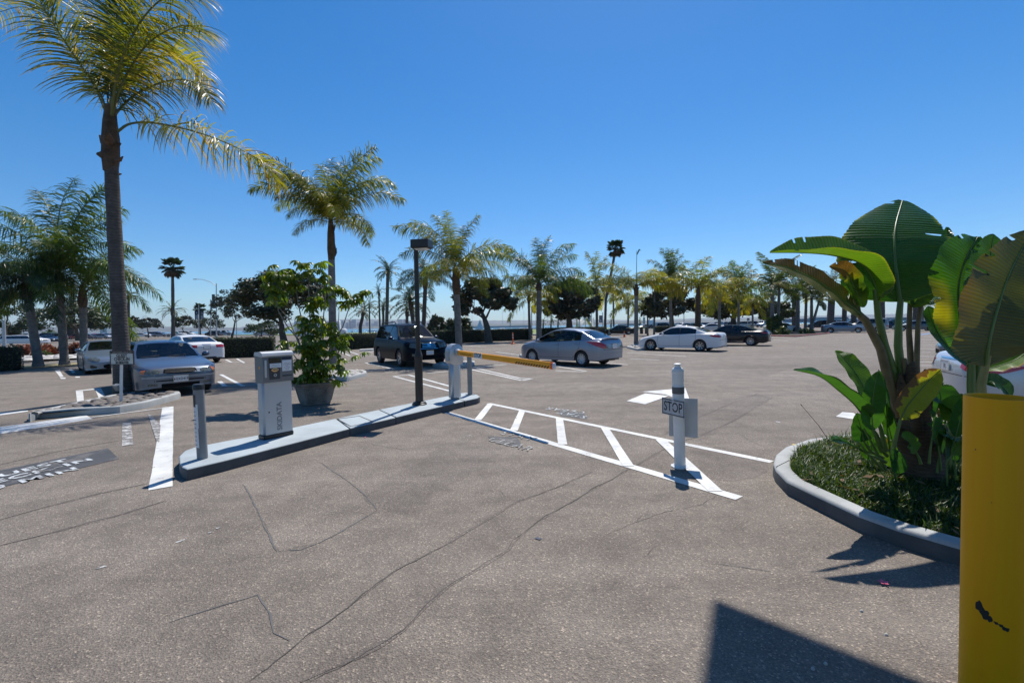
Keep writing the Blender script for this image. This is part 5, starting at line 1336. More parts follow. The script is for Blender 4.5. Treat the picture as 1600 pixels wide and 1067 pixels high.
bushy(1208, 1234, 511, 523.5, "dark green ground shrub at the left end of the red-kerbed island", 24, 700, GRNL, leaf=.2)
bushy(1244, 1276, 512, 522, "low green shrub under the island's right palms", 25, 600, GRNL, leaf=.2)
for i, (a, c, yt, by) in enumerate([(28, 58, 532, 557), (50, 78, 536, 558), (58, 84, 534, 557), (78, 104, 535, 556), (98, 118, 533, 555), (106, 128, 530, 555)]):
    bushy(a, c, yt, by, ["reddish bronze shrub beside the clipped dark hedge end", "reddish shrub left of the first pale stones", "rust red shrub between the first two left palm trunks", "rust red shrub just left of the middle palm trunk", "tall rust red shrub right of the middle palm trunk", "rust red shrub in front of the third left palm"][i], 30 + i, 1200, REDL, 'red_shrub', .09)
bushy(62, 80, 547, 559, "small grey-green shrub among the red ones", 37, 500, GRNL, 'shrub', .09)
for i, (a, c) in enumerate([(198, 222), (216, 238), (232, 254)]):
    bushy(a, c, 530, 542, ["green roadside shrub nearest the tall leaning trunk", "middle green roadside shrub above the coupe's roof", "green roadside shrub behind the silver sedan's roof corner"][i], 40 + i, 800, GRNL, 'shrub', .13)
bushy(68, 94, 514, 528, "bright green distant bush behind the left palms", 45, 600, GRNL, leaf=.4)
bushy(0, 34, 500, 532, "dense olive shrub mass under the left edge tree", 46, 1500, EVG2, leaf=.36)
for i, (x_, h_) in enumerate([(849, 500), (861, 501), (872, 498), (886, 500), (1000, 500), (955, 500)]):
    dp = 150; b = Vector(((x_ - 800) / FPX * dp, dp, 0)); t = at(x_, h_ + 4, dp)
    palm(b, t, 7.5 * dp / FPX, (.3, .25), 'date', n=14, label=["short shore palm nearest the slender palm", "second short shore palm from the left, beyond the hedge", "third short shore palm beyond the hedge", "short shore palm behind the dark round tree's trunk", "short shore palm far behind the spear-topped palm", "short shore palm behind the curved fan palm's foot"][i], name='date_palm', seed=200 + i, boots=False, yellow=0)
# ---- clipped hedges
def hedge(p, q, h, w, label, seed):
    a = Vector((p.x, p.y, 0)); b = Vector((q.x, q.y, 0)); d = (b - a); L = d.length; d.normalize(); n = Vector((-d.y, d.x, 0)); r = random.Random(seed)
    root = empty('clipped_hedge', (a + b) / 2 + Vector((0, 0, .0)), math.atan2(d.y, d.x), label, 'hedge')
    c = MB(); c.box((0, 0, h / 2 - .03), (L - .12, w - .12, h - .06), bev=.1); c.build('core', CARBON, root, 50)
    mb = MB(); N_ = int(min(16000, (L * h * 2 + L * w) * 260))
    for i in range(N_):
        f = r.random(); A_ = L * h; B_ = L * w; C_ = w * h; t = f * (2 * A_ + B_ + 2 * C_)
        x = r.uniform(-L / 2, L / 2); y = r.uniform(-w / 2, w / 2); z = r.uniform(.03, h)
        if t < A_: y = -w / 2; nn = Vector((0, -1, 0))
        elif t < 2 * A_: y = w / 2; nn = Vector((0, 1, 0))
        elif t < 2 * A_ + B_: z = h; nn = Vector((0, 0, 1))
        else: x = -L / 2 if r.random() < .5 else L / 2; nn = Vector((1 if x > 0 else -1, 0, 0))
        p_ = Vector((x, y, z)) + nn * (r.uniform(-.10, .03) + .035 * math.sin(x * 3.1 + seed) * math.sin(z * 5 + x)); t1 = Vector((r.gauss(0, 1), r.gauss(0, 1), r.gauss(0, 1))); t1 = (t1 - nn * t1.dot(nn) * .5).normalized(); t2 = t1.cross(nn + Vector((.01, .02, 0))).normalized()
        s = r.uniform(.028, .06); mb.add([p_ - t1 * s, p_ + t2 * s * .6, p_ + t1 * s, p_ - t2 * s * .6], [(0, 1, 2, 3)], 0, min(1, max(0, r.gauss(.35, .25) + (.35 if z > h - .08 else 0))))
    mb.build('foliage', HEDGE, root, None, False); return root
V0 = .1
hedge(G(-60, 583, 0), G(37, 577.5, 0), 1.12, 1.0, "clipped dark hedge at the left edge", 1)
hedge(G(333, 559.5, 0), G(430, 556, 0), 1.22, 1.1, "clipped hedge between the white sedan and the umbrella-shaped tree", 2)
hedge(G(530, 547, 0), G(600, 542.5, 0), 1.25, 1.1, "clipped hedge left of the black sport utility", 3)
hedge(G(678, 537.5, 0), G(760, 533.5, 0), 1.3, 1.2, "clipped hedge right of the black sport utility", 4)
hedge(G(767, 533, 0), G(827, 530, 0), 1.3, 1.2, "clipped hedge right of the gap by the forked tree", 5)
hedge(G(846, 529.5, 0), G(941, 524.5, 0), 1.3, 1.2, "clipped hedge behind the silver compact", 6)
hedge(G(1025, 519.5, 0), G(1048, 519, 0), 1.1, 1.2, "short clipped hedge beyond the two short posts", 7)
# ---- stones beside the road
mb = MB(); r = random.Random(3)
c_off0, c_off1 = off(BND, 10.8), off(BND, 13.2)
stone_root = tag(sheet('stone_border', [G(a, b, .0) for a, b in [(38, 566), (128, 562), (255, 545), (255, 541), (128, 556), (38, 558)]], .12, STONE_W), kind='structure')
smesh = []
for v in range(3):
    q = MB(); q.lathe([(0, 0), (.9, .1), (1, .35), (.75, .7), (.3, .86), (0, .9)], 8); q.v = [(x * (1 + .2 * math.sin(v * 3 + y * 4)), y * (.8 + .1 * v), z * .7) for x, y, z in q.v]; smesh.append(q.mesh('stone', STONE_W, 60))
for i in range(110):
    px = r.uniform(38, 250); t = (px - 38) / 217; py = lerp(r.uniform(558.5, 565.5), r.uniform(541.5, 544.5), t ** 1.1)
    g = G(px, py, .12); o = link('stone', smesh[i % 3], stone_root); o.location = g; s = r.uniform(.12, .26); o.scale = (s, s, s * .8); o.rotation_euler = (0, 0, r.uniform(0, 6))
# ================================================================ KERBED ISLANDS AND THINGS ON THEM
def slab(name, poly, z0, z1, m, parent=None, bev=.022, m2=None, kind=None):
    bm = bmesh.new(); a = [bm.verts.new((p[0], p[1], z0)) for p in poly]; b = [bm.verts.new((p[0], p[1], z1)) for p in poly]; n = len(poly)
    bm.faces.new(b); bm.faces.new(a[::-1])
    for i in range(n): bm.faces.new((a[i], a[(i + 1) % n], b[(i + 1) % n], b[i]))
    bmesh.ops.recalc_face_normals(bm, faces=bm.faces)
    if bev:
        es = [e for e in bm.edges if all(abs(v.co.z - z1) < 1e-5 for v in e.verts)]
        bmesh.ops.bevel(bm, geom=es, offset=bev, segments=3, affect='EDGES', profile=.5)
    bm.normal_update()
    for f in bm.faces:
        f.smooth = True
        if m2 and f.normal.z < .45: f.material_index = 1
    me = bpy.data.meshes.new(name); bm.to_mesh(me); bm.free(); me.materials.append(m)
    if m2: me.materials.append(m2)
    me.set_sharp_from_angle(angle=R(50)); o = link(name, me, parent)
    if kind: tag(o, kind=kind)
    return o
ZI = .13
front = [(280, 722), (284, 729), (292, 732.5), (350, 719), (405, 705), (470, 688.5), (546, 668.8)]
back = [(525, 653.5), (470, 665), (405, 679), (350, 689), (304, 698), (288, 704), (279.5, 712)]
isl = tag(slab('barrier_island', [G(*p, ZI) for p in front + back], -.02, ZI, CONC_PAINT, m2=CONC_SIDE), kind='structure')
slab('concrete_slab', [G(*p, ZI) for p in [(547.2, 668.5), (582, 660), (618, 651.5), (592, 639.8), (526, 653.2)]], -.02, ZI - .001, CONC_PAINT, isl, m2=CONC_SIDE)
slab('concrete_slab', [G(*p, ZI) for p in [(619.2, 651.2), (670, 639), (725, 626), (699, 618.5), (593, 639.5)]], -.02, ZI + .001, CONC_PAINT, isl, m2=CONC_SIDE)
slab('concrete_slab', [G(*p, ZI) for p in [(726.2, 625.8), (746, 621.5), (750, 619.2), (746, 616.5), (728, 613), (719, 614.2), (700, 618.2)]], -.02, ZI, CONC_PAINT, isl, m2=CONC_SIDE)
mb = MB()   # lid of a junction box set in the island
q = [G(*p, ZI) for p in [(527, 654.5), (562, 650), (583, 659), (548, 666)]]
for a_, b_ in zip(q, q[1:] + q[:1]): mb.tube([a_ + Vector((0, 0, .001)), b_ + Vector((0, 0, .001))], .006, 5)
mb.build('box_lid_seam', CONC_SIDE, isl)
# left palm island
lp = [G(*p, .15) for p in [(44, 645), (60, 640.5), (101, 631.5), (174, 616.5), (230, 609), (281, 611), (282.5, 613), (234, 626), (187.5, 634.5), (110, 638.5), (60, 642.5), (47, 647)]]
def ring_island(name, outer, z1, w, m=CONC, fill=SOIL, side=None, kind='structure', fz=None, seg=None):
    """kerb of width w round the outline, soil inside"""
    P = [Vector((p[0], p[1], 0)) for p in outer]; n = len(P); ar = sum(P[i].x * P[(i + 1) % n].y - P[(i + 1) % n].x * P[i].y for i in range(n))
    if ar < 0: P = P[::-1]
    inn = []
    for i in range(n):
        d1 = (P[i] - P[i - 1]).normalized(); d2 = (P[(i + 1) % n] - P[i]).normalized(); n1 = Vector((-d1.y, d1.x, 0)); n2 = Vector((-d2.y, d2.x, 0)); nn = (n1 + n2).normalized(); c = max(.5, nn.dot(n1)); inn.append(P[i] + nn * w / c)
    bm = bmesh.new(); lv = []
    bv = .02
    def ringv(pts, z): return [bm.verts.new((p.x, p.y, z)) for p in pts]
    def mixp(t): return [a.lerp(b, t) for a, b in zip(P, inn)]
    rs = [ringv(P, -.02), ringv(mixp(.04), z1 - .03), ringv(mixp(.09), z1 - .009), ringv(mixp(.2), z1), ringv(mixp(.9), z1), ringv(inn, z1 - .015), ringv(inn, z1 - .10)]
    for k in range(len(rs) - 1):
        for i in range(n):
            f = bm.faces.new((rs[k][i], rs[k][(i + 1) % n], rs[k + 1][(i + 1) % n], rs[k + 1][i])); f.smooth = True; f.material_index = 1 if (k == 0 and side) else 0
    bmesh.ops.recalc_face_normals(bm, faces=bm.faces)
    me = bpy.data.meshes.new(name); bm.to_mesh(me); bm.free(); me.materials.append(m)
    if side: me.materials.append(side)
    me.set_sharp_from_angle(angle=R(60)); o = link(name, me); tag(o, kind=kind)
    sheet('soil', [p for p in inn], (z1 - .04) if fz is None else fz, fill, o)
    return o, inn
pisl, pin = ring_island('palm_island', lp, .15, .13, CONC, SOIL, CONC)
SM = []
for v in range(3):
    q = MB(); q.lathe([(0, 0), (.8, .05), (1, .32), (.8, .62), (.35, .8), (0, .84)], 10); q.v = [(x * (1.2 + .15 * math.sin(v * 3 + y * 4)), y * (.8 + .1 * v), z * .75 + .05 * math.sin(x * 3 + v)) for x, y, z in q.v]; SM.append(q.mesh('stone', STONE, 70))
def stones(poly, parent, n, z, s0, s1, seed, M_=None):
    r = random.Random(seed); xs_ = [p[0] for p in poly]; ys_ = [p[1] for p in poly]; k = 0; pl = []
    while k < n:
        x, y = r.uniform(min(xs_), max(xs_)), r.uniform(min(ys_), max(ys_)); s = r.uniform(s0, s1)
        k += 1
        if not in_poly(x, y, poly) or any((x - a) ** 2 + (y - b) ** 2 < (.8 * (s + c)) ** 2 for a, b, c in pl): continue
        pl.append((x, y, s)); o = link('stone', SM[k % 3], parent); o.location = (x, y, z - .01); o.rotation_euler = (r.uniform(-.2, .2), r.uniform(-.2, .2), r.uniform(0, 6)); o.scale = (s, s, s * r.uniform(.7, 1))
        if M_: setmat(o, 0, M_)
stones([(p.x, p.y) for p in pin], pisl, 1500, .12, .06, .12, 4)
# other small islands with palms in them
def small_island(px, w=.13, red=False, z=.13, seed=1, n=240, st=True, s0=.07, s1=.13):
    o, inn = ring_island('palm_island', [G(*p, z) for p in px], z, w, RED_KERB if red else CONC, SOIL, RED_KERB if red else CONC)
    if st: stones([(p.x, p.y) for p in inn], o, n, z - .03, s0, s1, seed, STONE_W if not red else None)
    return o
RED_KERB = wornpaint("red_kerb_paint", (.35, .04, .035), .40, (.4, .38, .36))
small_island([(492, 583), (522, 587.5), (541, 589.5), (573.5, 581.5), (572, 578.5), (530, 576)], seed=2)
small_island([(676, 568.5), (706, 571.5), (741, 567), (742, 563.5), (700, 562.5)], seed=3)
small_island([(811, 553.5), (819, 557), (834, 555.5), (840, 551), (822, 550.5)], seed=5, n=100)
small_island([(979, 541), (996, 545), (1014, 543.5), (1016, 539), (990, 537.5)], seed=6, n=160)
small_island([(1202, 523.5), (1243, 524.5), (1297, 519.6), (1290, 516.5), (1236, 516.5), (1205, 519)], red=True, seed=7, st=False, w=.2)
tag(slab('wheel_stop', [G(*p, .12) for p in [(562, 546.4), (594, 544.4), (594, 543.6), (562, 545.4)]], -.01, .12, CONC_PALE), 'long pale wheel stop in front of the hedge left of the black sport utility', 'wheel stop')

# ---------------------------------------------------------------- pay station
UI = Vector((.58, .81, 0)).normalized(); NI = Vector((UI.y, -UI.x, 0))      # along the island, towards the lane
def local(origin, pt): return Vector(origin) + UI * pt[0] + NI * pt[1] + Vector((0, 0, pt[2]))
MI = Matrix((( UI.x, NI.x, 0), (UI.y, NI.y, 0), (0, 0, 1)))
pc = (G(412, 688, ZI) + G(459, 678, ZI)) / 2 - NI * .075
pm = empty('ticket_machine', (pc.x, pc.y, ZI), 0, "grey and white parking ticket machine marked SKIDATA on the island", 'ticket machine')
def L_(u, n, z): return UI * u + NI * n + Vector((0, 0, z))
mb = MB(); mb.box(L_(0, 0, .03), (.425, .175, .06), MI, bev=.012); mb.build('base', BLACK, pm, 40)
mb = MB(); mb.box(L_(0, 0, .43), (.415, .15, .75), MI, bev=.02); mb.build('column', ALU_MATT, pm, 40)
mb = MB(); mb.box(L_(.008, .0755, .43), (.385, .012, .74), MI, bev=.004); fp = mb.build('front_panel', PANEL, pm, 40)
mb = MB(); add_text(mb, "SKIDATA", L_(.015, .0825, .30), Vector((0, 0, 1)), -UI, .098, bold=.004, spacing=1.0, sx=1.0); mb.build('maker_lettering', INKGREY, fp)
mb = MB(); mb.tube([L_(-.13, .08, .375), L_(-.13, .090, .375)], .009, 12); mb.build('lock', BLACK, pm)
hd = MB()       # head: sloping front, rounded top
prof = [(-.10, .78), (.115, .79), (.125, .83), (.118, 1.10), (.10, 1.175), (.06, 1.195), (-.08, 1.185), (-.10, 1.15)]
for u0, u1 in ((-.214, .214),):
    n = len(prof); hd.add([L_(u0, a, b) for a, b in prof] + [L_(u1, a, b) for a, b in prof], [tuple(range(n)), tuple(range(2 * n - 1, n - 1, -1))] + [(i, (i + 1) % n, n + (i + 1) % n, n + i) for i in range(n)])
hdo = hd.build('head', GREYHEAD, pm, 25)
mb = MB(); n = 6; pr2 = [(-.11, 1.165), (.115, 1.145), (.132, 1.165), (.118, 1.20), (.06, 1.222), (-.09, 1.212)]
mb.add([L_(-.220, a, b) for a, b in pr2] + [L_(.220, a, b) for a, b in pr2], [tuple(range(n)), tuple(range(2 * n - 1, n - 1, -1))] + [(i, (i + 1) % n, n + (i + 1) % n, n + i) for i in range(n)]); mb.build('lid', ALU_MATT, pm, 40)
def facep(u, z, pr=0):     # point on the head's front face
    t = (z - .83) / .27; return L_(u, lerp(.125, .118, t) + pr, z)
def panel(u, z, w, h, t, m, nm, par=None, bev=.003):
    mb = MB(); mb.box(facep(u, z, t / 2), (w, t, h), MI, bev=bev); return mb.build(nm, m, par or hdo, 40)
SCREEN = plain("unlit_screen", (.012, .016, .012), .12)
panel(-.045, 1.09, .17, .085, .006, SCREEN, 'screen'); dk = panel(-.055, .94, .15, .22, .006, GREYD, 'slot_panel')
nt1 = panel(-.04, 1.022, .165, .062, .010, PAPER, 'notice'); nt2 = panel(.12, 1.012, .135, .155, .008, PAPER, 'notice')
panel(.12, 1.115, .14, .03, .007, P_NAVY, 'label'); panel(.12, .87, .14, .02, .003, GREYD, 'vent'); sl_ = panel(-.175, .985, .03, .24, .005, ALU, 'card_strip')
mb = MB(); mb.box(facep(-.055, .965, .016), (.10, .03, .035), MI, bev=.012); mb.box(facep(-.055, .965, .014), (.065, .03, .055), MI, bev=.012); slo = mb.build('ticket_slot', plain("orange_slot_plastic", (.75, .42, .16), .5), dk, 40)
mb = MB(); mb.box(facep(-.055, .965, .033), (.065, .004, .008), MI); mb.build('slot_gap', BLACK, slo)
mb = MB(); c_ = facep(-.055, .89, .006); mb.tube([c_, c_ + NI * .012], .021, 16); bt = mb.build('button', ALU, dk, 40); mb = MB(); mb.tube([c_ + NI * .012, c_ + NI * .014], .011, 12); mb.build('button_mark', GREYD, bt)
def printed(par, u, z, lines, size, dz, t):
    mb = MB()
    for i, tx in enumerate(lines): add_text(mb, tx, facep(u, z - i * dz, t), UI, Vector((0, 0, 1)), size)
    mb.build('print', INK, par)
printed(nt1, -.04, 1.036, ["PLEASE TAKE TICKET", "PUSH BUTTON FOR HELP"], .011, .022, .0112)
printed(nt2, .12, 1.068, ["NOTICE", "This lot is for", "GUEST PARKING", "ONLY", "No overnight", "parking"], .015, .021, .0092)
mb = MB(); mb.box(L_(-.2155, .03, 1.0), (.003, .02, .03), MI); mb.build('sticker', ARMY, pm)
# ---------------------------------------------------------------- post with taped notices
b0 = G(316.5, 716, ZI); tp = at(310, 600, b0.y - .02); ax = (tp - b0)
po = empty('sign_post', b0, 0, "grey post with taped white notices at the island's left end", 'post')
mb = MB(); mb.tube([Vector((0, 0, 0)), ax * .93], .056, 20); mb.build('pole', GREYPOST, po, 40)
mb = MB(); mb.tube([ax * .93, ax * .985, ax], [.061, .061, .052], 20); mb.build('cap', BLACK, po, 40)
def wrap(par, axv, rad, a0, a1, t0, t1, nm, m, shift=.002, rag=0):
    mb = MB(); rows = []; r = random.Random(int(a0 * 10)); d = axv.normalized()
    for i in range(9):
        a = R(lerp(a0, a1, i / 8)); o = Vector((math.cos(a), math.sin(a), 0)); o = (o - d * o.dot(d)).normalized()
        rows.append([axv * (lerp(t0, t1, k / 4) + (rag * r.uniform(-1, 1) if k in (0, 4) else 0)) + o * (rad + shift) for k in range(5)])
    mb.grid(rows); return mb.build(nm, m, par, 60)
n1 = wrap(po, ax, .056, 180, 285, .42, .74, 'notice', PAPER, .003); n2 = wrap(po, ax, .056, 200, 280, .16, .44, 'notice', PAPER, .005, .01); n3 = wrap(po, ax, .056, 205, 262, .70, .86, 'notice', GREYD, .005, .012)
wrap(po, ax, .056, 180, 215, .80, .90, 'notice', PAPER, .004, .012)
for i in range(9): wrap(n1 if i > 3 else n2, ax, .056, 215 + (i % 3) * 6, 262, .20 + i * .055, .206 + i * .055, 'print', INK, .0065)
# ---------------------------------------------------------------- lamp post
b0 = G(655.5, 632, ZI); lp_ = empty('lamp_post', b0, 0, "dark bronze lamp post with shoebox head on the barrier island", 'lamp post')
tz = at(650, 389, b0.y) - b0; k_ = b0.y / FPX
mb = MB(); mb.lathe([(.145, 0), (.145, .02), (.135, .028), (.13, .03), (.125, .05), (.085, .065), (.080, .075)], 28); mb.build('base_plate', BRONZE, lp_, 35)
s_ = tz * .315; mb = MB(); mb.tube([Vector((0, 0, .06)), s_], .076, 24); mb.build('sleeve', BRONZE, lp_, 40)
mb = MB(); mb.tube([s_, s_ + Vector((0, 0, .03)), s_ + Vector((0, 0, .10))], [.082, .07, .052], 24); mb.build('collar', BRONZE, lp_, 40)
mb = MB(); mb.tube([s_ * 1.01, tz], [.047, .045], 20); mb.build('pole', BRONZE, lp_, 40)
HM = Matrix.Rotation(R(-12), 3, 'Z'); hc = tz + Vector((.12, -.03, .085))
mb = MB(); mb.box(hc, (.36, .27, .155), HM, bev=.008); lh = mb.build('lamp_head', BRONZE, lp_, 30)
mb = MB(); mb.box(hc - Vector((0, 0, .086)), (.32, .24, .012), HM, bev=.004); mb.build('lens_frame', BRONZE, lh, 30)
LENS = plain("frosted_lens", (.55, .57, .56), .25); mb = MB()
mb.add([hc + HM @ Vector((x * .13, y * .09, -.092)) for x, y in ((-1, -1), (1, -1), (1, 1), (-1, 1))] + [hc + HM @ Vector((x * .09, y * .06, -.12)) for x, y in ((-1, -1), (1, -1), (1, 1), (-1, 1))], [(0, 1, 5, 4), (1, 2, 6, 5), (2, 3, 7, 6), (3, 0, 4, 7), (4, 5, 6, 7)]); mb.build('lens', LENS, lh)
# ---------------------------------------------------------------- barrier
b0 = G(711, 623.5, ZI); ba = empty('parking_barrier', b0, 0, "aluminium parking barrier with lowered yellow arm reading STOP", 'parking barrier')
AR = Vector((.52, -.86, 0)).normalized(); AN = Vector((AR.y, -AR.x, 0)); MA = Matrix(((AR.x, -AR.y, 0), (AR.y, AR.x, 0), (0, 0, 1)))
mb = MB(); mb.box((0, 0, .42), (.20, .23, .84), MA, bev=.05); mb.build('column', ALU, ba, 40)
mb = MB()
for s in (-1, 1): mb.box(MA @ Vector((s * .0, -.117, .42)) + AR * s * .035, (.012, .006, .80), MA, bev=.002)
mb.build('column_rib', ALU_MATT, ba, 40)
mb = MB()   # housing: rounded dome over a tapered box
pf = [(-.15, .80), (-.10, .74), (.12, .74), (.15, .80), (.16, 1.0), (.13, 1.09), (.07, 1.15), (0, 1.165), (-.08, 1.14), (-.14, 1.06), (-.155, .95)]
n = len(pf); N2 = MA @ Vector((0, 1, 0))
def H_(a, t, z): return AR * a + N2 * t + Vector((0, 0, z))
rws = []
for t, sc_ in ((-.145, .86), (-.13, 1), (.13, 1), (.145, .86)): rws.append([H_(t * .95, a * sc_, .95 + (z - .95) * sc_) for a, z in pf] )
vs = [p for r_ in rws for p in r_]; fs = [tuple(range(n - 1, -1, -1)), tuple(range(3 * n, 4 * n))]
for k in range(3):
    for i in range(n): fs.append((k * n + i, k * n + (i + 1) % n, (k + 1) * n + (i + 1) % n, (k + 1) * n + i))
mb.add(vs, fs); ho = mb.build('housing', ALU, ba, 40)
mb = MB(); mb.box(H_(-.0, -.158, .92), (.17, .008, .22), MA, bev=.02); mb.build('cover_plate', GREYPOST if 0 else ALU_MATT, ho, 40)
for a_, z_ in ((.08, .80), (-.08, .80), (.09, 1.02)):
    mb = MB(); mb.tube([H_(a_ * .8, -.160, z_ + .03), H_(a_ * .8, -.167, z_ + .03)], .009, 8); mb.build('screw', BLACK, ho)
pv = H_(.14, 0, .985); mb = MB(); mb.tube([pv, pv + AR * .07, pv + AR * .12], [.075, .075, .06], 18); mb.build('arm_socket', ALU, ba, 40)
a0 = pv + AR * .10; wtip = at(862, 571.5, 6.95); a1 = wtip - b0; ad = (a1 - a0).normalized(); aL = (a1 - a0).length
sd_ = ad.cross(Vector((0, 0, 1))).normalized(); au = sd_.cross(ad).normalized()
MAr = Matrix(((ad.x, sd_.x, au.x), (ad.y, sd_.y, au.y), (ad.z, sd_.z, au.z)))
mb = MB(); mb.box((a0 + a1) / 2, (aL, .05, .105), MAr, bev=.016); arm = mb.build('arm', ARMY, ba, 40)
mb = MB(); mb.box(a1 + ad * .005, (.05, .054, .109), MAr, bev=.012); mb.build('arm_tip_band', ORANGE, arm, 40)
CLR = glass("clear_plastic", (.8, .8, .82), .5); mb = MB(); mb.box(a1 + ad * .055, (.07, .056, .112), MAr, bev=.026); mb.build('arm_end_cap', plain("milky_plastic", (.66, .66, .70), .25, coat=.5), ba, 60)
an = sd_ if sd_.y < 0 else -sd_
def on_arm(s, h): return a0 + ad * s + au * h + an * .0262
S0 = aL * .27
mb = MB(); mb.box(a0 + ad * S0 + an * .0262, (.30, .003, .10), MAr); lb = mb.build('stop_label', PAPER, arm)
mb = MB(); add_text(mb, "STOP", on_arm(S0, 0) + an * .002, ad, au, .112, bold=.004, sx=.92); mb.build('lettering', INK, lb)
mb = MB()
for i in range(13):
    s = aL * .685 + i * aL * .0235; c = [on_arm(s, -.048), on_arm(s + .035, -.048), on_arm(s + .075, -.006), on_arm(s + .04, -.006)]; mb.add([p + an * .001 for p in c], [(0, 1, 2, 3)])
mb.build('hazard_stripe', INK, arm)
mb = MB()
for i in range(14):
    s = aL * .035 + i * .032; c = [on_arm(s, -.022), on_arm(s + .018, -.022), on_arm(s + .028, -.002), on_arm(s + .01, -.002)]; mb.add([p + an * .001 for p in c], [(0, 1, 2, 3)])
mb.build('maker_marking', INK, arm)
bp_ = G(734.5, 616.5, ZI); sp_ = empty('support_post', bp_, 0, "square grey steel post standing just right of the barrier column", 'post')
hz = at(734, 556, bp_.y).z - ZI; mb = MB(); mb.box((0, 0, hz / 2), (.085, .085, hz), MA, bev=.008); mb.build('post', GREYPOST, sp_, 40); mb = MB(); mb.box((0, 0, .006), (.16, .16, .012), MA); mb.build('base_plate', GREYPOST, sp_)
# ---------------------------------------------------------------- STOP bollard
b0 = G(1062.5, 729, 0); bo = empty('stop_bollard', b0, 0, "white plastic bollard carrying a grey STOP sign on the hatched markings", 'bollard')
ax = at(1058.5, 568, b0.y - .03) - b0
mb = MB(); hh = ax.length; zz = ax.normalized(); xx = Vector((1, 0, 0)); xx = (xx - zz * xx.dot(zz)).normalized(); yy = zz.cross(xx); MBo = Matrix((xx, yy, zz)).transposed()
mb.lathe([(.062, 0), (.062, hh * .60), (.064, hh * .605), (.064, hh * .80), (.061, hh * .805), (.0635, hh * .83), (.0635, hh * .915), (.067, hh * .92), (.067, hh * .935), (.055, hh * .955), (.032, hh * .965), (.026, hh * .985), (.028, hh * .988)], 32, M=MBo); mb.build('tube', WHITEP, bo, 30)
mb = MB(); mb.lathe([(.028, hh * .985), (.041, hh * .988), (.041, hh * .998), (.03, hh * 1.002), (0, hh * 1.002)], 24, M=MBo); mb.build('cap', WHITEP, bo, 30)
mb = MB(); mb.lathe([(.0665, hh * .715), (.0675, hh * .72), (.0675, hh * .775), (.0665, hh * .78)], 32, M=MBo); mb.build('reflective_band', plain("dark_grey_reflective", (.10, .11, .12), .35), bo, 30)
mb = MB(); mb.lathe([(.10, 0), (.10, .012), (.085, .018), (.066, .03), (.063, .034)], 24); mb.build('base', WHITEP, bo, 30)
def board(name, corners, t, m, parent, edge=None, bev=0):
    c = [Vector(p) for p in corners]; nrm = (c[1] - c[0]).cross(c[3] - c[0]).normalized(); mb = MB(); b2 = [p - nrm * t for p in c]
    mb.add(c + b2, [(0, 1, 2, 3), (7, 6, 5, 4), (0, 4, 5, 1), (1, 5, 6, 2), (2, 6, 7, 3), (3, 7, 4, 0)]); return mb.build(name, m, parent), nrm
SX = Vector((.40, -.917, 0)).normalized(); sc = ax * .585 + Vector((.0, -.0, 0)); nS = Vector((SX.y, -SX.x, 0)); wS, hS = .355, .19; cS = ax * .583 + nS * .082
cor = [cS + SX * (u * wS / 2) + Vector((0, 0, v * hS / 2)) for u, v in ((-1, -1), (1, -1), (1, 1), (-1, 1))]
so_, nn = board('sign_board', cor, .004, plain("grey_reflective_sheet", (.46, .47, .48), .4), bo)
mb = MB(); e = .012
for u, v, w_, h_ in ((0, 1, wS - .01, .010), (0, -1, wS - .01, .010), (-1, 0, .010, hS - .01), (1, 0, .010, hS - .01)):
    c_ = cS + SX * u * (wS / 2 - e) + Vector((0, 0, v * (hS / 2 - e))) + nS * .001; a_, b_ = SX * w_ / 2, Vector((0, 0, h_ / 2)); mb.add([c_ - a_ - b_, c_ + a_ - b_, c_ + a_ + b_, c_ - a_ + b_], [(0, 1, 2, 3)])
mb.build('border', INK, so_, fixn=False)
mb = MB(); add_text(mb, "STOP", cS + nS * .002, SX, Vector((0, 0, 1)), .155, bold=.0015, sx=.78); mb.build('lettering', INK, so_, fixn=False)
TX = Vector((.30, -.12, 0)).normalized(); nT = Vector((TX.y, -TX.x, 0)); cT = ax * .47 - nT * .075 + TX * .045
cor = [cT + TX * (u * .155) + Vector((0, 0, v * .225)) for u, v in ((-1, -1), (1, -1), (1, 1), (-1, 1))]
bk, _n = board('sign_board', cor, .004, ALU_MATT, bo); bk['label'] = 'bare aluminium back of a taller second sign'
mb = MB()
for v in (-.10, .0, .10): mb.box(ax * (.583 + v * .7) + nS * .06, (.03, .05, .02), Matrix(((SX.x, nS.x, 0), (SX.y, nS.y, 0), (0, 0, 1))))
mb.build('bracket', ALU_MATT, bo)
# ---------------------------------------------------------------- guest sign
b0 = G(189, 628.5, .12); gs = empty('guest_sign', b0, 0, "small white sign reading GUEST CHECK-IN 20 MINUTES on a white post", 'sign')
t = at(190, 552, b0.y) - b0; k_ = b0.y / FPX; mb = MB(); mb.tube([Vector((0, 0, -.05)), t], .036, 4); mb.build('post', WHITEP, gs)
cB = at(190.5, 558.8, b0.y - .06) - b0; bx = Vector((.985, -.1, 0)).normalized(); nb = Vector((bx.y, -bx.x, 0)); bw, bh = 39.5 * k_, 20.8 * k_
SIGNW = plain("cream_sign_panel", (.62, .60, .53), .5, 0, .03); SIGND = plain("dark_brown_sign_header", (.06, .04, .035), .5)
cor = [cB + bx * u * bw / 2 + Vector((0, 0, v * bh / 2)) for u, v in ((-1, -1), (1, -1), (1, 1), (-1, 1))]
sb, _n = board('sign_board', cor, .012, SIGNW, gs)
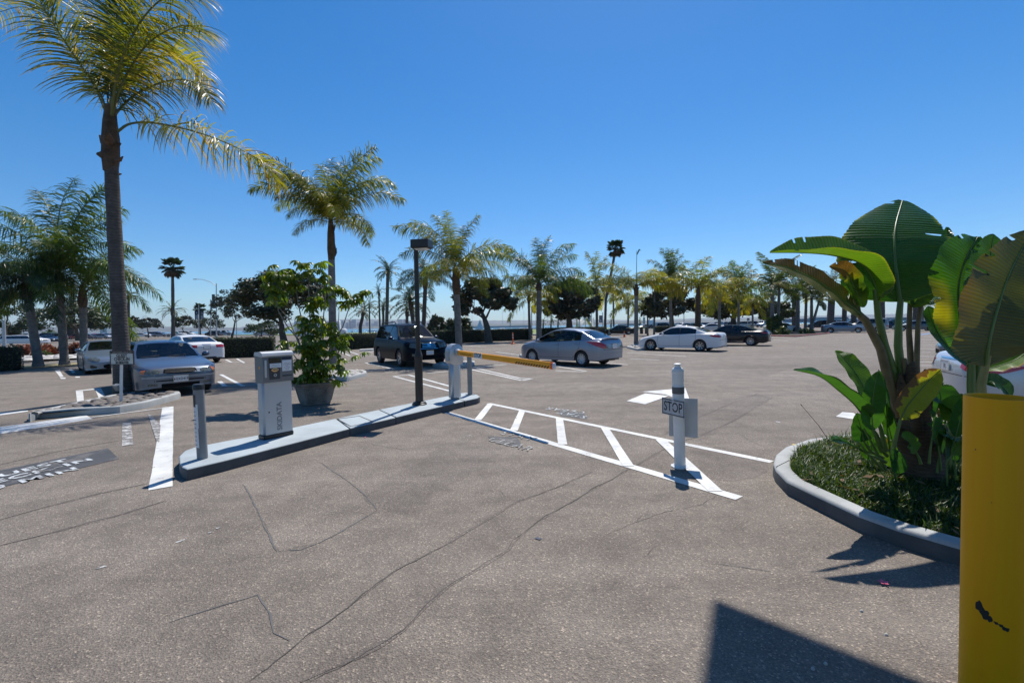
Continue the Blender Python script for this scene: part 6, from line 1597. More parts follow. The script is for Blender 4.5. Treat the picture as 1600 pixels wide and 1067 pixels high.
hb_ = bh * .17; c_ = cB + Vector((0, 0, bh / 2 - hb_ / 2 - .008)) + nb * .002; mb = MB(); a_, b_ = bx * (bw / 2 - .012), Vector((0, 0, hb_ / 2)); mb.add([c_ - a_ - b_, c_ + a_ - b_, c_ + a_ + b_, c_ - a_ + b_], [(0, 1, 2, 3)]); hb2 = mb.build('header', SIGND, sb, fixn=False)
mb = MB(); r = random.Random(1)
for i in range(16):
    u = -.8 + i * .105; mb.tube([c_ + nb * .001 + bx * (bw / 2 * u) + Vector((0, 0, -.01)), c_ + nb * .002 + bx * (bw / 2 * (u + .04)) + Vector((0, 0, r.uniform(.004, .018))), c_ + nb * .001 + bx * (bw / 2 * (u + .08)) + Vector((0, 0, -.008))], .003, 3)
mb.build('header_script', SIGNW, hb2)
mb = MB()
for tx, dz, sz, s_ in (("GUEST", .13, .25, .80), ("CHECK-IN", -.12, .25, .74), ("20 MINUTES", -.37, .16, .84)):
    add_text(mb, tx, cB + Vector((0, 0, bh * dz)) + nb * .003, bx, Vector((0, 0, 1)), bh * sz * 1.35, bold=.004, sx=s_ * 1.1)
mb.build('lettering', SIGND, sb, fixn=False)
mb = MB()
for u, v, w_, h_ in ((0, 1, bw, .014), (0, -1, bw, .014), (-1, 0, .014, bh), (1, 0, .014, bh)): mb.box(cB + bx * u * bw / 2 + Vector((0, 0, v * bh / 2)) - nb * .004, (w_, .022, h_), Matrix(((bx.x, nb.x, 0), (bx.y, nb.y, 0), (0, 0, 1))))
mb.build('frame', SIGND, sb)
# floodlights in the beds
def floodlight(p, rz, label, sc=1.0, col_=None):
    root = empty('floodlight', p, rz, label, 'floodlight', scale=sc); mb = MB(); mb.box((0, 0, .17), (.30, .12, .17), Matrix.Rotation(R(-25), 3, 'X'), bev=.02); h = mb.build('housing', col_ or GREYD, root, 40)
    mb = MB(); mb.box((0, .062, .195), (.24, .012, .12), Matrix.Rotation(R(-25), 3, 'X')); mb.build('lens', LENS, h); mb = MB(); mb.tube([(0, 0, -.04), (0, 0, .12)], .014, 8); mb.build('stake', BLACK, root)
floodlight(G(186, 616, .12) + Vector((0, -.0, 0)), R(150), "grey floodlight among the stones at the big palm's foot", 1.0, GREYPOST)
floodlight(G(533, 583.5, .1), R(160), "black floodlight at the foot of the palm behind the planter", .95)
# ---------------------------------------------------------------- planter
pc = G(489, 632, 0); pc = Vector((pc.x, pc.y + .12, 0)); pl = empty('planter', pc, R(28), "grey chamfered lattice planter holding the umbrella tree", 'planter')
def oct_(h, c): return [(h, -h + c), (h, h - c), (h - c, h), (-h + c, h), (-h, h - c), (-h, -h + c), (-h + c, -h), (h - c, -h)]
mb = MB(); rr = [(.28, .10, 0), (.30, .10, .03), (.30, .10, .05), (.385, .13, .40), (.40, .13, .41), (.40, .13, .43), (.445, .14, .45), (.445, .14, .495), (.40, .13, .50), (.385, .125, .45)]
vs = []; fs = []
for h, c, z in rr: vs += [(x, y, z) for x, y in oct_(h, c)]
for k in range(len(rr) - 1):
    for i in range(8): fs.append((k * 8 + i, k * 8 + (i + 1) % 8, (k + 1) * 8 + (i + 1) % 8, (k + 1) * 8 + i))
fs.append(tuple(range(7, -1, -1))); mb.add(vs, fs); PLM = plain("weathered_grey_planter", (.19, .175, .155), .85, 0, .35, 5, bumpk=.5); mb.build('pot', PLM, pl, 30)
for q in range(4):
    Mq = Matrix.Rotation(math.pi / 2 * q, 3, 'Z'); mb = MB()
    def PP(u, z): h = lerp(.30, .385, (z - .05) / .35) + .004; return Mq @ Vector((h, u, z))
    nz = 5
    for s in (1, -1):
        for k in range(-5, 9):
            pts = []
            for j in range(13):
                z = .09 + .27 * j / 12; u = (k * .07 + (z - .09) * s * 1.0) - .10; W_ = lerp(.17, .235, (z - .05) / .35)
                if abs(u) < W_ - .02: pts.append(PP(u, z))
            if len(pts) > 2: mb.tube([pts[0], pts[-1]], .011, 4)
    for a_, b_ in (((-.17, .08), (.17, .08)), ((-.225, .37), (.225, .37)), ((-.17, .08), (-.225, .37)), ((.17, .08), (.225, .37))): mb.tube([PP(*a_), PP(*b_)], .012, 4)
    mb.build('lattice_panel', PLM, pl)
slab('soil', [(x, y) for x, y in oct_(.385, .12)], .40, .455, SOIL, pl, bev=0)
# umbrella tree
ut = empty('umbrella_tree', pc + Vector((0, 0, .455)), 0, "tall lanky umbrella tree with drooping leaf clusters in the planter", 'tree')
dP = pc.y; o_ = pc + Vector((0, 0, .455)); A = lambda x, y, dd=0: at(x, y, dP + dd) - o_
UT = [([(478, 592), (474, 560), (466, 530), (448, 508), (436, 488), (431, 468)], -.1, .022), ([(484, 592), (482, 550), (474, 510), (466, 475), (462, 445)], .1, .02), ([(488, 592), (487, 540), (484, 490), (482, 455), (484, 428)], .2, .018),
      ([(494, 592), (510, 555), (524, 530), (536, 510), (543, 488), (548, 470), (562, 458)], .0, .016), ([(490, 592), (500, 540), (505, 500), (508, 470), (512, 440)], -.15, .018), ([(482, 592), (470, 545), (452, 500), (428, 470), (424, 445)], .25, .016), ([(495, 592), (515, 560), (528, 520), (530, 480)], .3, .015), ([(480, 592), (463, 560), (452, 545)], -.3, .015)]
mb = MB()
for pts, dd, rd in UT:
    P = [A(x, y, dd * i / (len(pts) - 1)) for i, (x, y) in enumerate(pts)]; mb.tube(P, [rd * (1 - .55 * i / (len(P) - 1)) for i in range(len(P))], 7)
mb.build('trunk', plain("pale_bark", (.20, .18, .15), .85, var=.3, bumpk=.3), ut, 60)
WH = []
for v in range(4):
    r = random.Random(v + 9); mb = MB(); mb.tube([(-.20, 0, -.10), (-.1, 0, -.015), (0, 0, 0)], [.004, .0035, .003], 4, mi=1)
    nl = 9
    for i in range(nl):
        a = 2 * math.pi * i / nl + r.uniform(-.15, .15); d = Vector((math.cos(a), math.sin(a), .15)); L = r.uniform(.18, .25); p = Vector((0, 0, 0)); sdv = Vector((-math.sin(a), math.cos(a), 0)); dd = d.copy(); rows = []; tn = min(1, max(0, r.gauss(.42, .2)))
        for j in range(6):
            w = L * .145 * math.sin(math.pi * min(1, (j + .35) / 5.6)) if j else .002
            rows.append([p - sdv * w + Vector((0, 0, .010 if 0 < j < 5 else 0)), p.copy(), p + sdv * w + Vector((0, 0, .010 if 0 < j < 5 else 0))]); dd = (dd + Vector((0, 0, -.34))).normalized(); p = p + dd * L / 5
        mb.grid(rows, 0, tn)
    WH.append(mb.mesh('leaf', [SCHEF, RACH], 60, False))
r = random.Random(12); spots = []
for cx, cy, rx, ry, n_, dd in [(434, 432, 20, 16, 24, .0), (428, 458, 17, 12, 12, 0), (484, 414, 17, 8, 12, .1), (462, 440, 18, 14, 12, .1), (508, 430, 14, 12, 9, 0), (500, 465, 20, 18, 18, 0), (535, 455, 14, 10, 8, .1), (548, 470, 14, 12, 12, .1), (562, 458, 9, 6, 5, .1), (494, 505, 32, 16, 36, 0), (492, 538, 40, 17, 64, 0), (491, 570, 40, 16, 64, -.1), (488, 590, 30, 7, 20, -.2), (442, 432, 20, 20, 6, .3)]:
    for i in range(n_):
        x, y = cx + r.gauss(0, rx * .62), cy + r.gauss(0, ry * .66); spots.append((x, y, dd + r.uniform(-.38, .38) * min(1, rx / 30)))
for i, (x, y, dd) in enumerate(spots):
    o = link('leaf', WH[i % 4], ut); o.location = A(x, min(y, 598), dd); o.rotation_euler = (r.uniform(-.5, .5), r.uniform(-.5, .4), r.uniform(0, 6.28)); s = r.uniform(.68, 1.0); o.scale = (s, s, s)
# ---------------------------------------------------------------- planting island at the right
oP = [(1207, 742), (1211, 753), (1228, 772), (1276, 797), (1339, 829), (1403, 854), (1499, 884), (1600, 905), (1720, 915)]
bP = [(1800, 830), (1700, 760), (1600, 728), (1500, 706), (1400, 695), (1320, 694), (1262, 702), (1226, 715), (1211, 728)]
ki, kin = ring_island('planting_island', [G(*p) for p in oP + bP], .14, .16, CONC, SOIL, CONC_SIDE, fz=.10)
kp = [(p.x, p.y) for p in kin]
r = random.Random(8); xs_ = [p[0] for p in kp]; ys_ = [p[1] for p in kp]; mb = MB(); n_ = 0
while n_ < 34000:
    x, y = r.uniform(min(xs_), max(xs_)), r.uniform(min(ys_), max(ys_))
    if not in_poly(x, y, kp): continue
    if y < 2.6 and r.random() < .5: continue
    n_ += 1
    cl = math.sin(x * 5.1) * math.cos(y * 4.3) * .5 + .5; back = min(1, max(0, (y - 3.6) / 2.2)); h = r.uniform(.04, .12) * (.6 + .6 * cl) * (.7 + .5 * back); 
    if r.random() < .04: h *= 1.9
    a = r.uniform(0, 6.28); d = Vector((math.cos(a), math.sin(a), 0)); ln = r.uniform(.15, .9) * h; w = r.uniform(.003, .0065); s_ = Vector((-d.y, d.x, 0)) * w
    p = Vector((x, y, .10)); q1 = p + d * ln * .3 + Vector((0, 0, h * .6)); q2 = p + d * ln + Vector((0, 0, h * r.uniform(.75, 1)))
    mb.add([p - s_, p + s_, q1 + s_ * .8, q1 - s_ * .8, q2], [(0, 1, 2, 3), (3, 2, 4)], 0, min(1, max(0, r.gauss(.30 + .12 * back, .22))))
go = mb.build('grass', GRASSB, None, None, False); tag(go, "uneven green grass and weeds filling the kerbed bed", 'grass', kind='stuff')
mb = MB(); rl = random.Random(5); n_ = 0
while n_ < 260:
    x, y = rl.uniform(min(xs_), max(xs_)), rl.uniform(min(ys_), max(ys_))
    if not in_poly(x, y, kp): continue
    n_ += 1; a = rl.uniform(0, 6.28); L = rl.uniform(.02, .07); d = Vector((math.cos(a), math.sin(a), rl.uniform(-.2, .4))) * L; s_ = Vector((-math.sin(a), math.cos(a), rl.uniform(-.5, .5))) * L * .3; p = Vector((x, y, rl.uniform(.11, .17)))
    mb.add([p - d, p + s_, p + d, p - s_], [(0, 1, 2, 3)], 0, rl.random())
tag(mb.build('leaf_litter', BROWNF, None, None, False), "dry brown leaf litter scattered through the kerbed bed", 'leaf litter', kind='stuff')
mb = MB()
for (ax_, ay_, bx_, by_) in [(1213, 729, 1233, 719)]:
    p, q = G(ax_, ay_, .141), G(bx_, by_, .141); mb.tube([p, q], .004, 5)
mb.build('kerb_joint', CRACK, ki)
YP = plain("yellow_petal", (.8, .55, .03), .6); PP_ = plain("pink_petal", (.80, .12, .22), .6); PP2 = plain("pale_pink_petal", (.75, .35, .35), .6)
def flower(p, m, s, label, nm='flower', stem=.2, cat='flower', n=5):
    root = empty(nm, p, 0, label, cat); c = Vector((0, 0, stem))
    if stem > .03: mb = MB(); mb.tube([(0, 0, 0), (.01, 0, stem * .5), c], .002, 4); mb.build('stem', RACH, root)
    for i in range(n):
        a = 6.28 * i / n; d = Vector((math.cos(a), math.sin(a), .25)); t = Vector((-math.sin(a), math.cos(a), 0)); mb = MB()
        mb.add([c, c + d * s * .5 + t * s * .3, c + d * s, c + d * s * .5 - t * s * .3], [(0, 1, 2, 3)]); mb.build('petal', m, root)
flower(G(1240, 708, .10), YP, .025, "small yellow flower at the left tip of the grassy bed", stem=.10)
flower(G(1280, 702, .10), PP2, .022, "pale pink flower among the grass behind the bed's left end", stem=.12)
flower(G(1380, 911, .006), PP_, .034, "bright pink fallen blossom on the asphalt near the kerb", 'fallen_blossom', stem=.004, cat='blossom')
flower(G(571, 683.5, .004), PP_, .026, "tiny magenta petal on the asphalt below the island", 'fallen_blossom', stem=.003, cat='blossom', n=3)
mb = MB(); q = G(1305, 703, .1); e_ = at(1253, 634, q.y - .1); mb.tube([q, q.lerp(e_, .5) + Vector((0, 0, .03)), e_], [.004, .003, .002], 5); mb.tube([e_, e_ + (e_ - q).normalized() * .03], [.006, .003], 5); tag(mb.build('dry_stalk', BOOT), "dry leaning flower stalk rising from the grass", 'stalk')
# ---------------------------------------------------------------- banana-like plants
def bananamat(name, c1, c2, c3, c4, trans=.4, rough=.28):
    m = foliage(name, c1, c2, None, trans, rough); nt = m.node_tree; b = nt.nodes["Principled BSDF"]
    rm = [n for n in nt.nodes if n.type == 'VALTORGB'][0]; e = rm.color_ramp.elements; e[0].position = 0; e[1].position = .35; x = e.new(.62); x.color = (*c3, 1); x = e.new(.92); x.color = (*c4, 1)
    uv = nt.nodes.new("ShaderNodeUVMap"); w = nt.nodes.new("ShaderNodeTexWave"); w.wave_type = 'BANDS'; w.bands_direction = 'X'; w.inputs['Scale'].default_value = 2.6; w.inputs['Distortion'].default_value = 1.6; w.inputs['Detail'].default_value = 3; w.inputs['Detail Scale'].default_value = 3
    mp = nt.nodes.new("ShaderNodeMapping"); nt.links.new(uv.outputs[0], mp.inputs[0]); mp.inputs['Scale'].default_value = (1, .18, 1); nt.links.new(mp.outputs[0], w.inputs['Vector'])
    bump(nt, b, w.outputs[0], .42, .016)
    hs = [n for n in nt.nodes if n.type == 'HUE_SAT'][0]; cc = mix(nt, rm.outputs[0], ramp(nt, w.outputs[0], [(.15, (.80, .83, .76)), (.6, (1.04, 1.02, 1.0)), (.9, (1.16, 1.12, 1.06))]).outputs[0], .8, 'MULTIPLY')
    # blotches where the blade is going brown
    nz = noise(nt, 14, 5, .7, coords(nt)); cc2 = mix(nt, cc, ramp(nt, nz.outputs[0], [(.3, (.85, .85, .8)), (.6, (1.05, 1.05, 1.0))]).outputs[0], .6, 'MULTIPLY'); nt.links.new(cc2, hs.inputs['Color'])
    mr = [n for n in nt.nodes if n.type == 'MAP_RANGE'][0]; mr.inputs[3].default_value = .95; mr.inputs[4].default_value = 1.05
    return m
BAN = bananamat("broad_leaf_green", (.018, .075, .014), (.05, .15, .02), (.34, .33, .02), (.13, .075, .04), .42, .27)
BANL = bananamat("broad_leaf_light", (.06, .15, .015), (.11, .21, .02), (.38, .33, .03), (.16, .08, .045), .42, .42)
BANB = bananamat("broad_leaf_old", (.06, .085, .02), (.11, .105, .03), (.15, .09, .04), (.15, .095, .06), .25, .5)
STALK = plain("leaf_stalk", (.10, .16, .035), .4, var=.2, scale=5); STALKD = plain("leaf_stalk_brown", (.15, .11, .05), .6, var=.3, scale=8)
def bleaf(parent, pts, hw, nrm, m=BAN, fold=10, tint=lambda u, v: .1, shape=1.0, wav=.01, tears=0, seed=1, origin=Vector((0, 0, 0)), name='leaf', curl=0, fold2=None, asym=1.0, tipw=0.02):
    """a broad blade along the midrib pts; nrm = the way its upper face looks"""
    r = random.Random(seed); P = [Vector(p) - origin for p in pts]; C = [P[0] * 2 - P[1]] + P + [P[-1] * 2 - P[-2]]; S_ = []
    for i in range(1, len(C) - 2):
        for j in range(10):
            t = j / 10; S_.append(.5 * ((2 * C[i]) + (C[i + 1] - C[i - 1]) * t + (2 * C[i - 1] - 5 * C[i] + 4 * C[i + 1] - C[i + 2]) * t * t + (3 * C[i] - C[i - 1] - 3 * C[i + 1] + C[i + 2]) * t ** 3))
    S_.append(P[-1]); S_ = [S_[k // 3].lerp(S_[min(k // 3 + 1, len(S_) - 1)], (k % 3) / 3) for k in range(3 * (len(S_) - 1) + 1)]; K = len(S_) - 1; NV = 7; nrm = Vector(nrm).normalized(); me_v = []; uvs = []; tn = []; fs = []; nc = 2 * NV + 1
    tw = [r.uniform(-1, 1) for _ in range(K + 1)]
    for i in range(K + 1):
        u = i / K; t = (S_[min(i + 1, K)] - S_[max(i - 1, 0)]).normalized(); n = (nrm - t * nrm.dot(t)).normalized(); s = t.cross(n).normalized()
        ww = hw * (min(1, (u / .16)) ** .6) * (1 - max(0, (u - .45) / .55) ** 2.1 * (1 - tipw)) ** (.9 * shape) * (1.0 - .08 * (1 - min(1, u / .5)))
        for j in range(nc):
            v = (j - NV) / NV; fa = R(fold if v > 0 or fold2 is None else fold2); av = abs(v); w_ = ww * (asym if v < 0 else 1)
            edge = 1 + (.02 * tw[i] * av)
            x = w_ * av * math.cos(fa) * edge * (1 if v >= 0 else -1); z = w_ * math.sin(fa) * av - curl * w_ * av * av + wav * math.sin(u * 26 + v * 2 + seed) * av * hw * 3
            me_v.append(S_[i] + s * x + n * z); uvs.append((u * 6, v)); tn.append(min(1, max(0, tint(u, v) + r.uniform(-.03, .03))))
    tear = {}
    for k in range(tears): tear[(r.randrange(4, K - 3), r.choice([-1, 1]))] = r.randrange(2, 6)
    cut = set()
    for (i, sg), dp in tear.items():
        for q in range(min(dp, 4)): cut.add((i, q if sg < 0 else nc - 2 - q)) if q < 2 + (seed % 2) else None
    for i in range(K):
        for j in range(nc - 1):
            if (i, j) in cut: continue
            fs.append((i * nc + j, i * nc + j + 1, (i + 1) * nc + j + 1, (i + 1) * nc + j))
    # tears: pull the blade apart along a vein from the edge inwards
    for (i, sg), dp in tear.items():
        for q in range(dp):
            j = 0 + q if sg < 0 else nc - 1 - q; f = (1 - q / dp) * hw * .10; t = (S_[min(i + 1, K)] - S_[i]).normalized(); me_v[i * nc + j] = me_v[i * nc + j] - t * f - Vector((0, 0, f * .5))
    me = bpy.data.meshes.new(name); me.from_pydata(me_v, [], fs); me.materials.append(m); a = me.attributes.new('tint', 'FLOAT', 'POINT'); a.data.foreach_set('value', tn)
    uvl = me.uv_layers.new(name='UVMap')
    for lp_i, l in enumerate(me.loops): uvl.data[lp_i].uv = uvs[l.vertex_index]
    me.polygons.foreach_set('use_smooth', [True] * len(me.polygons)); o = link(name, me, parent)
    mb = MB(); mb.tube([q + nrm * .0 for q in S_], [hw * .045 * (1 - .85 * i / K) + .0015 for i in range(K + 1)], 6); mb.build('midrib', STALK, o, 60)
    return o
b0 = G(1440, 748, .10); b0 = Vector((b0.x, b0.y, .10)); bs = empty('giant_bird_of_paradise', b0, 0, "large broad-leaved clump with thick brown stem in the kerbed bed", 'plant'); D0 = b0.y
W = lambda x, y, dd=0: at(x, y, D0 + dd)
mb = MB()
mb.tube([Vector((0, 0, -.03)), W(1438, 720) - b0, W(1430, 680) - b0, W(1424, 640) - b0, W(1414, 610) - b0], [.20, .185, .15, .13, .11], 16)
mb.build('stem', BOOT, bs, 60)
mb = MB(); r = random.Random(2)
for i in range(16):
    t = i / 15; c = (W(lerp(1440, 1414, t), lerp(735, 590, t)) - b0); a = 2.4 * i; d = Vector((math.cos(a), math.sin(a) * .8, 0)); rd = lerp(.17, .10, t)
    mb.tube([c + d * rd * .7 + Vector((0, 0, -.05)), c + d * rd * 1.05 + Vector((0, 0, .03)), c + d * rd * 1.2 + Vector((0, 0, .12)), c + d * rd * r.uniform(1.2, 1.7) + Vector((0, 0, r.uniform(.15, .24)))], [.05, .055, .04, .012], 7)
mb.build('leaf_sheaths', BOOT, bs, 60)
def stalk(par, pts, rad, o, m=STALK):
    mb = MB(); C = [Vector(p) - o for p in pts]; mb.tube(C, rad if isinstance(rad, list) else [lerp(rad, rad * .55, i / (len(C) - 1)) for i in range(len(C))], 9); return mb.build('leaf_stalk', m, par, 60)
stalk(bs, [W(1418, 640), W(1408, 590), W(1403, 540), W(1404, 500), W(1407, 468)], .045, b0)
stalk(bs, [W(1412, 640), W(1398, 590), W(1382, 540), W(1372, 495), W(1368, 452)], .045, b0)
stalk(bs, [W(1408, 650), W(1390, 600), W(1376, 545), W(1352, 500), W(1318, 470)], .05, b0, STALKD)
stalk(bs, [W(1428, 640, .1), W(1424, 580, .15), W(1420, 520, .2), W(1422, 460, .25)], .035, b0, STALKD); stalk(bs, [W(1434, 630, .1), W(1432, 570, .1), W(1434, 510, .15), W(1440, 470, .2)], .03, b0, STALKD)
stalk(bs, [W(1424, 640, -.05), W(1416, 590, -.05), W(1412, 560, -.05)], .04, b0, STALKD); stalk(bs, [W(1427, 650, -.1), W(1422, 600, -.1)], .035, b0, STALKD)
# the great dark upright leaf
bleaf(bs, [W(1406, 472), W(1402, 440, .03), W(1398, 400, .10), W(1399, 355, .25), W(1410, 313, .58)], .465, (-.24, -.52, .55), BAN, 4, lambda u, v: .05 + .05 * abs(v) + .7 * max(0, abs(v) - .96) * 20 * (math.sin(u * 40) > 0), .75, .006, 3, origin=b0, seed=3, curl=.10)
# arching light leaf to the left
bleaf(bs, [W(1371, 470), W(1366, 440, -.02), W(1345, 412, -.05), (W(1300, 399, -.1)), W(1250, 395, -.15), W(1203, 395, -.2)], .235, (.10, -.42, .9), BANL, 38, lambda u, v: .20 + (.30 if abs(v) > .93 else 0), .95, .01, 4, origin=b0, seed=4, fold2=30)
# tattered leaf below it
bleaf(bs, [W(1345, 492, -.05), W(1318, 470, -.05), W(1285, 445, -.08), W(1240, 422, -.12), W(1192, 410, -.18)], .17, (.25, -.75, .55), BANB, 8, lambda u, v: .15 + .75 * min(1, max(0, (v - .1) * 4)) * min(1, max(0, (u - .3) * 6)) + .3 * max(0, math.sin(u * 31)) * abs(v), 1.0, .012, 9, origin=b0, seed=5)
bleaf(bs, [W(1350, 480, .03), W(1335, 450, .04), W(1322, 425, .05), W(1296, 416, .03)], .13, (.2, -.8, .3), BANL, 12, lambda u, v: .2 + .7 * min(1, max(0, (u - .4) * 4)), 1, .015, 3, origin=b0, seed=6)
bleaf(bs, [W(1340, 470, .08), W(1330, 440, .08), W(1320, 420, .08)], .07, (.2, -.8, .3), BANB, 20, lambda u, v: .95, 1, .06, 2, origin=b0, seed=66)
# leaves behind, seen edge on
bleaf(bs, [W(1372, 460, .3), W(1400, 470, .35), W(1440, 468, .4), W(1480, 440, .5)], .19, (-.1, -.35, .9), BAN, 8, lambda u, v: .12, 1, .01, origin=b0, seed=7)
bleaf(bs, [W(1430, 475, .25), W(1450, 462, .3), W(1468, 430, .35), W(1478, 400, .4), W(1480, 355, .45)], .20, (-.85, -.3, .4), BAN, 12, lambda u, v: .1, 1, .03, 3, origin=b0, seed=8)
bleaf(bs, [W(1425, 480, .2), W(1440, 460, .2), W(1458, 440, .2), W(1468, 425, .2)], .10, (0, -.7, .7), BANL, 14, lambda u, v: .2, 1, .01, origin=b0, seed=9)
# low suckers
def low(pts, hw, nrm, m, tint, seed, fold=14, st=None, **kw):
    bleaf(bs, [W(*p) for p in pts], hw, nrm, m, fold, tint, kw.get('shape', 1), kw.get('wav', .012), kw.get('tears', 0), seed, b0, fold2=kw.get('fold2'))
    if st: stalk(bs, [W(*p) for p in st], min(.022, hw * .16), b0)
low([(1352, 655, -.35), (1335, 632, -.4), (1310, 610, -.45), (1280, 588, -.5), (1240, 578, -.55)], .135, (-.1, -.25, 1), BAN, lambda u, v: .15, 11, 26, [(1378, 705, -.25), (1370, 680, -.3), (1352, 655, -.35)])
low([(1366, 640, -.2), (1354, 615, -.2), (1338, 585, -.15), (1318, 560, -.1), (1305, 548, -.05)], .155, (.35, -.8, .3), BANL, lambda u, v: .05 + .04 * abs(v), 12, 10, [(1384, 705, -.2), (1376, 670, -.2), (1366, 640, -.2)])
low([(1364, 672, -.4), (1362, 640, -.42), (1366, 605, -.42), (1372, 580, -.40)], .10, (-.1, -.95, .1), BAN, lambda u, v: .32, 13, 8, [(1386, 712, -.3), (1374, 700, -.35), (1364, 672, -.4)])
low([(1386, 670, -.1), (1384, 630, -.1), (1376, 595, -.1), (1372, 577, -.1)], .07, (.6, -.7, .2), BAN, lambda u, v: .1, 14, 20, [(1392, 715, -.1), (1386, 670, -.1)])
low([(1407, 655, -.5), (1418, 634, -.5), (1436, 612, -.52), (1456, 590, -.54), (1470, 577, -.55)], .125, (.15, -.9, .35), BANL, lambda u, v: .50 + .5 * min(1, max(0, (-.42 + .16 * math.sin(u * 37) + .08 * math.sin(u * 91) - v) * 5)), 15, 6, [(1394, 710, -.45), (1398, 690, -.48), (1407, 655, -.5)], tears=2)
low([(1352, 708, -.5), (1335, 698, -.6), (1315, 690, -.68), (1298, 689, -.72)], .085, (0, -.35, 1), BAN, lambda u, v: .12, 16, 12, [(1384, 722, -.4), (1368, 714, -.45), (1352, 708, -.5)])
low([(1462, 655, .1), (1470, 635, .1), (1468, 612, .12), (1462, 596, .15)], .15, (-.3, -.8, .4), BAN, lambda u, v: .12, 17, 12, [(1470, 725, .1), (1466, 690, .1), (1462, 655, .1)])
low([(1482, 650, -.1), (1474, 636, -.12), (1460, 626, -.14), (1448, 624, -.15)], .09, (.1, -.5, .9), BAN, lambda u, v: .15, 18, 16, [(1492, 720, 0), (1488, 685, -.05), (1482, 650, -.1)])
low([(1505, 684, -.3), (1490, 680, -.35), (1470, 672, -.38), (1448, 662, -.4)], .08, (0, -.7, .7), BAN, lambda u, v: .25 + (.4 if (.2 < u < .5 and v > -.4) else 0), 19, 8, None)
low([(1486, 660, -.2), (1492, 640, -.2), (1503, 615, -.2)], .12, (-.6, -.6, .5), BANL, lambda u, v: .15, 20, 12, [(1484, 725, -.1), (1486, 660, -.2)])
low([(1350, 690, -.2), (1345, 668, -.22), (1338, 645, -.25)], .10, (-.3, -.8, .4), BAN, lambda u, v: .08, 21, 12, [(1380, 715, -.2), (1360, 705, -.2), (1350, 690, -.2)])
low([(1405, 740, -.5), (1402, 720, -.5), (1395, 700, -.5)], .06, (-.3, -.8, .4), BAN, lambda u, v: .1, 22, 14, None)
rz = random.Random(77)
for i in range(26):      # the crowd of small suckers round the stem
    bx_ = rz.uniform(1350, 1500); by_ = rz.uniform(722, 760); dd = rz.uniform(-.45, .35); hh_ = rz.uniform(30, 95); lx = rz.uniform(-34, 34) + (bx_ - 1425) * .25
    hw_ = rz.uniform(.045, .085); L0 = [(bx_ + lx * .3, by_ - hh_ * .45, dd), (bx_ + lx * .55, by_ - hh_ * .75, dd), (bx_ + lx * .85, by_ - hh_, dd), (bx_ + lx * 1.25, by_ - hh_ * 1.1, dd - .05)]
    low(L0, hw_, (rz.uniform(-.6, .6), -.7, rz.uniform(.2, .7)), BAN if rz.random() < .75 else BANL, lambda u, v, k=rz.uniform(.0, .3), q=(rz.random() < .25): k + (.6 if q and u > .7 else 0), 300 + i, rz.uniform(6, 22), [(bx_, by_, dd), (bx_ + lx * .12, by_ - hh_ * .25, dd), L0[0]], tears=rz.choice([0, 0, 2]))
for (x1, y1, x2, y2, dd) in [(1465, 730, 1455, 690, .1), (1472, 735, 1478, 680, .1), (1480, 735, 1470, 685, .2), (1488, 738, 1492, 690, .1), (1458, 735, 1448, 700, .0), (1380, 735, 1340, 690, -.3), (1385, 735, 1350, 670, -.3)]:
    stalk(bs, [W(x1, y1, dd), W((x1 + x2) / 2, (y1 + y2) / 2, dd), W(x2, y2, dd)], .014, b0)
# second plant, behind the yellow bollard
b1 = G(1560, 800, .10); b1 = Vector((b1.x, b1.y, .10)); D1 = b1.y; W1 = lambda x, y, dd=0: at(x, y, D1 + dd)
b2 = empty('giant_bird_of_paradise', b1, 0, "big-leaved plant at the right edge rising behind the yellow bollard", 'plant')
stalk(b2, [W1(1530, 780), W1(1520, 680), W1(1517, 600), W1(1518, 540), W1(1520, 470)], .035, b1); stalk(b2, [W1(1538, 780), W1(1532, 680), W1(1528, 600), W1(1529, 540, .05)], .03, b1)
stalk(b2, [W1(1550, 780, -.15), W1(1536, 660, -.2), W1(1533, 600, -.2), (W1(1543, 555, -.22))], .04, b1, plain("leaf_stalk_olive", (.22, .20, .06), .5, var=.2))
bleaf(b2, [W1(1508, 552), W1(1500, 500, .02), W1(1497, 450, .05), W1(1508, 405, .1), W1(1528, 370, .18)], .285, (.12, -.85, .35), BAN, 8, lambda u, v: .30 + .34 * min(1, max(0, (-.1 - v) * 2.5)) * min(1, max(0, (u - .12) * 8)) * min(1, max(0, (.55 - u) * 8)), .9, .02, 7, origin=b1, seed=31)
bleaf(b2, [W1(1525, 520, -.05), W1(1530, 480, -.05), W1(1540, 440, -.05), W1(1547, 400, 0), W1(1552, 366, .05)], .20, (.1, -.9, .3), BAN, 8, lambda u, v: .33, .85, .01, 5, origin=b1, seed=32)
bleaf(b2, [W1(1540, 572, -.22), W1(1546, 530, -.25), W1(1562, 470, -.25), W1(1580, 420, -.22), W1(1612, 360, -.15)], .30, (-.05, -.95, .2), BANB, 10, lambda u, v: .10 + .25 * min(1, max(0, (-.35 - v) * 1.6)) + .18 * max(0, math.sin(u * 5.5 + v)) ** 2, .9, .02, 6, origin=b1, seed=33)
bleaf(b2, [W1(1528, 575, .08), W1(1500, 560, .1), W1(1472, 530, .12), W1(1456, 500, .14), W1(1450, 478, .16)], .12, (-.1, -.6, .7), BAN, 16, lambda u, v: .1, .8, .01, origin=b1, seed=34)
bleaf(b2, [W1(1530, 580, .0), W1(1560, 572, 0), W1(1590, 560, 0), W1(1620, 535, 0)], .10, (0, -.4, .9), BANL, 18, lambda u, v: .18 + .7 * (v > .8), .9, .02, 1, origin=b1, seed=35)
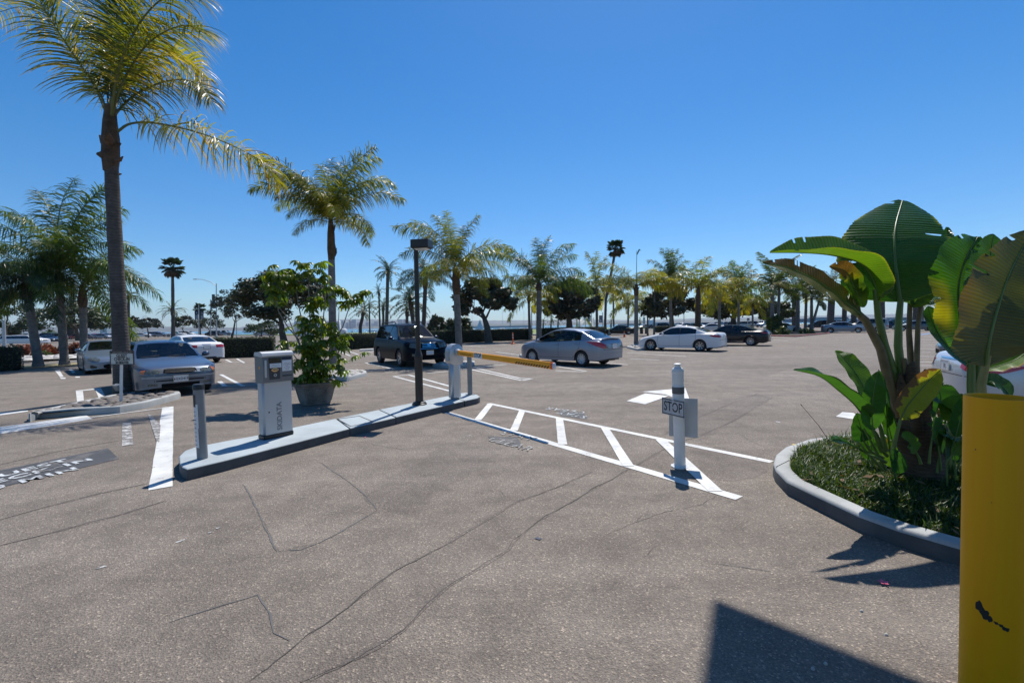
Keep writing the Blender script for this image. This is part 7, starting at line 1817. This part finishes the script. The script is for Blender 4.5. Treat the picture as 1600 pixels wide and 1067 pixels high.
bleaf(b2, [W1(1580, 620, .3), W1(1566, 604, .32), W1(1550, 596, .34), W1(1540, 600, .36)], .10, (0, -.6, .6), BAN, 12, lambda u, v: .1, .9, .01, origin=b1, seed=36)
bleaf(b2, [W1(1600, 470, .1), W1(1612, 440, .1), W1(1625, 400, .1)], .22, (-.3, -.8, .3), BANL, 10, lambda u, v: .3 + .3 * (v < -.5), .9, .01, origin=b1, seed=37)
# ---------------------------------------------------------------- yellow bollard
bc = Vector((1.985, 1.85, 0)); yb = empty('yellow_bollard', bc, 0, "thick yellow safety bollard cut by the right edge of the picture", 'bollard')
mb = MB(); zt = 1.327; mb.lathe([(.104, 0), (.104, zt - .004), (.102, zt), (.096, zt), (.094, zt - .004), (.094, .6), (0, .6)], 64); mb.build('sleeve', YELLOW, yb, 40)
CH = plain("exposed_black_scuff", (.02, .018, .014), .7)
r = random.Random(4)
def on_cyl(px, py):
    d = ray(px, py); o = Vector((0, 0, EYE)); a = d.x ** 2 + d.y ** 2; b = 2 * (-(bc.x) * d.x - bc.y * d.y); c = bc.x ** 2 + bc.y ** 2 - .1046 ** 2; t = (-b - math.sqrt(max(0, b * b - 4 * a * c))) / (2 * a); return o + d * t - bc
for i, (cx, cy, w_, h_) in enumerate([(1531, 947, 7, 11), (1538, 958, 9, 9), (1547, 967, 5, 5), (1556, 973, 5, 2.5), (1564, 977, 4, 3), (1572, 983, 6, 4)]):
    mb = MB(); pts = []
    for k in range(14):
        a = 6.28 * k / 14; f = r.uniform(.6, 1.15); pts.append(on_cyl(cx + math.cos(a) * w_ * f, cy + math.sin(a) * h_ * f + math.cos(a) * w_ * .4))
    mb.add([on_cyl(cx, cy)] + pts, [(0, 1 + k, 1 + (k + 1) % 14) for k in range(14)]); mb.build('scuff', CH, yb)
for i, (cx, cy, w_, h_) in enumerate([(1524, 702, 1.2, 2), (1549, 785, 1.0, 1.2)]):
    mb = MB(); pts = [on_cyl(cx + math.cos(6.28 * k / 9) * w_ * r.uniform(.5, 1.2), cy + math.sin(6.28 * k / 9) * h_ * r.uniform(.5, 1.2)) for k in range(9)]
    mb.add([on_cyl(cx, cy)] + pts, [(0, 1 + k, 1 + (k + 1) % 9) for k in range(9)]); mb.build('scuff', BOOT, yb)
# ---------------------------------------------------------------- porch roof over the photographer: its corner throws the shadow at the lower right
ca = G(1115, 935); cl_ = G(1095, 1067); cr_ = G(1450, 1067); HR = 7.2; sh = Vector((SUN.x / SUN.z * HR, SUN.y / SUN.z * HR, 0))
dl = (cl_ - ca).normalized(); dr = (cr_ - ca).normalized(); c0_ = ca + sh
ph = empty('porch_roof', c0_, 0, "flat porch roof corner overhead whose shadow falls at the lower right", 'porch')
mb = MB(); mb.prism([(0, 0), tuple((dl * 8.6)[:2]), tuple((dl * 8.6 + dr * 6)[:2]), tuple((dr * 6)[:2])], HR, HR + .35); mb.build('roof_slab', CONC_PALE, ph)
for q in (dl * 8.2 + dr * .5, dl * 8.2 + dr * 5.6): mb = MB(); mb.box((q.x, q.y, HR / 2), (.4, .4, HR - .01), bev=.03); mb.build('column', CONC_PALE, ph, 40)
# ================================================================ FAR THINGS
def cone(p, label):
    root = empty('traffic_cone', p, 0, label, 'traffic cone'); mb = MB(); mb.box((0, 0, .02), (.38, .38, .04), bev=.01); mb.build('base', ORANGE, root); mb = MB(); mb.lathe([(.14, .04), (.03, .72), (.0, .74)], 14); mb.build('cone', ORANGE, root, 50); mb = MB(); mb.lathe([(.094, .36), (.074, .48)], 14); mb.build('band', WHITEP, root)
cone(G(975.5, 526.5), "orange traffic cone beside the black sedan's rear wheel")
p = G(801.5, 537.7); root = empty('delineator_post', p, 0, "orange delineator post standing by the hedge gap", 'delineator'); mb = MB(); mb.lathe([(.22, 0), (.22, .06), (.09, .09), (.06, .12), (.055, .92), (.03, .98), (.05, 1.0), (0, 1.02)], 14); mb.build('post', ORANGE, root, 40)
for z in (.55, .78): mb = MB(); mb.lathe([(.058, z), (.058, z + .09)], 14); mb.build('band', WHITEP, root)
for i, x_ in enumerate((1002.3, 1010.2)):
    p = G(x_, 521.5); mb = MB(); mb.box((0, 0, .52), (.42, .42, 1.04), bev=.03); o = mb.build('short_post', TBARK, None, 40); o.location = p; tag(o, ["left one of two short dark posts beyond the lot", "right one of two short dark posts beyond the lot"][i], 'post')
def banner_pole(bx, depth, ytop, arm, banners, label, name='street_lamp', cat='street lamp', rad=.13, foot=True):
    b = Vector(((bx - 800) / FPX * depth, depth, 0)); root = empty(name, b, 0, label, cat); tp = at(bx - .5, ytop, depth) - b
    mb = MB(); mb.tube([Vector((0, 0, 0)), tp], [rad, rad * .7], 10); mb.build('pole', ALU_MATT, root, 40)
    if foot: mb = MB(); mb.lathe([(rad * 2.6, 0), (rad * 2.4, .6), (rad, .7)], 12); mb.build('footing', CONC, root, 40)
    if arm:
        mb = MB(); A_ = [at(x, y, depth) - b for x, y in arm]; mb.tube(A_, [rad * .6, rad * .5, rad * .4, rad * .4], 8); mb.build('arm', ALU_MATT, root, 40)
        mb = MB(); mb.box(A_[-1] + Vector((-.2, 0, -.05)), (1.0, .35, .16), bev=.06); mb.build('lamp_head', ALU_MATT, root, 40)
    for j, (x0, y0, x1, y1) in enumerate(banners):
        c0, c1 = at(x0, y0, depth) - b, at(x1, y1, depth) - b; mb = MB(); mb.box((c0 + c1) / 2, (abs(c1.x - c0.x), .02, abs(c1.z - c0.z))); bo_ = mb.build('banner', P_NAVY if j % 2 == 0 else GREYD, root)
        cc = (c0 + c1) / 2; hh = abs(c1.z - c0.z); ww = abs(c1.x - c0.x); mb = MB(); mb.box(cc + Vector((0, -.012, -hh * .22)), (ww * .55, .004, hh * .42)); mb.box(cc + Vector((ww * .1, -.012, hh * .22)), (ww * .4, .004, hh * .18)); mb.build('picture', plain("banner_print_%d" % random.randrange(9999), (.30, .33, .42), .7), bo_)
banner_pole(338.5, 98, 443, [(338, 447), (330, 441), (318, 437), (307, 436)], [(331, 460, 336.6, 482), (341.5, 464, 348, 480)], "grey street lamp with curved arm and two dark banners")
banner_pole(311, 120, 476, None, [(304, 485, 309.5, 499), (312.5, 486, 318.5, 499)], "shorter grey pole with a pair of dark banners, left of the street lamp", 'banner_pole', 'pole')
banner_pole(329.5, 135, 468, None, [(329, 469, 331.5, 484)], "thin pole behind the street lamp with a narrow banner", 'banner_pole', 'pole', foot=False)
banner_pole(224, 170, 494, [(224, 495), (226, 494), (228, 494), (229, 494)], [], "distant small street lamp in the left car park", rad=.1, foot=False)
banner_pole(6.5, 60, 500, None, [], "short grey pole at the left edge behind the limousine", 'pole', 'pole', rad=.2, foot=False)
banner_pole(370, 95, 488, None, [], "thin dark pole between the dark trees on the left", 'pole', 'pole', rad=.09, foot=False)
banner_pole(797.5, 90, 487, None, [(796, 490, 799, 497)], "thin pole with small box right of the domed tree", 'pole', 'pole', rad=.1, foot=False)
banner_pole(906, 110, 470, None, [], "thin pole through the dark round tree, left one", 'pole', 'pole', rad=.13, foot=False)
banner_pole(924.5, 110, 474, None, [(918, 493, 923, 502)], "thin pole at the right rim of the dark round tree", 'pole', 'pole', rad=.13, foot=False)
banner_pole(942, 105, 488, None, [(936, 493, 941, 504)], "pole with a dark blue banner left of the curved fan palm", 'banner_pole', 'pole', rad=.12, foot=False)
banner_pole(1069, 100, 480, None, [], "thin pole right of the airy tree", 'pole', 'pole', rad=.1, foot=False)
banner_pole(831, 75, 478, None, [(831.5, 477, 837, 489)], "pole with dark box beside the slender palm", 'pole', 'pole', rad=.1, foot=False)
banner_pole(1168.5, 75, 497, None, [(1167, 497, 1171, 501)], "short sign pole behind the black saloon", 'sign_pole', 'pole', rad=.07, foot=False)
# white sail-like pavilion
def pavilion():
    dp = 150; b = Vector(((915 - 800) / FPX * dp, dp, 0)); root = empty('sail_pavilion', b, 0, "white tent-like pavilion with flared arches beyond the silver compact", 'pavilion'); k = dp / FPX
    mb = MB(); n = 16; rows = []
    for i in range(n + 1):
        row = []
        for j in range(n + 1):
            x = (i / n - .5) * 2; y = (j / n - .5) * 2; r_ = max(abs(x), abs(y)); cn = abs(x * y); z = 2.0 + 3.9 * math.exp(-3.2 * math.hypot(x, y)) + 1.8 * (1 - cn) * r_ ** 2 - 3.0 * cn ** 1.3
            row.append((x * 13.5 * k, y * 13.5 * k, z))
        rows.append(row)
    mb.grid(rows); mb.build('canopy', plain("white_canvas", (.62, .60, .54), .7), root, 60, False)
    for sx in (-1, 1):
        for sy in (-1, 1): mb = MB(); mb.tube([(sx * 13.2 * k, sy * 13.2 * k, -.1), (sx * 13.4 * k, sy * 13.4 * k, 1.2)], .22, 8); mb.build('leg', WHITEP, root)
    mb = MB(); mb.tube([(0, 0, 0), (0, 0, 6.4)], [.12, .05], 8); mb.build('mast', WHITEP, root)
pavilion()
# boats on the bay
def boat(px, dist, L, label, sail=False, seed=0, mast=1.25):
    b = Vector(((px - 800) / FPX * dist, dist, -2.2)); root = empty('sailboat', b, R(seed * 37), label, 'boat')
    mb = MB(); rows = []
    for i in range(9):
        t = i / 8; x = (t - .5) * L; w = L * .14 * math.sin(math.pi * min(.97, t * .8 + .16)) ; h = L * (.09 + .04 * t)
        rows.append([(x, -w, h), (x, -w * .8, 0), (x, 0, -L * .03), (x, w * .8, 0), (x, w, h), (x, 0, h + L * .01), (x, -w, h)])
    mb.grid(rows); mb.build('hull', WHITEP, root, 40)
    mb = MB(); mb.box((-L * .05, 0, L * .13), (L * .35, L * .13, L * .06), bev=.1); mb.build('cabin', WHITEP, root)
    mb = MB(); mb.tube([(L * .05, 0, L * .1), (L * .05, 0, L * mast)], [L * .011, L * .008], 6); mb.build('mast', ALU_MATT, root)
    if sail:
        for s in (0, 1):
            mb = MB(); a = Vector((L * .04 if not s else L * .48, 0, L * .2)); c = Vector((L * .05, 0, L * 1.2)); d_ = Vector((-L * .42 if not s else L * .07, 0, L * .22)); mid = (a + c + d_) / 3 + Vector((0, L * .06, 0))
            mb.add([a, c, d_, mid, a + Vector((0, .05, 0)), c + Vector((0, .05, 0)), d_ + Vector((0, .05, 0)), mid + Vector((0, .05, 0))], [(0, 1, 3), (1, 2, 3), (2, 0, 3), (5, 4, 7), (6, 5, 7), (4, 6, 7)]); mb.build('sail', WHITEP, root)
boat(750, 620, 11, "small sailboat under white sails on the bay, centre", True, 1, 1.3)
boat(738, 420, 12, "moored sailboat with bare mast left of the white-sailed boat", False, 2)
boat(786, 420, 13, "moored sailboat with tall bare mast right of the white-sailed boat", False, 3, 1.6)
boat(820, 430, 12, "moored sailboat seen beside the slender palm", False, 4, 1.5)
boat(838, 460, 12, "moored sailboat just right of the slender palm", False, 5)
boat(584, 500, 12, "moored sailboat with bare mast left of the city towers", False, 6)
boat(700, 380, 12, "white boat glimpsed behind the dark thicket", False, 7, .9)
boat(551, 480, 10, "small white boat on the bay below the curved small palm", False, 8, .4)
# lifeguard-like hut and camper behind the umbrella tree
p = G(498, 531); rt = empty('camper_van', p, R(15), "white camper van mostly hidden behind the umbrella tree", 'camper van')
mb = MB(); mb.box((0, 0, 1.75), (6.4, 2.3, 2.4), bev=.18); mb.box((3.3, 0, 1.1), (1.6, 2.1, 1.2), bev=.25); mb.build('body', P_WHITE, rt, 40)
for x_ in (-2, -.4, 1.4): mb = MB(); mb.box((x_, -1.16, 2.0), (.9, .03, .6), bev=.01); mb.build('window', GLASS_DARK, rt)
mb = MB(); mb.box((-2.6 + 1.7, -1.155, 1.5), (.7, .02, 1.6)); mb.build('door', PANEL, rt)
for x_ in (-2, 2.8):
    for y_ in (-1, 1): o = link('wheel', wheel_meshes(.37, 'plain')[0], rt); o.location = (x_, y_, .37)
# low far buildings on the right
def bldg(px0, px1, ytop, dist, m, label, z0=-2, group=None, ydepth=30, win=True, name='building', slant=0):
    x0, x1 = [(p - 800) / FPX * dist for p in (px0, px1)]; h = at((px0 + px1) / 2, ytop, dist).z; w = x1 - x0; H = h - z0; root = empty(name, ((x0 + x1) / 2, dist + ydepth / 2, z0), 0, label, 'building', group)
    mb = MB(); n = 4; P = [(-w / 2, -ydepth / 2), (w / 2, -ydepth / 2), (w / 2, ydepth / 2), (-w / 2, ydepth / 2)]; mb.add([(x, y, 0) for x, y in P] + [(x, y, H - (slant * H if x < 0 else 0)) for x, y in P], [(3, 2, 1, 0), (4, 5, 6, 7)] + [(i, (i + 1) % 4, 4 + (i + 1) % 4, 4 + i) for i in range(4)]); mb.build('wall', m, root)
    if win:
        nf = max(2, int(H / 14)); mb = MB()
        for i in range(nf):
            z = H * (1 - slant) * (i + .55) / nf; mb.box((0, -ydepth / 2 - .3, z), (w * .9, .5, H / nf * .38))
        mb.build('window_band', GLASS_TWR, root)
    return root
GLASS_TWR = plain("tower_glass", (.10, .13, .17), .2); TW = [plain("tower_stone", (.36, .34, .32), .8), plain("tower_concrete", (.30, .31, .33), .8), plain("tower_dark", (.16, .18, .22), .6), plain("tower_pale", (.48, .47, .45), .8)]
r = random.Random(21)
ORD = ['first', 'second', 'third', 'fourth', 'fifth', 'sixth', 'seventh', 'eighth', 'ninth', 'tenth', 'eleventh', 'twelfth', 'thirteenth', 'fourteenth', 'fifteenth', 'sixteenth', 'seventeenth', 'eighteenth', 'nineteenth', 'twentieth', 'twenty-first', 'twenty-second', 'last']
SKY = [(532, 538, 501, 0), (541, 545, 504, 0), (546, 549.5, 501, 0), (551, 557, 499, 0), (558, 565, 504, 0), (566, 569, 507, 0), (572, 575.5, 503, 0), (580, 583, 505, 0), (585, 591, 502, 0), (592, 596, 508, 0), (608, 615, 500.5, .3), (615, 619, 505.5, 0), (622, 629, 499, 0), (631, 635, 498.5, 0), (636, 640, 506, 0), (643, 646, 505, 0), (655, 660, 504, 0), (524, 529, 505, 0), (516, 520, 507, 0), (600, 604, 506, 0), (667, 671, 505, 0), (480, 484, 508, 0), (538.5, 540.5, 506, 0)]
for i, (a, c, y, s_) in enumerate(sorted(SKY)):
    nb_ = ["leftmost far skyline tower, left of the umbrella tree's stem", "far skyline tower behind the umbrella tree", "second far tower from the umbrella tree", "low far tower right of the umbrella tree"]
    bldg(a, c, y, 4000 + 30 * i, TW[i % 4], (nb_[i] if i < 4 else f"hazy skyline tower across the bay, {ORD[i]} from the left among the skyline"), slant=s_, name='tower', ydepth=45, group='hazy skyline towers across the bay', win=(c - a) > 3)
tag(bldg(470, 690, 510.5, 4200, TW[3], "long hazy low waterfront under the skyline towers", name='waterfront_buildings', ydepth=60))
# far shore, hills
def ridge(name, x0, x1, dist, ys, m, seed, kind='structure', dz=300):
    r = random.Random(seed); mb = MB(); n = 90; top = []; 
    for i in range(n + 1):
        px = lerp(x0, x1, i / n); f = i / n * (len(ys) - 1); k = min(len(ys) - 2, int(f)); y = hor(px) - lerp(ys[k], ys[k + 1], f - k) + r.uniform(-.25, .25); X = (px - 800) / FPX * dist; top.append((X, at(px, y, dist).z))
    mb.grid([[(x, dist - dz * .6, -6) for x, z in top], [(x, dist - dz * .2, z * .55) for x, z in top], [(x, dist, z) for x, z in top], [(x, dist + dz, -6) for x, z in top]]); o = mb.build(name, m, None, 60); return tag(o, kind=kind)
ridge('hills', -500, 560, 5000, [8, 9, 10, 9.5, 11, 10, 9.5, 8.5, 5, 3, 2], HILL, 1)
ridge('far_mountains', 380, 1000, 7800, [6, 9, 12, 15, 13, 10, 9, 9, 8, 8, 7, 5], HILL, 2, dz=800)
ridge('far_shore', 560, 1800, 3600, [3, 3, 3.5, 3, 3.5, 4, 3.5, 3, 3, 3, 2], HILL, 3)
ridge('point_of_land', 900, 2200, 7000, [3, 7, 8, 9, 9, 8, 7], HILL, 4, dz=600)
tag(bldg(735, 832, 509.2, 900, TW[3], "long low white pier building across the bay", name='pier_building', ydepth=20, win=False))
tag(bldg(1006, 1008.5, 495.5, 1400, TW[0], "tall square tower on the far shore left of the white tank", name='control_tower', ydepth=8, win=False))
rt = empty('storage_tank', ((1017 - 800) / FPX * 1400, 1400, -2), 0, "round white storage tank on the far shore", 'tank'); mb = MB(); hz = at(1017, 498.3, 1400).z + 2; rd = 4 / FPX * 1400; mb.lathe([(rd, 0), (rd, hz * .85), (rd * .5, hz * .97), (0, hz)], 24); mb.build('shell', WHITEP, rt, 40)
for i, (a, c, y, dist) in enumerate([(1022, 1048, 503.5, 1200), (1060, 1100, 504.3, 1100), (1279, 1326, 495.5, 420), (1235, 1282, 498.0, 520), (1330, 1395, 497.5, 560), (968, 1000, 505.8, 900), (1108, 1190, 503.5, 800), (1400, 1470, 495.5, 500)]):
    bldg(a, c, y, dist, TW[(i + 3) % 4], ["low building right of the white tank", "long low far building behind the airy tree", "grey two-level building behind the pale silver sedan", "pale low building left of the two-level one", "low building behind the leaf stalks on the far right", "low building far behind the curved fan palm", "long low building far behind the black saloon", "low far building at the right behind the big leaf"][i], win=False, ydepth=14, z0=-.1 if dist < 600 else -2)
bldg(157, 168, 510, 1500, TW[3], "white block on the far shore right of the third left palm", win=False)
# the air over the bay
hz_m = bpy.data.materials.new("haze_air"); hz_m.use_nodes = True; nt = hz_m.node_tree; nt.nodes.clear(); pv_ = nt.nodes.new("ShaderNodeVolumePrincipled"); pv_.inputs['Color'].default_value = (.78, .86, 1, 1); pv_.inputs['Density'].default_value = HAZE; pv_.inputs['Anisotropy'].default_value = .3
mo = nt.nodes.new("ShaderNodeOutputMaterial"); nt.links.new(pv_.outputs[0], mo.inputs['Volume'])
if HAZE > 0:
    mb = MB(); mb.box((0, 4300, 150), (19600, 11400, 320)); hb = mb.build('haze', hz_m); tag(hb, "thin blue haze over the bay", 'haze', kind='stuff')
